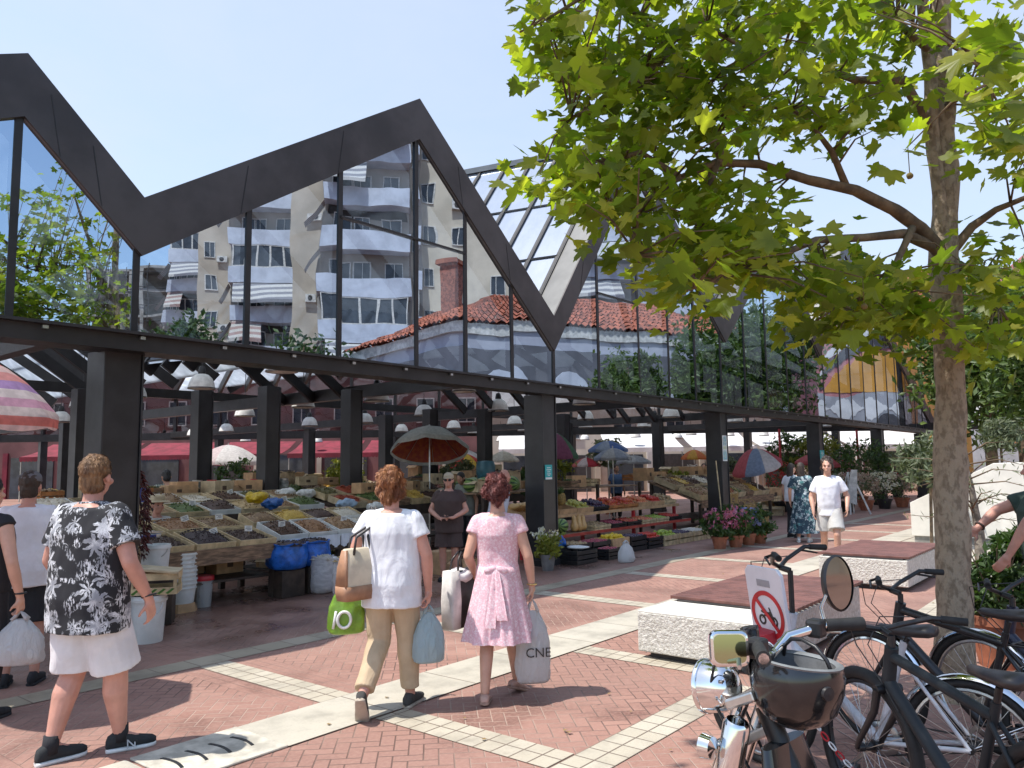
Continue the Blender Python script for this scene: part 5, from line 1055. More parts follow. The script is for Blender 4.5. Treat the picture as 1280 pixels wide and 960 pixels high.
m.prism([(-.05,.20),(.05,.20),(.05,.235),(-.05,.235)],sgp(0,0,.001),sx_,sup,sn*.001); m.obj('lettering',pm('grey_print',(.28,.28,.30),.6),sg)
# chain that hangs from the bollard
c0=bb+ax_*.55+V((.09,-.02,0)); c1=bb+V((.42,-.35,.10)); CH=thing('chain','red and white plastic chain hanging from the bollard','chain',c0)
nk=17
for i in range(nk):
    q=i/(nk-1); p=c0.lerp(c1,q)-V((0,0,.22*4*q*(1-q)*.6)); d=(c0.lerp(c1,min(1,q+.06))-V((0,0,.22*4*min(1,q+.06)*(1-min(1,q+.06))*.6))-p); d=d.normalized() if d.length>1e-4 else V((1,0,0)); e=d.orthogonal().normalized(); e=e if i%2 else d.cross(e)
    m=M(); m.tube([p+d*.024*cos(a)+e*.013*sin(a) for a in [2*PI*k_/10 for k_ in range(10)]],.0045,5,closed=True); m.obj('link',[SRED,WHPL][i%2],CH,60)
# ================================================================ bicycles
def bicycle(label,front,head,fmat,rims=ALU,fender=False,tyre=.022,R=.34,riser=.10,step=False,basket=False,rack=False):
    h=V((head[0],head[1],0)).normalized(); wb=1.06; rz=math.atan2(h.y,h.x); o=V((front[0],front[1],0))-h*wb/2
    t=thing('bicycle',label,'bicycle',o,rz); f=V((wb/2,0,R)); r=V((-wb/2,0,R)); bb_=V((-.10,0,R-.06)); hd0=V((.36,0,.70)); hd1=V((.325,0,.86)); seat=V((-.27,0,.82 if not step else .78)); W=dict(parent=t,world=False)
    m=M(); top0=V((.335,0,.82)) if not step else V((.35,0,.66)); 
    for a,b,q in ((hd0,bb_,.030),(top0,V((-.235,0,.72)) if not step else V((-.17,0,.48)),.024),(bb_,V((-.25,0,.78)),.020)): m.tube([a,a.lerp(b,.5),b],[q,q*.95,q*.9],12)
    m.cyl(hd0,hd1,.030,n=12)
    for s in (-1,1): m.cyl(bb_+V((0,s*.03,0)),r+V((0,s*.062,0)),.012,n=8); m.cyl(V((-.235,s*.02,.70)),r+V((0,s*.062,0)),.010,n=8)
    m.obj('frame',fmat,t,50,False)
    m=M(); cr=V((.37,0,.665)); m.cyl(cr,hd0,.02,n=8)
    for s in (-1,1): m.tube([cr+V((0,s*.055,0)),cr+V((.02,s*.062,-.1)),f+V((-.02,s*.062,.04)),f+V((0,s*.062,0))],[.019,.017,.013,.012],8)
    m.cyl(cr+V((0,-.065,0)),cr+V((0,.065,0)),.022,n=8); m.obj('fork',BLKPL if not step else CHROME,t,50,False)
    for c in (f,r):
        m=M(); m.tube([c+V((cos(a)*(R-tyre),0,sin(a)*(R-tyre))) for a in [2*PI*i/44 for i in range(44)]],tyre,8,closed=True); wh=m.obj('wheel',RUB,t,60,False)
        m=M(); m.tube([c+V((cos(a)*(R-2*tyre-.008),0,sin(a)*(R-2*tyre-.008))) for a in [2*PI*i/44 for i in range(44)]],.011,6,closed=True); m.obj('rim',rims,wh,60,False)
        m=M()
        for i in range(28): a=2*PI*i/28; m.cyl(c+V((.018*cos(a+.6*(-1)**i),.028*(-1)**i,.018*sin(a+.6*(-1)**i))),c+V((cos(a)*(R-2*tyre-.01),0,sin(a)*(R-2*tyre-.01))),.0016,n=4)
        m.obj('spokes',ALU,wh,None,False); m=M(); m.cyl(c+V((0,-.06,0)),c+V((0,.06,0)),.02,n=10); m.lathe([(.03,-.03),(.03,-.02),(.0,-.02)],c,(0,1,0),14); m.obj('hub',BLKPL,wh,50,False)
        if fender:
            m=M(); a0,a1=(.25,2.6) if c is f else (.4,3.1); vs=[];k_=22
            for i in range(k_+1):
                a=a0+(a1-a0)*i/k_
                for j,(yy,rr) in enumerate(((-.03,R+.004),(-.02,R+.018),(0,R+.024),(.02,R+.018),(.03,R+.004))): vs.append(c+V((cos(a)*rr,yy,sin(a)*rr)))
            m.add(vs,[(i*5+j,i*5+j+1,i*5+j+6,i*5+j+5) for i in range(k_) for j in range(4)]); m.obj('mudguard',CHROME,t,80,False)
            m=M()
            for s in (-1,1): m.cyl(c+V((0,s*.05,0)),c+V((cos(a1-.5)*(R+.01),s*.03,sin(a1-.5)*(R+.01))),.003,n=5)
            m.obj('mudguard_stay',CHROME,t,50,False)
    m=M(); st_=hd1+V((.0,0,.05 if not step else .23)); cl_=st_+V((.06,0,.015)); m.cyl(hd1,st_,.016,n=8); m.cyl(st_,cl_,.017,n=8)
    bar=[cl_+V((-.14,.34,riser-.01)),cl_+V((-.06,.22,riser)),cl_+V((.0,.10,riser*.35)),cl_,cl_+V((.0,-.10,riser*.35)),cl_+V((-.06,-.22,riser)),cl_+V((-.14,-.34,riser-.01))]; m.tube(bar,.0125,8); hb=m.obj('handlebar',BLKPL,t,60,False)
    for e,i in ((bar[0],1),(bar[6],5)):
        g=M(); g.tube([e,e.lerp(bar[i],.75)],[.018,.017],10); g.obj('grip',RUB,hb,60,False); g=M(); w0=bar[i].lerp(e,.15); g.tube([w0,w0+V((.05,0,-.02)),e+V((.05,0,-.035))],[.008,.008,.006],6); g.obj('brake_lever',BLKPL,hb,60,False)
    m=M()
    for s in (-1,1): m.tube([bar[3]+V((0,s*.15,.05)),cl_+V((.13,s*.09,.03)),cl_+V((.15,s*.03,-.10)),hd0+V((.03,s*.02,.0)),hd0+V((-.1,s*.035,-.10))],.003,5)
    m.obj('cable',BLKPL,t,60,False)
    m=M(); m.cyl(V((-.245,0,.76)),seat+V((0,0,.02)),.0135,n=8); m.obj('seat_post',BLKPL,t,50,False)
    m=M(); m.loft([(seat+V((.15,0,.055)),V((0,.012,0)),V((0,0,.010))),(seat+V((.13,0,.055)),V((0,.022,0)),V((0,0,.022))),(seat+V((.05,0,.052)),V((0,.034,0)),V((0,0,.026))),(seat+V((-.04,0,.058)),V((0,.06,0)),V((0,0,.032))),(seat+V((-.10,0,.066)),V((0,.078,0)),V((0,0,.034))),(seat+V((-.135,0,.066)),V((0,.05,0)),V((0,0,.022)))],14); m.obj('saddle',LEA,t,180,False)
    m=M(); m.lathe([(.085,-.004),(.092,0),(.085,.004),(.06,.004),(.06,-.004)],bb_+V((0,-.05,0)),(0,1,0),24); 
    for s in (-1,1): m.bar(bb_+V((0,s*.062,0)),bb_+V((s*.12,s*.07,-.12)),.022,.014,(0,1,0))
    m.obj('crank',ALU,t,50,False)
    for s in (-1,1): m=M(); m.box(bb_+V((s*.12,s*.115,-.12)),(.09,.08,.02)); m.obj('pedal',BLKPL,t,None,False,bevel=.004)
    m=M(); m.tube([bb_+V((.088*cos(a),-.05,.088*sin(a))) for a in [-PI/2+PI*i/8 for i in range(9)]]+[r+V((-.035*cos(a)*0+.035*cos(PI/2+a),-.05,.035*sin(PI/2+a))) for a in [PI*i/8 for i in range(9)]],.005,5,closed=True); m.obj('drive_chain',SHADE,t,60,False)
    if rack:
        m=M(); 
        for s in (-1,0,1): m.cyl(V((-.28,s*.06,.73)),V((-.72,s*.06,.74)),.006,n=6)
        for x in (-.3,-.5,-.7): m.cyl(V((x,-.06,.735)),V((x,.06,.735)),.006,n=6)
        for s in (-1,1): m.cyl(V((-.6,s*.06,.735)),r+V((0,s*.07,0)),.006,n=6)
        m.obj('rack',BLKPL,t,60,False)
    return t
bicycle('dark grey mountain bike with fat tyres in front of the plane tree',(1.66,3.84),(-.21,.97),pm('matte_dark_frame',(.022,.027,.031),.55,.0,.1,6,.03,spec=.3),BLKPL,tyre=.029,R=.36,riser=.05)
bicycle('white framed city bike with raised black handlebar beside the sign',(1.40,4.62),(-.75,.66),pm('white_bike_paint',(.62,.63,.66),.35),ALU,step=True,riser=.10,fender=True,R=.32)
bicycle('black bike with chrome mudguards and rear rack standing by the trunk',(2.18,4.92),(-.55,.83),pm('black_bike_paint',(.02,.02,.022),.3),CHROME,fender=True,rack=True,R=.335)
bicycle('bike with a worn black saddle at the right edge, in front of the terracotta pot',(2.75,4.75),(-.45,.89),pm('navy_bike_paint',(.02,.025,.05),.35),ALU,fender=True,rack=True)
# ================================================================ moped with chrome headlamp
mp=thing('moped','old moped with chrome headlamp and mirrors, front end in the right foreground','moped',(.765,2.40,.0),R_(133.8)); mp.scale=(1.03,1.03,1.11); W=dict(parent=mp,world=False)
hd_=V((.0,0,.98)); fo=V((.20,0,.62)); ax0=V((.34,0,.24))
for s in (-1,1): m=M(); m.tube([V((.06,s*.075,.90)),V((.20,s*.075,.58))],[.021,.021],12); m.tube([V((.19,s*.075,.60)),V((.34,s*.075,.25))],[.029,.026],12); m.tube([V((.165,s*.075,.665)),V((.175,s*.075,.64))],[.034,.034],12); m.obj('fork_leg',CHROME,mp,60,False)
m=M(); m.box((.055,0,.905),(.10,.20,.028),rot=Matrix.Rotation(.42,3,'Y')); m.box((.115,0,.77),(.10,.20,.028),rot=Matrix.Rotation(.42,3,'Y')); m.obj('fork_clamp',ALU,mp,None,False,bevel=.006)
hx=V((.96,0,-.12)).normalized(); hc=V((.19,.02,.905))
hs=.76; m=M(); m.lathe([(0,-.115*hs),(.04*hs,-.11*hs),(.072*hs,-.085*hs),(.088*hs,-.045*hs),(.092*hs,0),(.094*hs,.02*hs)],hc,hx,28); hl=m.obj('headlight',CHROME,mp,70,False); m=M(); m.lathe([(.094*hs,.015*hs),(.099*hs,.02*hs),(.099*hs,.034*hs),(.088*hs,.038*hs)],hc,hx,28); m.obj('bezel',CHROME,hl,50,False); m=M(); m.lathe([(.088*hs,.034*hs),(.05*hs,.046*hs),(0,.05*hs)],hc,hx,24); m.obj('lens',PANE,hl,60,False)
m=M(); m.lathe([(.0,-.05),(.03,-.045),(.05,.01),(.052,.03),(.046,.035),(0,.036)],V((.06,-.01,1.0)),(-.35,0,.94),20); m.obj('speedometer',BLKPL,mp,60,False)
m=M(); m.lathe([(.046,.0355),(.052,.034),(.052,.04),(.044,.041)],V((.06,-.01,1.0)),(-.35,0,.94),20); m.obj('dial_ring',CHROME,mp,60,False)
bars=[V((-.14,-.30,1.075)),V((-.07,-.20,1.075)),V((.0,-.10,1.05)),V((.03,0,.985)),V((.0,.10,1.05)),V((-.07,.20,1.075)),V((-.14,.30,1.075))]
m=M(); m.tube(bars,.0135,10); hb=m.obj('handlebar',CHROME,mp,60,False)
for a,b in ((0,1),(6,5)):
    m=M(); m.tube([bars[a],bars[a].lerp(bars[b],.5),bars[b]],[.019,.0175,.018],12); m.obj('grip',RUB,hb,60,False); m=M(); m.tube([bars[b]+V((.03,0,-.01)),bars[b]+V((.06,0,-.02)),bars[a]+V((.07,0,-.03))],[.009,.008,.006],6); m.obj('brake_lever',ALU,hb,60,False)
    m=M(); m.box(bars[b].lerp(bars[b-1 if b>3 else b+1],.25),(.05,.05,.05)); m.obj('switch_housing',BLKPL,hb,None,False,bevel=.01)
# mirrors
mr_=V((-.02,-.41,1.165)); nm=V((-.95,.12,.10)).normalized(); ms=M(); ms.tube([bars[1],V((-.03,-.26,1.11)),mr_+V((.02,.0,0))],.006,6); st1=ms.obj('mirror_stem',CHROME,mp,60,False)
m=M(); m.lathe([(0,-.03),(.05,-.026),(.078,-.01),(.084,.004),(.078,.010)],mr_,nm,28); mi=m.obj('mirror',BLKPL,mp,60,False); m=M(); m.lathe([(.078,.006),(0,.0061)],mr_,nm,28); MG=pm('mirror_glass',(.30,.30,.29),.05,1.,0,1,0); m.obj('mirror_glass',MG,mi,60,False)
ml_=V((-.02,.26,1.075)); nm=V((-.70,.70,.12)).normalized(); ms=M(); ms.tube([bars[5].lerp(bars[4],.3),V((.0,.22,1.06)),ml_+V((.02,-.01,-.02))],.007,6); ms.obj('mirror_stem',CHROME,mp,60,False)
def rr(w_,h_,k_=5): 
    o=[]
    for cx,cy,a0 in ((1,1,0),(-1,1,90),(-1,-1,180),(1,-1,270)):
        for i in range(k_): a=R_(a0+90*i/(k_-1)); o.append((cx*w_*.58+w_*.42*cos(a),cy*h_*.58+h_*.42*sin(a)))
    return o
sxm=V((0,0,1)).cross(nm).normalized(); szm=nm.cross(sxm); m=M(); m.prism(rr(.052,.044),ml_-nm*.022,sxm,szm,nm*.026); mi=m.obj('mirror',CHROME,mp,None,False,bevel=.008); m=M(); m.prism(rr(.042,.034),ml_+nm*.0045,sxm,szm,nm*.0015); m.obj('mirror_glass',pm('green_tinted_mirror',(.40,.43,.24),.06,1.,0,1,0),mi,None,False)
# horn, indicator, shield, wheel, frame
for s in (-1,1): m=M(); m.cyl((.10,s*.06,.80),(.10,s*.16,.80),.010,n=8); m.lathe([(.0,-.02),(.028,-.012),(.032,.02),(.0,.034)],V((.10,s*.19,.80)),(1,0,0),16); m.obj('indicator',CHROME,mp,60,False)
m=M(); m.lathe([(.038,0),(.038,.16),(.030,.17)],V((.085,.13,.70)),(-.25,0,1),16,capb=True); m.lathe([(.0,-.02),(.022,-.015),(.03,0)],V((.085,.13,.70)),(-.25,0,1),16); m.obj('horn',CHROME,mp,60,False)
m=M(); m.loft([(V((-.02,0,.80)),V((.02,0,0)),V((0,.11,0)),3),(V((-.06,0,.62)),V((.03,0,0)),V((0,.17,0)),3),(V((-.10,0,.42)),V((.035,0,0)),V((0,.19,0)),3),(V((-.14,0,.28)),V((.03,0,0)),V((0,.16,0)),3)],24); m.obj('leg_shield',pm('gloss_black',(.012,.012,.013),.15,0,.1,5,0,coat=.5),mp,60,False)
m=M(); m.tube([ax0+V((cos(a)*.215,0,sin(a)*.215)) for a in [2*PI*i/40 for i in range(40)]],.034,8,closed=True); wh=m.obj('wheel',RUB,mp,60,False); m=M(); m.tube([ax0+V((cos(a)*.175,0,sin(a)*.175)) for a in [2*PI*i/40 for i in range(40)]],.012,6,closed=True); m.cyl(ax0-V((0,.07,0)),ax0+V((0,.07,0)),.04,n=14)
for i in range(24): a=2*PI*i/24; m.cyl(ax0+V((0,.03*(-1)**i,0)),ax0+V((cos(a)*.175,0,sin(a)*.175)),.002,n=4)
m.obj('rim',CHROME,wh,60,False)
m=M(); k_=16; vs=[]
for i in range(k_+1):
    a=.3+2.4*i/k_
    for yy,r_ in ((-.06,.25),(-.04,.27),(0,.28),(.04,.27),(.06,.25)): vs.append(ax0+V((cos(a)*r_,yy,sin(a)*r_)))
m.add(vs,[(i*5+j,i*5+j+1,i*5+j+6,i*5+j+5) for i in range(k_) for j in range(4)]); m.obj('mudguard',CHROME,mp,80,False)
m=M(); m.tube([V((.03,0,.88)),V((-.15,0,.5)),V((-.35,0,.35)),V((-.8,0,.5)),V((-1.15,0,.6))],.03,8); m.obj('frame',BLKPL,mp,60,False)
m=M(); m.loft([(V((-.42,0,.62)),V((.0,.09,0)),V((0,0,.05))),(V((-.55,0,.68)),V((0,.13,0)),V((0,0,.06))),(V((-.85,0,.70)),V((0,.15,0)),V((0,0,.06))),(V((-1.15,0,.72)),V((0,.11,0)),V((0,0,.05)))],16); m.obj('seat',LEA,mp,180,False)
rx=V((-.92,0,.24)); m=M(); m.tube([rx+V((cos(a)*.215,0,sin(a)*.215)) for a in [2*PI*i/40 for i in range(40)]],.038,8,closed=True); m.lathe([(.17,-.02),(.05,-.04),(.05,.04),(.17,.02)],rx,(0,1,0),24); m.obj('wheel',RUB,mp,60,False)
m=M()
for s in (-1,1): m.tube([bars[3]+V((0,s*.06,.03)),V((.12,s*.10,1.03)),V((.17,s*.07,.9)),V((.06,s*.05,.72))],.005,6)
m.obj('cable',BLKPL,mp,60,False)
# ---- helmet hanging upside down from the handlebar
hc=P(996,850,2.36); hm=thing('helmet','open black helmet with grey lining hanging upside down from the moped handlebar','helmet',hc,R_(20)); hm.scale=(.93,.93,.93); hm.rotation_euler=(R_(3),R_(6),R_(20))
prof=[(0,-.145),(.05,-.137),(.09,-.115),(.118,-.08),(.133,-.02),(.134,.03),(.124,.058)]
m=M(); m.lathe(prof,(0,0,0),(0,0,1),36,sq=lambda th:1+.10*cos(th)**2); m.obj('shell',pm('gloss_black',(.012,.012,.013)),hm,70,False)
m=M(); m.lathe([(.124,.055),(.127,.062),(.118,.066),(.104,.058)],(0,0,0),(0,0,1),36,sq=lambda th:1+.10*cos(th)**2); m.obj('edge_trim',pm('grey_trim',(.20,.21,.215),.5),hm,70,False)
m=M(); m.lathe([(.106,.058),(.098,.0),(.08,-.05),(.04,-.08),(0,-.085)],(0,0,0),(0,0,1),36,sq=lambda th:1+.10*cos(th)**2); m.obj('lining',pm('grey_lining',(.13,.133,.138),.95,0,.2,9,.3),hm,70,False)
m=M(); vs=[]
for i in range(9):
    for j in range(13): a=2.25+(-.5+1.0*j/12); z=.0+.13*i/8; r_=.136+.035*(i/8); vs.append((cos(a)*r_*1.1,sin(a)*r_,z))
m.add(vs,[(i*13+j,i*13+j+1,(i+1)*13+j+1,(i+1)*13+j) for i in range(8) for j in range(12)]); o=m.obj('visor',pm('dark_visor',(.03,.03,.032),.12,0,.1,5,0),hm,180,False); sd_=o.modifiers.new('thick','SOLIDIFY'); sd_.thickness=.004
m=M(); m.tube([(.04,-.105,.05),(.03,-.09,.085),(.02,-.05,.115),(.01,0,.125),(.01,.05,.115),(.02,.09,.085),(.03,.105,.05)],.007,6); m.obj('chin_strap',BLKPL,hm,180,False)
m=M(); m.lathe([(0,.012),(.02,.010),(.022,0)],(0,-.132,.0),(0,-1,0),14); m.obj('visor_pivot',BLKPL,hm,60,False)
# ================================================================ stalls and produce
HEAPS={n:pm('heap_'+n,c,.55,0,.3,40,.4,.004,120,c2=c2) for n,c,c2 in (('black olives',(.025,.015,.018),(.07,.04,.04)),('green olives',(.14,.125,.03),(.08,.06,.02)),('brown olives',(.10,.055,.035),(.05,.025,.02)),('almonds',(.36,.19,.09),(.22,.11,.05)),('dried figs',(.30,.19,.09),(.16,.09,.05)),('chickpeas',(.55,.40,.20),(.40,.27,.12)),('paprika',(.33,.06,.02),(.22,.035,.015)),('white beans',(.66,.60,.50),(.50,.43,.33)),('walnuts',(.40,.25,.13),(.25,.14,.07)),('yellow grain',(.60,.40,.08),(.45,.28,.05)),('raisins',(.06,.03,.02),(.12,.06,.03)),('green herbs',(.10,.14,.03),(.05,.08,.02)))}
def heapmesh(m,L,W,h,n,gr,z0=0.):
    k=10; vs=[]
    for i in range(k+1):
        for j in range(k+1):
            x,y=-L/2+L*i/k,-W/2+W*j/k; e=max(0,1-(2*x/L)**4)*max(0,1-(2*y/W)**4); vs.append((x,y,z0+h*e*(.75+.5*noise.noise(V((x*4+n,y*4,n*.37))))))
    m.add(vs,[(i*(k+1)+j,(i+1)*(k+1)+j,(i+1)*(k+1)+j+1,i*(k+1)+j+1) for i in range(k) for j in range(k)])
    for _ in range(n):
        x,y=U(-L*.47,L*.47),U(-W*.47,W*.47); e=max(0,1-(2*x/L)**4)*max(0,1-(2*y/W)**4); m.ell((x,y,z0+h*e*.85+gr*.3),(gr*U(.8,1.3),gr,gr*.85),Matrix.Rotation(U(0,3),3,'Z'),6,4)
def tray(label,pos,rz,L,W,kind,tilt=0.,mat=CRATE,h=.10,heap=.09,gr=.013,n=90,group=None,cat='tray',name='tray',card=False):
    rz+=U(-.05,.05); L*=U(.93,1.); W*=U(.93,1.); heap*=U(.6,1.6); tilt+=U(-.03,.03); t=thing(name,label,cat,pos,rz,group); t.rotation_euler=(tilt,0,rz)
    m=M(); b=.014
    m.box((0,0,.006),(L-.03,W-.03,.012)); m.box((0,-W/2+b/2,h/2),(L,b,h)); m.box((0,W/2-b/2,h/2),(L,b,h)); m.box((-L/2+b/2,0,h/2),(b,W-2*b,h)); m.box((L/2-b/2,0,h/2),(b,W-2*b,h)); m.obj('box',mat,t,None,False)
    if kind: m=M(); heapmesh(m,L-2*b-.004,W-2*b-.004,heap,n,gr,h*.45); tag(m.obj('heap',HEAPS[kind],t,180,False),kind='stuff')
    if card:
        m=M(); x0=U(-.1,.1); Rc=Matrix.Rotation(-.3,3,'X')@Matrix.Rotation(U(-.3,.3),3,'Y'); c0=V((x0,-W*.1,h+.08)); m.box(c0,(.11,.004,.075),rot=Rc); [m.box(c0+Rc@V((U(-.01,.01),-.003,.018-.018*j)),(U(.05,.09),.002,.006),rot=Rc,mi=1) for j in range(3)]; c=m.obj('price_card',[PAPER,pm('pen_ink',(.05,.05,.08),.6)],t,None,False)
        m=M(); m.cyl((0,-W*.1,h*.4),(0,-W*.1,h+.05),.003,n=5); m.obj('stick',CRATE,t,None,False)
    return t
KEYS=list(HEAPS)
def table(label,u0,u1,w0,w1,zf,zb,mat=WOOD,shelf=True,name='market_table'):
    t=thing(name,label,'market stall',F((u0+u1)/2,w0,0),ZR)
    m=M(); m.add([F(u0,w0,zf),F(u1,w0,zf),F(u1,w1,zb),F(u0,w1,zb)]+[F(u0,w0,zf-.05),F(u1,w0,zf-.05),F(u1,w1,zb-.05),F(u0,w1,zb-.05)],[(0,1,2,3),(7,6,5,4),(4,5,1,0),(5,6,2,1),(6,7,3,2),(7,4,0,3)]); m.obj('tabletop',mat,t)
    m=M(); m.para(F(u0-.02,w0+.002,zf-.15),DV*(u1-u0+.04),NV*.03,V((0,0,.19))); m.obj('apron',mat,t)
    for u in (u0+.08,(u0+u1)/2,u1-.08):
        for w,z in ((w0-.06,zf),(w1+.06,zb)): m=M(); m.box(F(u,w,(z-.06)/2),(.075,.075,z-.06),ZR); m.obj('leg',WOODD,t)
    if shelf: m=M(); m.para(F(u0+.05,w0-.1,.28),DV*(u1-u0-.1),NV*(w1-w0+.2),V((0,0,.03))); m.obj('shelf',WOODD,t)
    return t
# ---- olive and spice table, left
table('long wooden table of olive trays on the left behind the white buckets',-6.95,-4.5,-.95,-2.35,.68,.95)
sl_=math.atan2(.27,1.4)
K1=['black olives','brown olives','black olives','brown olives','green herbs','green olives','almonds','dried figs']
for r in range(2):
    for c in range(4):
        kd=K1[r*4+c]; u=-6.62+.59*c; w=-1.28-.70*r; z=.69+.27*((-.95-w)/1.4)
        tray(f'wooden tray of {kd} in the {"front" if r==0 else "back"} row of the olive table'+[', by the chillies',', beside the post',', third along' ,', at its end'][c],F(u,w,z),ZR,.56,.66,kd,sl_,CRATE,.10,.09,.011,140,'trays on the olive table',card=c!=1)
sc_=thing('weighing_scale','weighing scale with a blue display on a post, among the olive trays','scale',F(-6.1,-1.55,.83),ZR); M().box((0,0,.05),(.34,.28,.09)).obj('base',ALU,sc_,world=False,bevel=.01); M().box((0,0,.11),(.36,.30,.012)).obj('plate',ALU,sc_,world=False)
M().box((0,.17,.26),(.05,.04,.50)).obj('post',pm('yellowed_post',(.55,.45,.25),.5),sc_,world=False); d=M().box((0,.155,.56),(.22,.04,.24)).obj('display',pm('pale_yellow_plastic',(.6,.6,.42),.5),sc_,None,world=False,bevel=.008); M().box((0,.132,.565),(.17,.006,.18)).obj('screen',pm('blue_screen',(.04,.07,.30),.2),d,world=False); M().box((0,-.146,.06),(.2,.006,.05)).obj('front_screen',pm('blue_screen',(.04,.07,.30),.2),sc_,world=False)
# ---- under and before the table: buckets, crates, jars
def bucket(label,c,r=.15,h=.30,mat=WHPL,group=None,lid=None,handle=True,n=1):
    t=thing('bucket',label,'bucket',c,0,group); m=M(); m.lathe([(0,.0),(r*.82,0),(r*.84,.01),(r*.97,h*.86),(r*1.04,h*.87),(r*1.05,h*.93),(r*.99,h*.93),(r*1.0,h),(r*.95,h),(r*.93,h*.9),(r*.80,.03),(0,.03)],c,n=28); m.obj('pail',mat,t,50)
    if handle: m=M(); m.tube([c+V((cos(a)*r*1.03,-.06-sin(a)*.05,h*.86-sin(a)*h*.35)) for a in [PI*i/10 for i in range(11)]],.004,5); m.obj('handle',ALU,t,60)
    if lid: m=M(); m.lathe([(r*1.08,h*.95),(r*1.10,h*.97),(r*1.09,h*1.09),(r*1.02,h*1.12),(0,h*1.12)],c,n=28); m.obj('lid',lid,t,50)
    return t
c=G(184,802); bucket('white bucket standing on the floor under a produce crate',c,.17,.46)
c2=c+V((.05,.05,.475)); t=thing('produce_crate','wooden produce crate with green leaves printed on it, on top of a white bucket','crate',c2,.25)
m=M()
for z in (.03,.17): m.box((0,-.16,z),(.44,.012,.07)); m.box((0,.16,z),(.44,.012,.07)); m.box((-.216,0,z),(.012,.31,.07)); m.box((.216,0,z),(.012,.31,.07))
for x in (-.20,.20):
    for y in (-.145,.145): m.box((x,y,.11),(.03,.03,.22))
m.box((0,0,-.003),(.42,.30,.008)); m.obj('slats',CRATE,t,None,False)
m=M()
for i in range(5):
    a=-.16+.08*i; m.prism([(a-.045,.01),(a-.02,.0),(a+.04,.05),(a+.015,.055)],(0,-.1685,0),(1,0,0),(0,0,1),(0,.002,0))
m.obj('leaf_print',pm('green_print',(.06,.16,.02),.7),t,None,False); m=M(); m.box((-.02,-.02,.235),(.50,.36,.02),rot=Matrix.Rotation(.12,3,'Y')); m.obj('cardboard_cover',CARDL,t,None,False)
c=G(181,790)+V((-.12,.45,0)); bucket('white bucket on a low box, just left of the bucket stack',c+V((0,0,.55)),.16,.32); t=thing('wooden_box','low dark wooden box carrying a white bucket beside the olive table','box',c); m=M(); m.box(c+V((0,0,.275)),(.42,.36,.54),.3); m.obj('sides',WOODD,t,bevel=.01)
c=G(227,764)
for i in range(9): bucket(['lowest','second lowest','third lowest','fourth lowest','middle','fourth from top','third from top','second from top','topmost'][i]+' white bucket of the nested stack before the olive table',c+V((.004*(i%3),0,.10+.050*i)),.16,.20,WHPL,'nested white buckets',handle=i==8)
t=thing('cardboard_scrap','torn cardboard under the stack of white buckets','cardboard',c); m=M(); m.lathe([(.17,0),(.16,.06),(.15,.10),(.0,.10)],c,n=9,sq=lambda th:1+.12*sin(3*th)); m.obj('sheet',CARD,t)
bucket('clear white tub with a red lid beside the bucket stack',G(253,758),.12,.34,bagmat('frosted_tub',(.6,.6,.6),.4),None,REDP,False)
bucket('white bucket lying in shadow on the shelf under the olive table',F(-5.6,-1.5,.315),.14,.26); 
t=thing('plastic_bottle','clear bottle on the shelf under the olive table','bottle',F(-6.15,-1.25,.315)); m=M(); m.lathe([(0,0),(.05,0),(.055,.02),(.055,.17),(.03,.23),(.018,.25),(.018,.27)],F(-6.15,-1.25,.315),n=14); m.obj('body',bagmat('frosted_tub',(.6,.6,.6)),t,60); M().lathe([(.02,.265),(.02,.29),(0,.29)],F(-6.15,-1.25,.315),n=10).obj('cap',BLUEP,t,50)
# chilli strings
cp_=P(167,640,8.7); t=thing('chilli_bunch','tall bunch of dried dark red chillies hanging on the left black column','dried chillies',V((cp_.x,cp_.y,.75))); m=M()
for i in range(620):
    z=U(.78,1.74); a=U(0,2*PI); r_=(.165 if z<1.45 else .165*(1.82-z)/.37)*U(.55,1.); p=V((cp_.x+cos(a)*r_,cp_.y+sin(a)*r_,z)); d=V((cos(a)*.5+U(-.5,.5),sin(a)*.5+U(-.5,.5),-1+U(0,.7))).normalized()*U(.05,.085); m.tube([p,p+d*.5+V((0,0,.006)),p+d],[.010,.009,.002],5)
tag(m.obj('chillies',flowers('dried_chilli',[(.05,.008,.008),(.10,.012,.010),(.15,.022,.015)],9.,.35),t,180),kind='stuff'); m=M(); m.cyl((cp_.x,cp_.y,.8),(cp_.x,cp_.y,2.1),.006,n=6); m.obj('cord',CRATE,t)
# ---- second table: cloth lined trays, blue sack, woven sacks
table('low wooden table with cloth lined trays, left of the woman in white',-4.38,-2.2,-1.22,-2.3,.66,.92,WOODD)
for i,kd in enumerate(('raisins','almonds','walnuts','white beans')):
    u=-4.12+.52*i; tray(f'cloth lined tray of {kd} on the low table behind the blue sack',F(u,-1.52,.76),ZR,.50,.60,kd,sl_+.1,WHPL,.11,.10,.012,120,'trays on the low table',card=i%2==0)
    tray(f'tray of {KEYS[(i*5+4)%12]}, {ORD[i]}, back row of the low table',F(u,-2.06,.90),ZR,.50,.46,KEYS[(i*5+4)%12],sl_+.1,CRATE,.10,.09,.012,90,'trays on the low table')
    m=M()
    for s in range(10): x0=-.25+.05*s; m.prism([(x0,0),(x0+.05,0),(x0+.05,-.16-.03*sin(s*1.7+1)),(x0,-.16-.03*sin(s*1.7))],F(u,-1.18+.004*(s%2),.73),DV,UPV,NV*.006)
    o=m.obj('tray_cloth',WT,None); tag(o,f'white cloth edge hanging in front of the tray of {kd}','cloth')
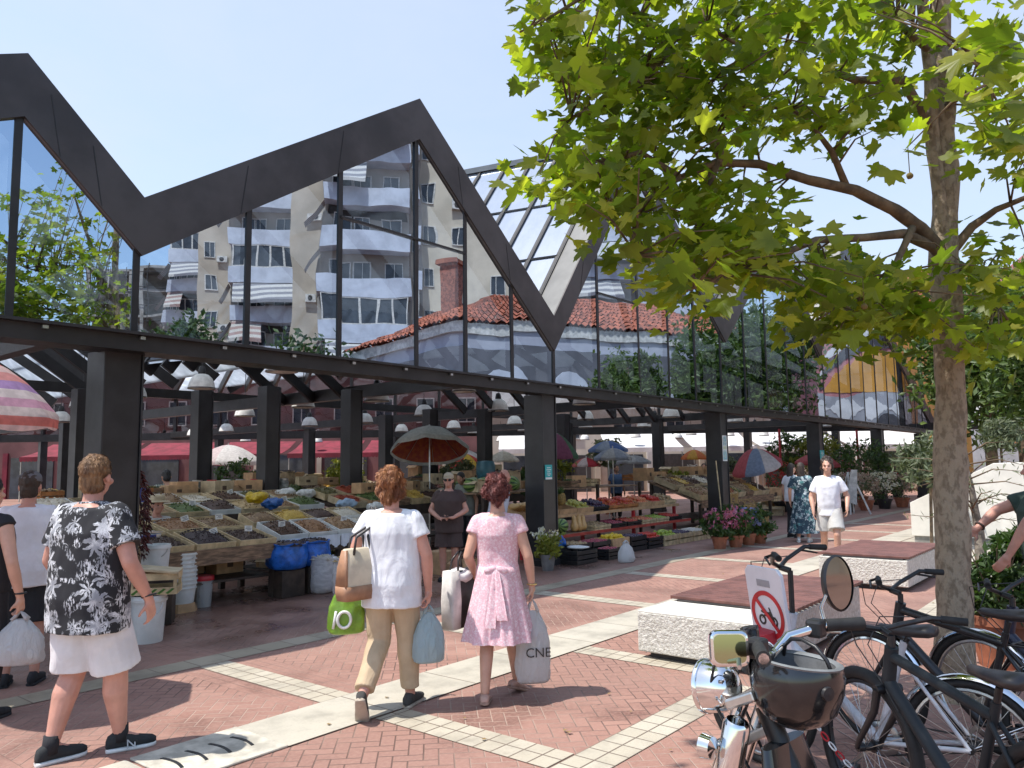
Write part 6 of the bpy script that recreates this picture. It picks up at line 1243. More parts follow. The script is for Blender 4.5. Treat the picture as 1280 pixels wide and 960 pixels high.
def sack(label,c,r,h,mat,fill=None,group=None,name='sack',lump=.06,open_=True):
    t=thing(name,label,'sack',c,0,group); n=26; vs=[]; rows=[(0,.72),(.04,.95),(.2,1.06),(.45,1.08),(.7,1.02),(.88,.97),(.97,1.02),(1.,1.06),(1.0,.98),(.93,.9)]
    for z,q in rows:
        for j in range(n): th=2*PI*j/n; f=1+lump*noise.noise(V((cos(th)*1.6+c.x*3,sin(th)*1.6,z*3.2)))*1.6+.02*sin(th*9+z*6); vs.append((r*q*f*cos(th),r*q*f*sin(th)*.9,h*z+.012*sin(th*5)*(z>.9)))
    k_=len(rows); m=M(); m.add(vs,[(i*n+j,i*n+(j+1)%n,(i+1)*n+(j+1)%n,(i+1)*n+j) for i in range(k_-1) for j in range(n)]+[tuple(range(n))[::-1]]); m.obj('cloth',mat,t,180,False)
    if fill: m=M(); heapmesh(m,r*1.85,r*1.65,.06,60,.012,h*.92); tag(m.obj('heap',HEAPS[fill],t,180,False),kind='stuff')
    return t
WOV=pm('woven_white_sack',(.66,.63,.62),.7,0,.12,9,.7,.012,36,scale=(1,1,2.2)); HES=pm('hessian',(.42,.31,.19),.9,0,.2,9,.6,.006,90)
BLS=[(G(402,741),.155,.50,'white beans','white woven sack of beans, leftmost of the three in front of the low table'),(G(432,748),.165,.53,'chickpeas','white woven sack of chickpeas, nearest of the three in front of the low table'),(G(462,738),.15,.50,'white beans','white woven sack partly hidden by the shoulder bag of the woman in white'),(G(470,726),.16,.64,'almonds','tall white woven sack standing behind the other sacks')]
for c,r_,h_,fl,lb in BLS: sack(lb,c,r_,h_,WOV,fl,'woven sacks before the low table')
for i,(px,py) in enumerate(((368,724),(402,722))): 
    c=[F(-4.42,-.95,.36),F(-3.98,-.98,.36)][i]; sack(['big open blue plastic sack of dark olives hanging at the table end','second blue plastic sack beside the big one, its rim rolled open'][i],c,[.26,.23][i],.34,BLUEP,'black olives',None,'plastic_sack',.10); t=thing('sack_stand',['dark crate under the big blue sack','dark crate under the second blue sack'][i],'crate',V((c.x,c.y,0))); m=M(); m.box(V((c.x,c.y,.178)),(.36,.32,.352),ZR); m.obj('sides',WOODD,t,bevel=.008)
def carton(label,c,rz,d,mat=CARD,op=True,group=None):
    t=thing('cardboard_box',label,'box',c,rz,group); L,W,H=d; b=.01; m=M(); m.box((0,0,.004),(L-.02,W-.02,.008))
    m.box((0,-W/2,H/2),(L,b,H)); m.box((0,W/2,H/2),(L,b,H)); m.box((-L/2+b/2,0,H/2),(b,W-b,H)); m.box((L/2-b/2,0,H/2),(b,W-b,H))
    if not op: m.box((0,0,H+.003),(L,W,.008))
    m.obj('walls',mat,t,None,False)
    if op:
        for sx in (-1,1): m=M(); m.box((sx*(L/2+.05),0,H-.02),(.11,W*.95,.006),rot=Matrix.Rotation(sx*.6,3,'Y')); m.obj('flap',mat,t,None,False)
    m=M(); m.box((0,-W/2-.0065,H*.5),(L*.22,.003,H*.3)); m.obj('printed_mark',pm('carton_print',(.10,.06,.04),.8),t,None,False); return t
carton('pale cardboard carton standing between the sacks and the low table',G(445,712)+V((0,0,0)),ZR,(.30,.28,.72),CARDL,False); carton('narrow pale carton right of the taller carton',G(472,716),ZR,(.2,.22,.66),CARDL,False)
carton('brown cardboard box with a dark mark behind the legs of the stallholder in brown',G(552,716),ZR+.2,(.42,.36,.34),CARD,False); carton('open brown box on the floor right of the stallholder in brown',G(586,722),ZR-.3,(.4,.34,.26))
# ---- back table behind: sacks, bags, jars
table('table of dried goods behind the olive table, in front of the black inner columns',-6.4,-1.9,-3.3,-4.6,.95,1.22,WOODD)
ks=math.atan2(.27,1.3)
for i in range(8):
    u=-6.1+.55*i
    for r in range(2):
        kd=KEYS[(i*3+r*5+2)%12]; tray(f'tray of {kd}, {ORD[i]}, {["front","back"][r]} row of the dried goods table',F(u,-3.62-.66*r,1.02+.13*r),ZR,.52,.6,kd,ks,[CRATE,WHPL,CARDL][(i+r)%3],.10,.10,.014,60,'trays on the dried goods table',card=(i+r)%3==0)
BAGC=[('yellow',(.62,.42,.02)),('blue',(.03,.13,.42)),('white',(.70,.69,.66)),('white',(.70,.69,.66)),('dark blue',(.02,.04,.13)),('pale blue',(.30,.40,.52)),('grey',(.3,.3,.3)),('white',(.7,.69,.66))]
for i,(n_,c_) in enumerate(BAGC):
    px=[318,338,355,381,408,432,452,470][i]; py=[622,629,617,617,619,630,622,634][i]; p=P(px,py,[12.6,12.9,14.5,14.9,15.2,13.9,16.4,14.4][i]); t=thing('plastic_bag',f'crumpled {n_} plastic bag lying on the dried goods table, '+['leftmost','beside the yellow one','behind the blue one','third white from the left','before the wide inner column','near its right end','near the blue sign','by the woman in white'][i],'bag',p)
    m=M(); m.ell(p,(.17,.13,.085),None,16,10,0,.5); m.ell(p+V((.1,.03,.02)),(.1,.09,.06),None,14,8,0,.6); remesh(m,'film',pm(n_.replace(' ','_')+'_film',c_,.35,0,.15,12,.8,.02,26),t,.018,1,wr=.03,wscale=(11,11,11),world=True).data.transform(absmat(t).inverted())
JARS=[((.12,.11,.08),'grey'),((.03,.07,.28),'blue labelled'),((.34,.15,.07),'amber'),((.10,.17,.22),'dark blue'),((.42,.30,.08),'yellow'),((.15,.13,.10),'brown'),((.3,.3,.27),'pale')]
for i,(c_,n_) in enumerate(JARS):
    p=P(246+18*i,632,14.6+.15*i); p.z=1.24; t=thing('jar',f'{n_} jar in the row behind the olive trays','jar',p); M().lathe([(0,0),(.10,0),(.105,.02),(.105,.20),(.08,.24)],p,n=16).obj('glass',pm('jar_'+n_.replace(' ','_'),c_,.2,0,.3,12,.05),t,60); M().lathe([(.088,.235),(.09,.27),(0,.272)],p,n=16).obj('lid',[ALU,REDP,WHPL][i%3],t,50)
table('counter under the row of jars behind the olive trays',-3.9,-1.2,-5.2,-5.9,1.18,1.23,WOODD)
b=P(439,622,15.6); t=thing('price_sign','small blue price sign on a stick among the dried goods','sign',b); M().box(b,(.20,.02,.26),ZR).obj('board',pm('blue_board',(.03,.06,.20),.5),t); M().box(b+V((0,-.012,0)),(.12,.006,.17),ZR).obj('lettering',PAPER,t); M().cyl(b-V((0,0,.5)),b,.012,n=6).obj('stick',CRATE,t)
# ---- middle tables
for (u0,u1,w0,w1,zf,zb,lb,n) in ((-1.6,1.6,-3.2,-4.6,.92,1.2,'table of tilted boxes behind the stallholder in brown',6),(1.9,5.2,-4.4,-5.8,.95,1.25,'table of brown goods seen between the woman in pink and the central column',6),(-.6,3.,-7.2,-8.4,1.0,1.3,'far table in the middle of the hall under the big umbrella',6),(4.5,10,-6.4,-7.8,1.0,1.35,'far table behind the produce stall',8)):
    table(lb,u0,u1,w0,w1,zf,zb,WOODD); a=math.atan2(zb-zf,abs(w1-w0))
    for i in range(n):
        for r in range(2):
            kd=KEYS[(i*5+r*7+n)%12]; w=w0-.34-.66*r; tray(f'box of {kd}, {ORD[i]}, {["front","back"][r]} row of the {lb.split(" seen ")[0]}'[:400].replace('table of tilted boxes behind the stallholder in brown','tilted box table').replace('far table in the middle of the hall under the big umbrella','far middle table').replace('far table behind the produce stall','table behind the produce'),F(u0+.28+(u1-u0-.5)*i/(n-1),w,zf+.03+(zb-zf)*((w0-w)/(w0-w1))),ZR,.5,.62,kd,a,[CARDL,CRATE,WOOD,CARD][(i*3+r)%4],.12,.11,.018,46,lb)
# ---- produce: fruit shapes shared by copies
def fm(n,c,c2,r=.35,ns=6): return pm('fruit_'+n,c,r,0,.2,ns,.08,.002,60,c2=c2)
FR={}
def proto(kind):
    m=M(); cols={'apple':((.42,.02,.025),(.50,.12,.03)),'orange':((.62,.20,.01),(.55,.15,.01)),'lemon':((.70,.48,.02),(.62,.40,.01)),'tomato':((.50,.035,.015),(.42,.02,.01)),'green_apple':((.36,.42,.06),(.25,.33,.04)),'potato':((.42,.28,.14),(.30,.19,.09)),'onion':((.36,.05,.07),(.25,.03,.06)),'plum':((.03,.015,.05),(.06,.03,.06)),'mushroom':((.62,.56,.48),(.50,.43,.35)),'peach':((.62,.25,.09),(.55,.10,.05)),'pear':((.50,.44,.10),(.38,.35,.07))}
    if kind in cols:
        r=.042; m.lathe([(0,-r*.86),(r*.5,-r*.9),(r*.92,-r*.45),(r,.1*r),(r*.85,r*.62),(r*.42,r*.9),(r*.1,r*.78),(0,r*.72)],n=12); mt=fm(kind,*cols[kind])
        if kind in('lemon','pear'): m.v=[V((p.x*.85,p.y*.85,p.z*1.3)) for p in m.v]
        if kind in('potato',): m.v=[V((p.x*1.3,p.y*.9,p.z*.8)) for p in m.v]
    elif kind=='watermelon':
        m.ell((0,0,0),(.165,.14,.14),None,24,16); mt,nt,b=newmat('watermelon_rind'); k=NT(nt); sp=k.n('ShaderNodeSeparateXYZ'); k.l(k.co(),sp.inputs[0]); a=k.m('ARCTAN2',sp.outputs[1],sp.outputs[2]); f=k.mr(k.m('SINE',k.m('ADD',k.m('MULTIPLY',a,9.),k.m('MULTIPLY',k.noise(22,3),3.))),-.1,.5); k.l(k.mix(f,(.20,.30,.08),(.02,.06,.018)),b.inputs[0]); b.inputs['Roughness'].default_value=.35
    elif kind=='squash': m.lathe([(0,-.15),(.06,-.145),(.085,-.09),(.08,-.03),(.055,.04),(.05,.10),(.045,.14),(.018,.15),(.015,.175),(0,.176)],n=16); mt=fm('squash',(.60,.38,.16),(.52,.29,.10))
    elif kind=='pumpkin': m.lathe([(0,-.10),(.09,-.11),(.16,-.05),(.165,.02),(.12,.085),(.03,.095),(.02,.13),(0,.13)],n=40,sq=lambda th:1+.06*abs(sin(5*th))); mt=fm('pumpkin',(.10,.14,.10),(.06,.09,.07))
    elif kind=='pineapple':
        m.lathe([(0,-.13),(.055,-.125),(.078,-.05),(.078,.04),(.055,.11),(.02,.125)],n=16); 
        for i in range(26): a=i*2.4; q=i/26; d=V((cos(a)*(1-q*.8),sin(a)*(1-q*.8),.6+q*1.6)).normalized(); p=V((cos(a)*.02,sin(a)*.02,.115)); sd=d.cross(V((0,0,1))).normalized()*.012; e=p+d*(.12+.06*q); m.add([p-sd,p+sd,e],[(0,1,2)],1)
        mt=[pm('pineapple_skin',(.36,.22,.06),.7,0,.3,30,.9,.012,60,c2=(.16,.11,.03)),LEAFD]
    o=m.obj(kind,mt,None,180); COL.objects.unlink(o); FR[kind]=o; return o
def fruit(kind,p,label,group,rot=None,sc=1.):
    src=FR.get(kind) or proto(kind); o=src.copy(); COL.objects.link(o); o.location=p; o.rotation_euler=rot or (U(0,6),U(0,6),U(0,6)); o.scale=(sc*U(.9,1.1),)*3; return tag(o,label,kind.replace('_',' '),group)
def openbox(label,c,rz,L,W,H,mat,slats=2,tilt=0.,cat='crate',name='crate'):
    t=thing(name,label,cat,c,rz); t.rotation_euler=(tilt,0,rz); m=M(); b=.012
    m.box((0,0,.005),(L-.03,W-.03,.01)); hs=H/slats
    for i in range(slats):
        z=hs*(i+.5); hh=hs*(.74 if slats>1 else 1.)
        for sy in (-1,1): m.box((0,sy*(W/2-b/2),z),(L,b,hh))
        for sx in (-1,1): m.box((sx*(L/2-b/2),0,z),(b,W-2*b,hh))
    if slats>1:
        for sx in (-1,1):
            for sy in (-1,1): m.box((sx*(L/2-.026),sy*(W/2-.026),H/2),(.026,.026,H))
    m.obj('sides',mat,t,None,False); return t
def fillbox(c,rz,L,W,H,kind,label,group,tilt=0.,rows=None,pile=2,sc=1.):
    d=.086*sc*1.02; nx=max(1,int((L-.03)/d)); ny=max(1,int((W-.03)/d)); R=Matrix.Rotation(rz,3,'Z')@Matrix.Rotation(tilt,3,'X')
    for lay in range(pile):
        for i in range(nx-lay):
            for j in range(ny-lay):
                if random.random()<.10*lay: continue
                p=V(((i-(nx-lay-1)/2)*d+U(-.006,.006),(j-(ny-lay-1)/2)*d+U(-.006,.006),H-.03+lay*.055*sc)); fruit(kind,c+R@p,label,group,None,sc)
st=thing('produce_stall','three tier wooden produce stall right of the central black column','market stall',F(3.4,-.6,0),ZR)
for z,w0,w1,nm in ((.74,-.72,-1.75,'top_shelf'),(.40,-.42,-.9,'middle_shelf')):
    m=M(); m.para(F(.35,w1,z-.03),DV*6.05,NV*(w0-w1),V((0,0,.03))); m.obj(nm,WOOD,st)
    m=M(); m.para(F(.35,w0+.002,z-.05),DV*6.05,NV*.025,V((0,0,.055))); m.obj('shelf_edge',[pm('red_painted_edge',(.45,.06,.04),.6),CARD][nm=='top_shelf'],st)
for u in (.45,2.4,4.4,6.3):
    for w,h in ((-.78,.71),(-1.7,1.25)): m=M(); m.box(F(u,w,h/2),(.06,.06,h),ZR); m.obj('post',[REDP,WOODD][w<-1],st)
m=M(); m.para(F(.35,-1.8,1.16),DV*6.05,-NV*.9,V((0,0,.03))); m.obj('back_shelf',WOOD,st)
tl=-.0; TIL=.22
TOPR=[('squash','cardboard'),('squash','cardboard'),('pineapple','cardboard'),('pear','cardboard'),('plum','black plastic'),('apple','orange painted'),('apple','orange painted'),('peach','cardboard'),('tomato','cardboard'),('potato','pale wooden')]
ORC=pm('orange_crate_wood',(.48,.19,.06),.7,0,.2,6,.2)
MT={'cardboard':CARD,'black plastic':BLKPL,'orange painted':ORC,'pale wooden':CRATE}
for i,(kd,mk) in enumerate(TOPR):
    u=.68+.60*i; c=F(u,-1.02,.75); openbox(f'{mk} crate of {"butternut squash" if kd=="squash" else kd.replace("tato","tatoe").replace("mato","matoe")+"s"} on the stall\'s top shelf'+(', the left one of two' if i in(0,5) else ', the right one of two' if i in (1,6) else ''),c,ZR,.58,.52,.15,MT[mk],1 if mk=='cardboard' else 2,TIL)
    R=Matrix.Rotation(ZR,3,'Z')@Matrix.Rotation(TIL,3,'X')
    if kd=='squash':
        for j in range(3): fruit('squash',c+R@V((-.19+.19*j,-.02,.20)),'butternut squash lying in the left end crates of the top shelf','squash on the top shelf',(1.35,0,ZR+U(-.2,.2)))
    elif kd=='pineapple':
        for j in range(4): fruit('pineapple',c+R@V((-.20+.135*j,.02+.06*(j%2),.27)),'pineapple standing in the cardboard crate on the top shelf','pineapples on the top shelf',(-.1,0,U(0,6)))
    else: fillbox(c,ZR,.55,.49,.15,kd,f'{kd} heaped in the {mk} crate on the top shelf',f'{kd}s on the top shelf',TIL,pile=2)
for i in range(5): fruit('watermelon',F(.55+.31*i,-2.1,1.33),'dark watermelon in the row on the back shelf right of the central column','watermelons on the back shelf',(0,0,ZR+1.57),1.05)
for i in range(3): fruit('watermelon',F(.70+.31*i,-2.45,1.33),'watermelon in the second row on the back shelf','watermelons on the back shelf',(0,0,ZR+1.57),1.05)
for i,(c_,n_) in enumerate((((.03,.12,.16),'dark teal'),((.02,.06,.30),'deep blue'))):
    p=F([1.55,3.3][i],-2.6,1.62); t=thing('plastic_drum',f'round {n_} plastic drum behind the produce stall','drum',p); M().lathe([(0,-.19),(.17,-.18),(.20,-.08),(.20,.08),(.17,.18),(0,.19)],p,n=20).obj('shell',pm(n_.replace(' ','_')+'_drum',c_,.4),t,50); M().cyl(p-V((0,0,.42)),p-V((0,0,.18)),.15,n=14).obj('stand',WOODD,t)
MIDR=[('watermelon',2),('squash',3),('potato','pale wooden'),('onion','black plastic'),('apple','black plastic'),('peach','pale wooden'),('green_apple','pale wooden'),('tomato','black plastic')]
u=.62
for j in range(2): fruit('watermelon',F(1.02+.40*j,-.60,.55),'striped watermelon on the middle shelf beside the upright squash','watermelons on the middle shelf',(.3,0,ZR+.4*j),1.08)
for j in range(3): fruit('squash',F(1.86+.15*j,-.60,.56),'butternut squash standing upright on the middle shelf','upright squash on the middle shelf',(0,0,U(0,6)))
for i,(kd,mk) in enumerate(MIDR[2:]):
    c=F(2.62+.62*i,-.64,.405); openbox(f'{mk} crate of {kd.replace("_"," ").replace("tato","tatoe").replace("mato","matoe")}s on the middle shelf',c,ZR,.58,.42,.12,MT[mk],2,.12); fillbox(c,ZR,.55,.39,.12,kd,f'{kd.replace("_"," ")} in the {mk} crate on the middle shelf',f'{kd.replace("_"," ")}s on the middle shelf',.12,pile=1)
LOWR=[('potato','black plastic'),('onion','black plastic'),('lemon','cardboard'),('plum','black plastic'),('tomato','black plastic'),('green_apple','pale wooden'),('plum','pale wooden'),('mushroom','pale wooden'),('potato','pale wooden')]
WH=['leftmost','second from the left','third from the left','just behind the white bag','right of the white bag','middle one','just right of the green apples','second from the right end','rightmost by the black column']
for i,(kd,mk) in enumerate(LOWR):
    c=F(.95+.64*i,-.02+.015*i,.0); h=.30 if i<4 else .24; openbox(f'{mk} floor crate of {kd.replace("_"," ").replace("tato","tatoe").replace("mato","matoe")}s, {WH[i]}',c,ZR,.60,.44,h,MT[mk],3 if i<5 and mk!='cardboard' else (1 if mk=='cardboard' else 2),.06 if i>3 else 0.)
    fillbox(c,ZR,.57,.41,h,kd,f'{kd.replace("_"," ")} in the {mk} floor crate, {WH[i]}',f'{kd.replace("_"," ")}s in the floor crates',.06 if i>3 else 0.,pile=2 if i in(2,4,5) else 1)
c=F(.62,.33,0); openbox('low black crate on the floor beside the flower pot',c,ZR,.62,.40,.24,BLKPL,3); t=thing('folded_bag','white printed bag lying on the low black crate','bag',c+V((0,0,.25))); m=M(); m.ell((0,0,.02),(.2,.12,.035),None,14,8,0,.3); m.obj('film',WHPL,t,180,False)
c=F(1.42,.42,0); openbox('small black crate of onions right of the low black crate',c,ZR,.44,.34,.20,BLKPL,3); fillbox(c,ZR,.42,.32,.20,'onion','red onion in the small black crate at the very front','onions in the small black crate',0,pile=1)
for i,(u,w,z) in enumerate(((.35,-.25,.62),(.48,-.05,.36))):
    p=F(u,w,z); t=thing('plastic_bag',['crumpled blue bag on the produce stall next to the central column','blue bag rolled in a ring below the other one'][i],'bag',p); m=M(); m.ell(p,(.2,.15,.12),None,16,10,0,.5); remesh(m,'film',BLUEP,t,.02,1,wr=.04,wscale=(10,10,10),world=True).data.transform(absmat(t).inverted()); m=M(); m.box(F(u,w,(z-.10)/2),(.3,.26,z-.10),ZR); o=m.obj('stool',WOODD,None); tag(o,['dark stool under the crumpled blue bag','dark low stool under the ring shaped blue bag'][i],'stool')
gb=G(783,703); plastic('white carrier bag standing on the floor in front of the produce stall',gb+V((0,0,.38)),.30,.38,.22,BGW,.5)
# flower pot by the column
def flowerpot(label,c,r,h,pmat,fol,flow,fr,fh,n1,n2,fs=.035):
    t=thing('flower_pot',label,'plant',c); m=M(); potlathe(m,c,r,h); m.obj('pot',pmat,t,40); m=M(); cloud(m,c+V((0,0,h+fh*.45)),(fr,fr,fh*.6),n1,.055); m.obj('foliage',fol,t)
    if flow:
        for _ in range(min(n2,95)):
            m=M(); a=U(0,6.28); q=U(.3,1.); p=c+V((cos(a)*fr*q,sin(a)*fr*q,h+fh*U(.35,1.05)))
            for j in range(9): leafquad(m,p+V((U(-1,1),U(-1,1),U(-1,1)))*fs,fs*.8,None,0,.8)
            m.obj('flower',flow,t)
    return t
FLW=flowers('white_petal',[(.68,.64,.58),(.72,.70,.64),(.70,.62,.45)],8.,.6,.2); FLB=flowers('hydrangea_blue',[(.12,.15,.38),(.22,.26,.50),(.30,.28,.50)],8.,.6,.2); FLP=flowers('hydrangea_pink',[(.45,.08,.20),(.55,.16,.28),(.50,.24,.32)],8.,.6,.2); FLR=flowers('red_petal',[(.5,.02,.03),(.55,.05,.06),(.4,.01,.03)],8.,.6,.2); FLD=flowers('dried_flower',[(.42,.30,.20),(.50,.40,.30),(.36,.22,.18),(.55,.47,.40)],8.,.8,.1); YG=flowers('yellow_green_leaf',[(.20,.22,.03),(.27,.26,.04),(.14,.18,.03)],5.,.55,.3)
flowerpot('grey pot of yellow green leaves and white blooms at the foot of the central column',G(685,713),.13,.26,pm('grey_pot',(.17,.16,.16),.6),YG,FLW,.24,.36,500,12,.05)
for i,(px,py,fl,n_) in enumerate(((898,690,FLP,'pink'),(918,688,FLP,'deep pink'),(934,685,FLB,'blue'),(948,683,None,'green'),(914,674,None,'dark green'))):
    c=G(px+2,py-4); flowerpot(f'potted {n_} hydrangea on the floor right of the black column with the poster' if fl else f'potted {n_} leafy plant among the hydrangeas right of the black column',c,.16,.24,TERRA,LEAFD,fl,.33,.46,700,22,.075)
bx=F(6.95,.12,0); t=thing('broom_handle','pale wooden broom leaning on the black column with the poster','broom',bx); m=M(); m.cyl(bx+V((.05,0,.02)),bx+V((-.06,.05,1.75)),.014,n=8); m.obj('stick',CRATE,t); m=M(); m.box(bx+V((.05,0,.05)),(.3,.06,.1),ZR); m.obj('brush',BRN,t)
# ---- far right: baskets, brown goods, flower stalls
table('display of baskets and brown goods right of the black column with the poster',7.6,12.4,-.7,-2.2,.72,1.25,WOOD)
for i in range(8):
    for r in range(2):
        kd=KEYS[(i*5+r+3)%12]; tray(f'box of {kd}, {ORD[i]}, {["front","back"][r]} row of the basket display',F(7.9+.58*i,-1.05-.72*r,.86+.26*r),ZR,.54,.66,kd,.34,[CRATE,CARDL,WOOD][(i+r)%3],.14,.13,.02,40,'boxes on the basket display')
WICK=pm('wicker',(.50,.33,.13),.75,0,.25,14,.9,.01,60,scale=(1,1,4))
for i in range(14):
    u=8.6+.36*(i%5); w=-.1-.34*((i//5)%3); z=.0+.30*(i//5); c=F(u,w,z if i<5 else z); 
    t=thing('wicker_basket',f'{["low","tall","round","deep","wide"][i%5]} wicker basket in the {["bottom","middle","upper"][i//5]} row beside the hydrangeas','basket',c,0,'wicker baskets'); r_=.15+.02*(i%3); M().lathe([(0,0),(r_*.8,0),(r_,.24),(r_*1.06,.25),(r_*.98,.26),(r_*.78,.03),(0,.03)],c,n=16).obj('bowl',WICK,t,40); M().tube([c+V((r_*cos(a),0,.24+.17*sin(a))) for a in [PI*j/8 for j in range(9)]],.010,5).obj('handle',WICK,t,60)
for i in range(2): m=M(); m.para(F(8.4,-.02-.34*(i+1)+.17,.0),DV*1.9,-NV*.32,V((0,0,.28*(i+1)))); tag(m.obj('wooden_step',WOOD,None),['low wooden step holding the middle row of baskets','high wooden step holding the upper row of baskets'][i],'stand')
FS=[(1060,640,.5,.9,FLD,'dried beige'),(1083,638,.5,.85,FLD,'dry grass'),(1106,636,.5,.9,FLW,'cream'),(1128,634,.45,.8,FLD,'straw coloured'),(1072,628,.6,1.2,FLP,'pink'),(1098,624,.6,1.25,FLW,'white'),(1122,622,.6,1.2,FLR,'red'),(1048,622,.6,1.5,FLR,'red and green'),(978,640,.5,1.3,FLR,'scarlet'),(998,630,.5,1.6,None,'tall green')]
for i,(px,py,r_,h_,fl,n_) in enumerate(FS): flowerpot(f'{n_} {"plant" if fl is None else "flower"} bunch in a tub at the far flower stalls'+(', in front' if i<4 else ''),G(px,py),.26,.35,[BLKPL,TERRA][i%2],[LEAFD,OLIVE][fl is FLD],fl,r_,h_,[900,350][fl is FLD or fl is FLW],150 if fl is FLD else 60,.07)
for i,(px,py,Y,r_) in enumerate(((1075,575,29,1.0),(1100,585,30,1.),(1020,566,31,.9),(985,562,32,.8),(760,566,27,.6),(432,590,20,.45),(300,594,21,.55),(570,590,22,.45),(690,580,22,.5),(660,600,19,.4),(905,585,30,.6))):
    c=P(px,py,Y); t=thing('foliage_plant',['bushy green plant at the far flower stalls, below the small teal notice','dark bushy plant at the far right flower stalls','green plant behind the striped umbrellas','tall plant above the scarlet flowers','leafy plant under the blue umbrellas','pale green plant between the inner columns left of the big umbrella','fern like plant right of the big lamp, behind the jars','green plant under the big grey umbrella','leafy plant just right of the central column','pale plant left of the central column','green plant between the two farther columns'][i],'plant',V((c.x,c.y,0))); m=M(); cloud(m,c,(r_,r_,r_*.8),900,.07+.02*(Y>25)); m.obj('foliage',[LEAFD,YG,OLIVE][(i*2)%3],t); m=M(); m.cyl(V((c.x,c.y,.3)),c,.03,n=6); m.obj('stem',BRANCH,t); m=M(); potlathe(m,V((c.x,c.y,0)),.2,.4); m.obj('pot',[TERRA,BLKPL][i%2],t,40)
ab=G(1076,643); t=thing('easel_sign','white folding easel with a narrow board near the flower stalls','sign stand',ab)
m=M()
for s in (-1,1): m.bar(ab+V((s*.32,0,0)),ab+V((s*.05-.25,.1,1.35)),.05,.03,(0,1,0)); m.bar(ab+V((s*.3-.3,.5,0)),ab+V((s*.05-.25,.12,1.3)),.04,.03,(0,1,0))
m.obj('legs',FRAME,t); m=M(); m.prism([(-.62,.42),(-.30,.30),(-.22,1.42),(-.42,1.42)],ab+V((.18,-.03,0)),(1,0,0),(0,0,1),(0,.02,0)); m.obj('board',pm('easel_board',(.5,.5,.48),.5),t)
# ================================================================ parasols
def parasol(label,px,pyr,pyt,hw,Y,cols,lining=None,tilt=(0,0),poff=0.,n=8):
    rim=P(px,pyr,Y); zt=P(px,pyt,Y).z; r=hw/FPX*Y; t=thing('parasol',label,'umbrella',(rim.x,rim.y,0)); R=Matrix.Rotation(tilt[0],3,'X')@Matrix.Rotation(tilt[1],3,'Y'); h=max(.18,zt-rim.z); nn=n*5
    def ring(q): 
        o=[]
        for j in range(nn):
            th=2*PI*j/nn; sc=1-.045*abs(sin(th*n/2))*q**2-(0); z=h*(1-q**1.8)-.05*q*(abs(sin(th*n/2))**.8)*0; o.append(R@V((r*q*sc*cos(th),r*q*sc*sin(th),z-.03*q*abs(sin(th*n/2)))))
        return o
    rows=[.02,.2,.4,.6,.8,.94,1.]; vs=[];
    for q in rows: vs+=ring(q)
    fs=[(i*nn+j,i*nn+(j+1)%nn,(i+1)*nn+(j+1)%nn,(i+1)*nn+j) for i in range(len(rows)-1) for j in range(nn)]
    drop=[v+R@V((0,0,-.10*min(1,r))) for v in ring(1.)]; k_=len(vs); vs+=drop; fs+=[(k_-nn+j,k_-nn+(j+1)%nn,k_+(j+1)%nn,k_+j) for j in range(nn)]+[tuple(range(nn))]
    fs=[f[::-1] for f in fs]
    nm='parasol_'+'_'.join('%d'%int(c[0]*999+c[1]*99+c[2]*9) for c in cols); mt=lam(nm,cols,'X',float(n if len(cols)>1 else 1),.7,transl=.35,ang=True,bumpy=.3)
    base=V((rim.x,rim.y,rim.z)); m=M(); m.add(vs,fs); m.obj('canopy',mt,t,60,False).location=(0,0,rim.z)
    if lining: m=M(); m.add([v*.985-V((0,0,.02)) for v in vs[:k_]],[f[::-1] for f in fs[:(len(rows)-1)*nn]]); m.obj('lining',lining,t,60,False).location=(0,0,rim.z)
    m=M()
    for j in range(n): a=2*PI*j/n; m.tube([R@V((0,0,h*.9)),R@V((r*.5*cos(a),r*.5*sin(a),h*.66)),R@V((r*.97*cos(a),r*.97*sin(a),-.01))],.006,5)
    m.obj('ribs',ALU,t,60,False).location=(0,0,rim.z)
    top=R@V((0,0,h+.06)); m=M(); m.tube([V((poff,0,0)),V((poff*.4,0,rim.z*.6)),V((top.x,top.y,rim.z+top.z))],.018,8); m.obj('pole',ALU,t,60,False); return t
W_=(.68,.66,.64); RD=(.50,.03,.05)
LIN=pm('orange_print_lining',(.42,.12,.05),.8,0,.4,9,.1,c2=(.30,.05,.05))
parasol('big grey green parasol with a red printed lining in the middle of the hall',537,560,532,49,17.,[(.50,.52,.46),(.40,.44,.40),(.55,.56,.50)],LIN,(-.34,-.04))
parasol('red and yellow parasol right of the big grey green one',581,583,567,25,28,[(.62,.42,.04),(.55,.05,.03)])
parasol('white parasol above the red and yellow one',574,572,560,28,34,[W_,(.6,.6,.58)])
parasol('white parasol with a red stripe among the left inner columns',285,577,556,42,25,[W_,W_,(.5,.1,.13),W_,W_,(.62,.5,.5),W_,W_])
parasol('purple and green parasol half hidden behind the central column',694,570,541,29,20,[(.32,.10,.20),(.07,.20,.10),(.36,.13,.24)])
parasol('pale yellowish parasol left of the central column',629,575,564,20,27,[(.50,.46,.36),(.58,.55,.46)])
parasol('blue parasol behind the watermelons, topmost of the cluster',760,562,551,25,25,[(.06,.13,.36),(.16,.24,.45),(.30,.36,.45)])
parasol('grey and blue parasol just below the blue one',766,572,560,24,23,[(.30,.34,.42),(.45,.46,.47)])
parasol('grey parasol right of the blue ones',792,577,569,22,26,[(.33,.34,.36),(.42,.42,.42)])
parasol('small red parasol left of the blue ones',733,581,572,18,27,[RD,(.5,.12,.10),(.6,.5,.48)])
parasol('orange red parasol left of the poster column',868,572,562,17,30,[(.60,.16,.04),(.55,.30,.04)])
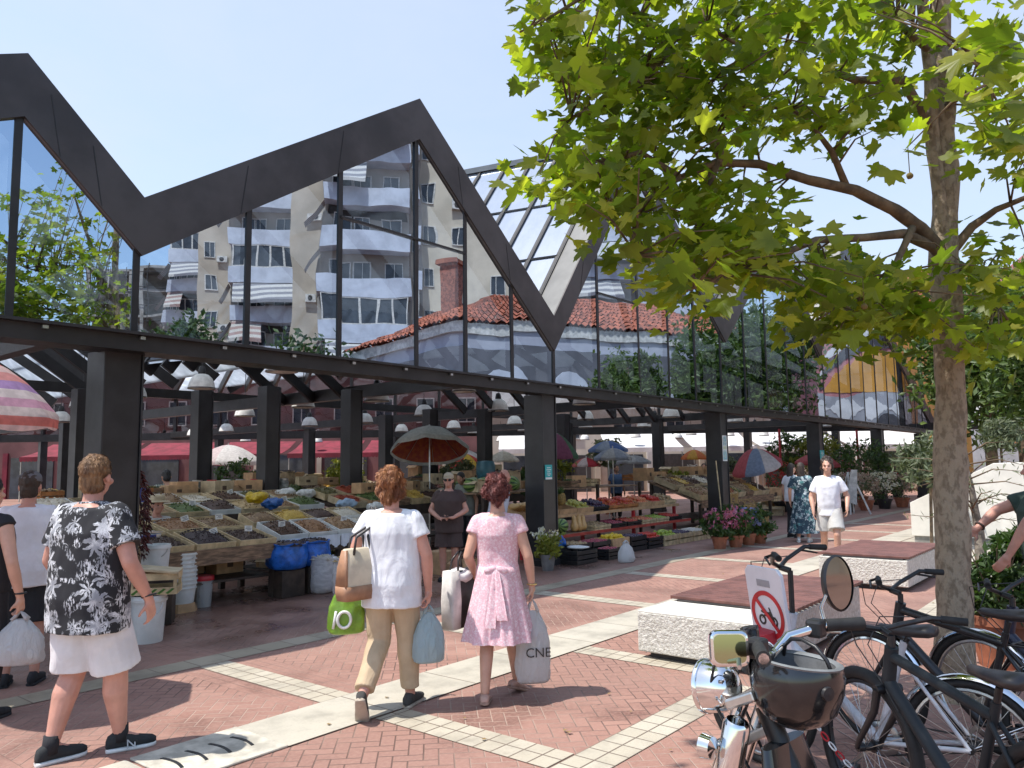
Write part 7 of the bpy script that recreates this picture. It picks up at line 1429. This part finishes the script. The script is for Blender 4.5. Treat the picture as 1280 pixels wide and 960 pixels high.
parasol('red and blue striped parasol tilted over the basket display',946,583,560,32,23,[(.50,.10,.12),(.22,.28,.40),(.60,.54,.52),(.45,.06,.08)],None,(.15,-.28))
parasol('dark red striped parasol behind the man in white',1022,579,566,28,28,[(.42,.07,.08),(.50,.20,.16)],None,(0,.1))
STR=lam('stripe_red_violet',[(.68,.22,.18),(.74,.66,.62),(.66,.38,.50),(.74,.68,.66),(.42,.28,.54),(.70,.32,.30),(.76,.58,.55)],'Z',15.,.7,transl=.5,bumpy=.3)
t=parasol('large red, white and violet striped parasol at the left edge',-50,512,442,112,5.7,[(.6,.1,.1)],None,(.05,.12))
for ch in t.children:
    if ch.name.startswith('canopy'): ch.data.materials[0]=STR
# red shelters' hanging poles near the far columns
for i,(px,Y) in enumerate(((1072,33),(975,31))):
    p=P(px,560,Y); m=M(); m.cyl(V((p.x,p.y,0)),V((p.x,p.y,3.0)),.05,n=8); tag(m.obj('red_pole',pm('red_paint',(.42,.03,.04),.5),None,60),['thin red pole near the far right column','red pole above the scarlet flowers'][i],'pole')

# ---- stacked boxes, bunches and sacks that fill the back of the stalls
def clutter(u0,u1,w0,w1,z,n,lb,big=1.):
    got={}
    for i in range(n):
        u,w=U(u0,u1),U(w0,w1); q=random.random(); d=(U(.3,.5)*big,U(.25,.4)*big,U(.14,.3)*big); c=F(u,w,z+U(0,.01))
        if q<.55: t=carton('cardboard carton stacked '+lb,c,ZR+U(-.4,.4),d,random.choice([CARD,CARD,CARDL]),random.random()<.4,'cartons '+lb)
        elif q<.8: 
            t=openbox('dry goods crate stacked '+lb,c,ZR+U(-.3,.3),d[0],d[1],.16,random.choice([CRATE,WOOD,ORC]),2); t['group']='crates '+lb; m=M(); heapmesh(m,d[0]-.04,d[1]-.04,.10,50,.022,.08); tag(m.obj('heap',HEAPS[random.choice(KEYS)],t,180,False),kind='stuff')
        elif q<.9: t=sack('rolled sack '+lb,c,U(.14,.19),U(.3,.42),random.choice([WOV,HES,HES]),random.choice(KEYS),'sacks '+lb)
        else:
            t=thing('leafy_bunch','leafy bunch lying '+lb,'vegetables',c,0,'leafy bunches '+lb); m=M(); cloud(m,c+V((0,0,.12)),(.2,.18,.12),220,.05); m.obj('leaves',random.choice([LEAFD,YG]),t)
        got.setdefault(t['label'],[]).append(t)
    for l_,o_ in got.items(): ordinal(o_,l_)
clutter(.6,6.2,-2.0,-2.6,1.19,16,'on the back shelf of the produce stall')
clutter(-1.2,1.3,-3.5,-4.6,1.20,9,'on the table behind the stallholder in brown')
clutter(2.2,5.2,-4.8,-6.,1.28,12,'on the table of brown goods',1.1)
clutter(-6.2,-2.1,-4.7,-5.2,1.25,14,'behind the dried goods trays')
clutter(7.7,12.2,-2.2,-3.2,1.25,16,'at the back of the basket display',1.2)
clutter(12.6,18,-.4,-2.6,0.,16,'beyond the basket display',1.5)
clutter(12.6,18,-.8,-2.6,.5,14,'in the upper layer beyond the basket display',1.4)
clutter(4.7,9.8,-6.8,-7.9,1.38,10,'on the far table behind the produce stall',1.2)
clutter(-.4,2.8,-7.4,-8.4,1.3,8,'on the far table under the big parasol',1.1)
clutter(-6.7,-4.8,-1.5,-2.2,.315,7,'on the shelf under the olive table')
clutter(-4.2,-2.4,-1.4,-2.1,.315,6,'on the shelf under the low table')
clutter(-9.6,-7.4,-2.6,-4.2,0.,8,'on the floor left of the olive table',1.3)
for i,(px,py,Y,rz,top,lb) in enumerate(((318,590,22.,160,OLV,'in grey green top'),(770,590,24.,200,JEAN,'in denim shirt'),(655,592,23.,120,WT,'in white top'),(880,590,26.,170,REDA,'in dark red top'))):
    q=P(px,py,Y); person(f'far shopper {lb} standing '+['left of the inner columns','under the blue parasols','left of the central column','by the poster column'][i],V((q.x,q.y,0)),RZ(rz),1.68,{},SK2,('tee',top,.85,.6),('pants',BLK,.9,1.),('crop',HDK),(BLK,BLK),vox=.016)

lf=M(); planeleaf(lf,V((0,0,.004)),V((0,0,1)),V((1,0,0)),.06); src=None
DRY=flowers('dry_leaf',[(.20,.12,.04),(.30,.20,.07),(.16,.09,.04)],5.,.8)
for i in range(34):
    p=G(U(250,1000),U(760,950)) if i<22 else G(U(860,1180),U(700,760)); p.z=.012
    if i==0: src=lf.obj('fallen_leaf',DRY,None); o=src
    else: o=src.copy(); COL.objects.link(o)
    o.location=p; o.rotation_euler=(U(-.2,.2),U(-.2,.2),U(0,6)); o.scale=(U(.25,.5),)*3; tag(o,'small dry brown leaf fallen on the brick paving','leaf','dry leaves on the paving')

# ---- more than a hundred alike parts on one thing: the nearest hundred stay parts, the others become one part
import re
def fuse(objs,name,parent,keep_kind=True):
    m=M(); mat=objs[0].data.materials[0]; inv=absmat(parent).inverted()
    for o in objs:
        x=absmat(o); k0=len(m.v); m.v+=[inv@(x@v.co) for v in o.data.vertices]; m.f+=[tuple(i+k0 for i in p.vertices) for p in o.data.polygons]; m.mi+=[0]*len(o.data.polygons)
    r=m.obj(name,mat,parent,None,False)
    if keep_kind: r['kind']='stuff'
    return r
bpy.context.view_layer.update()
for root in [o for o in S.objects if o.parent is None and o.type=='EMPTY']:
    by={}
    for c in root.children: by.setdefault(re.sub(r'\.\d+$','',c.name),[]).append(c)
    for nm,l in by.items():
        if len(l)>100:
            eye=CAM if nm!='window' else F(-2,.25,1.7)
            def dist(o):
                vs=o.data.vertices; x=absmat(o); p=sum((x@vs[i].co for i in range(0,len(vs),max(1,len(vs)//6))),V())/len(range(0,len(vs),max(1,len(vs)//6))); return (p-eye).length
            l.sort(key=dist); rest=l[100:]; kids=[k for o in rest for k in o.children]; r=fuse(rest,nm,root)
            if kids: fuse(kids,re.sub(r'\.\d+$','',kids[0].name),r)
            for o in kids+rest: bpy.data.objects.remove(o)
            print('fused',root.name,nm,len(rest))
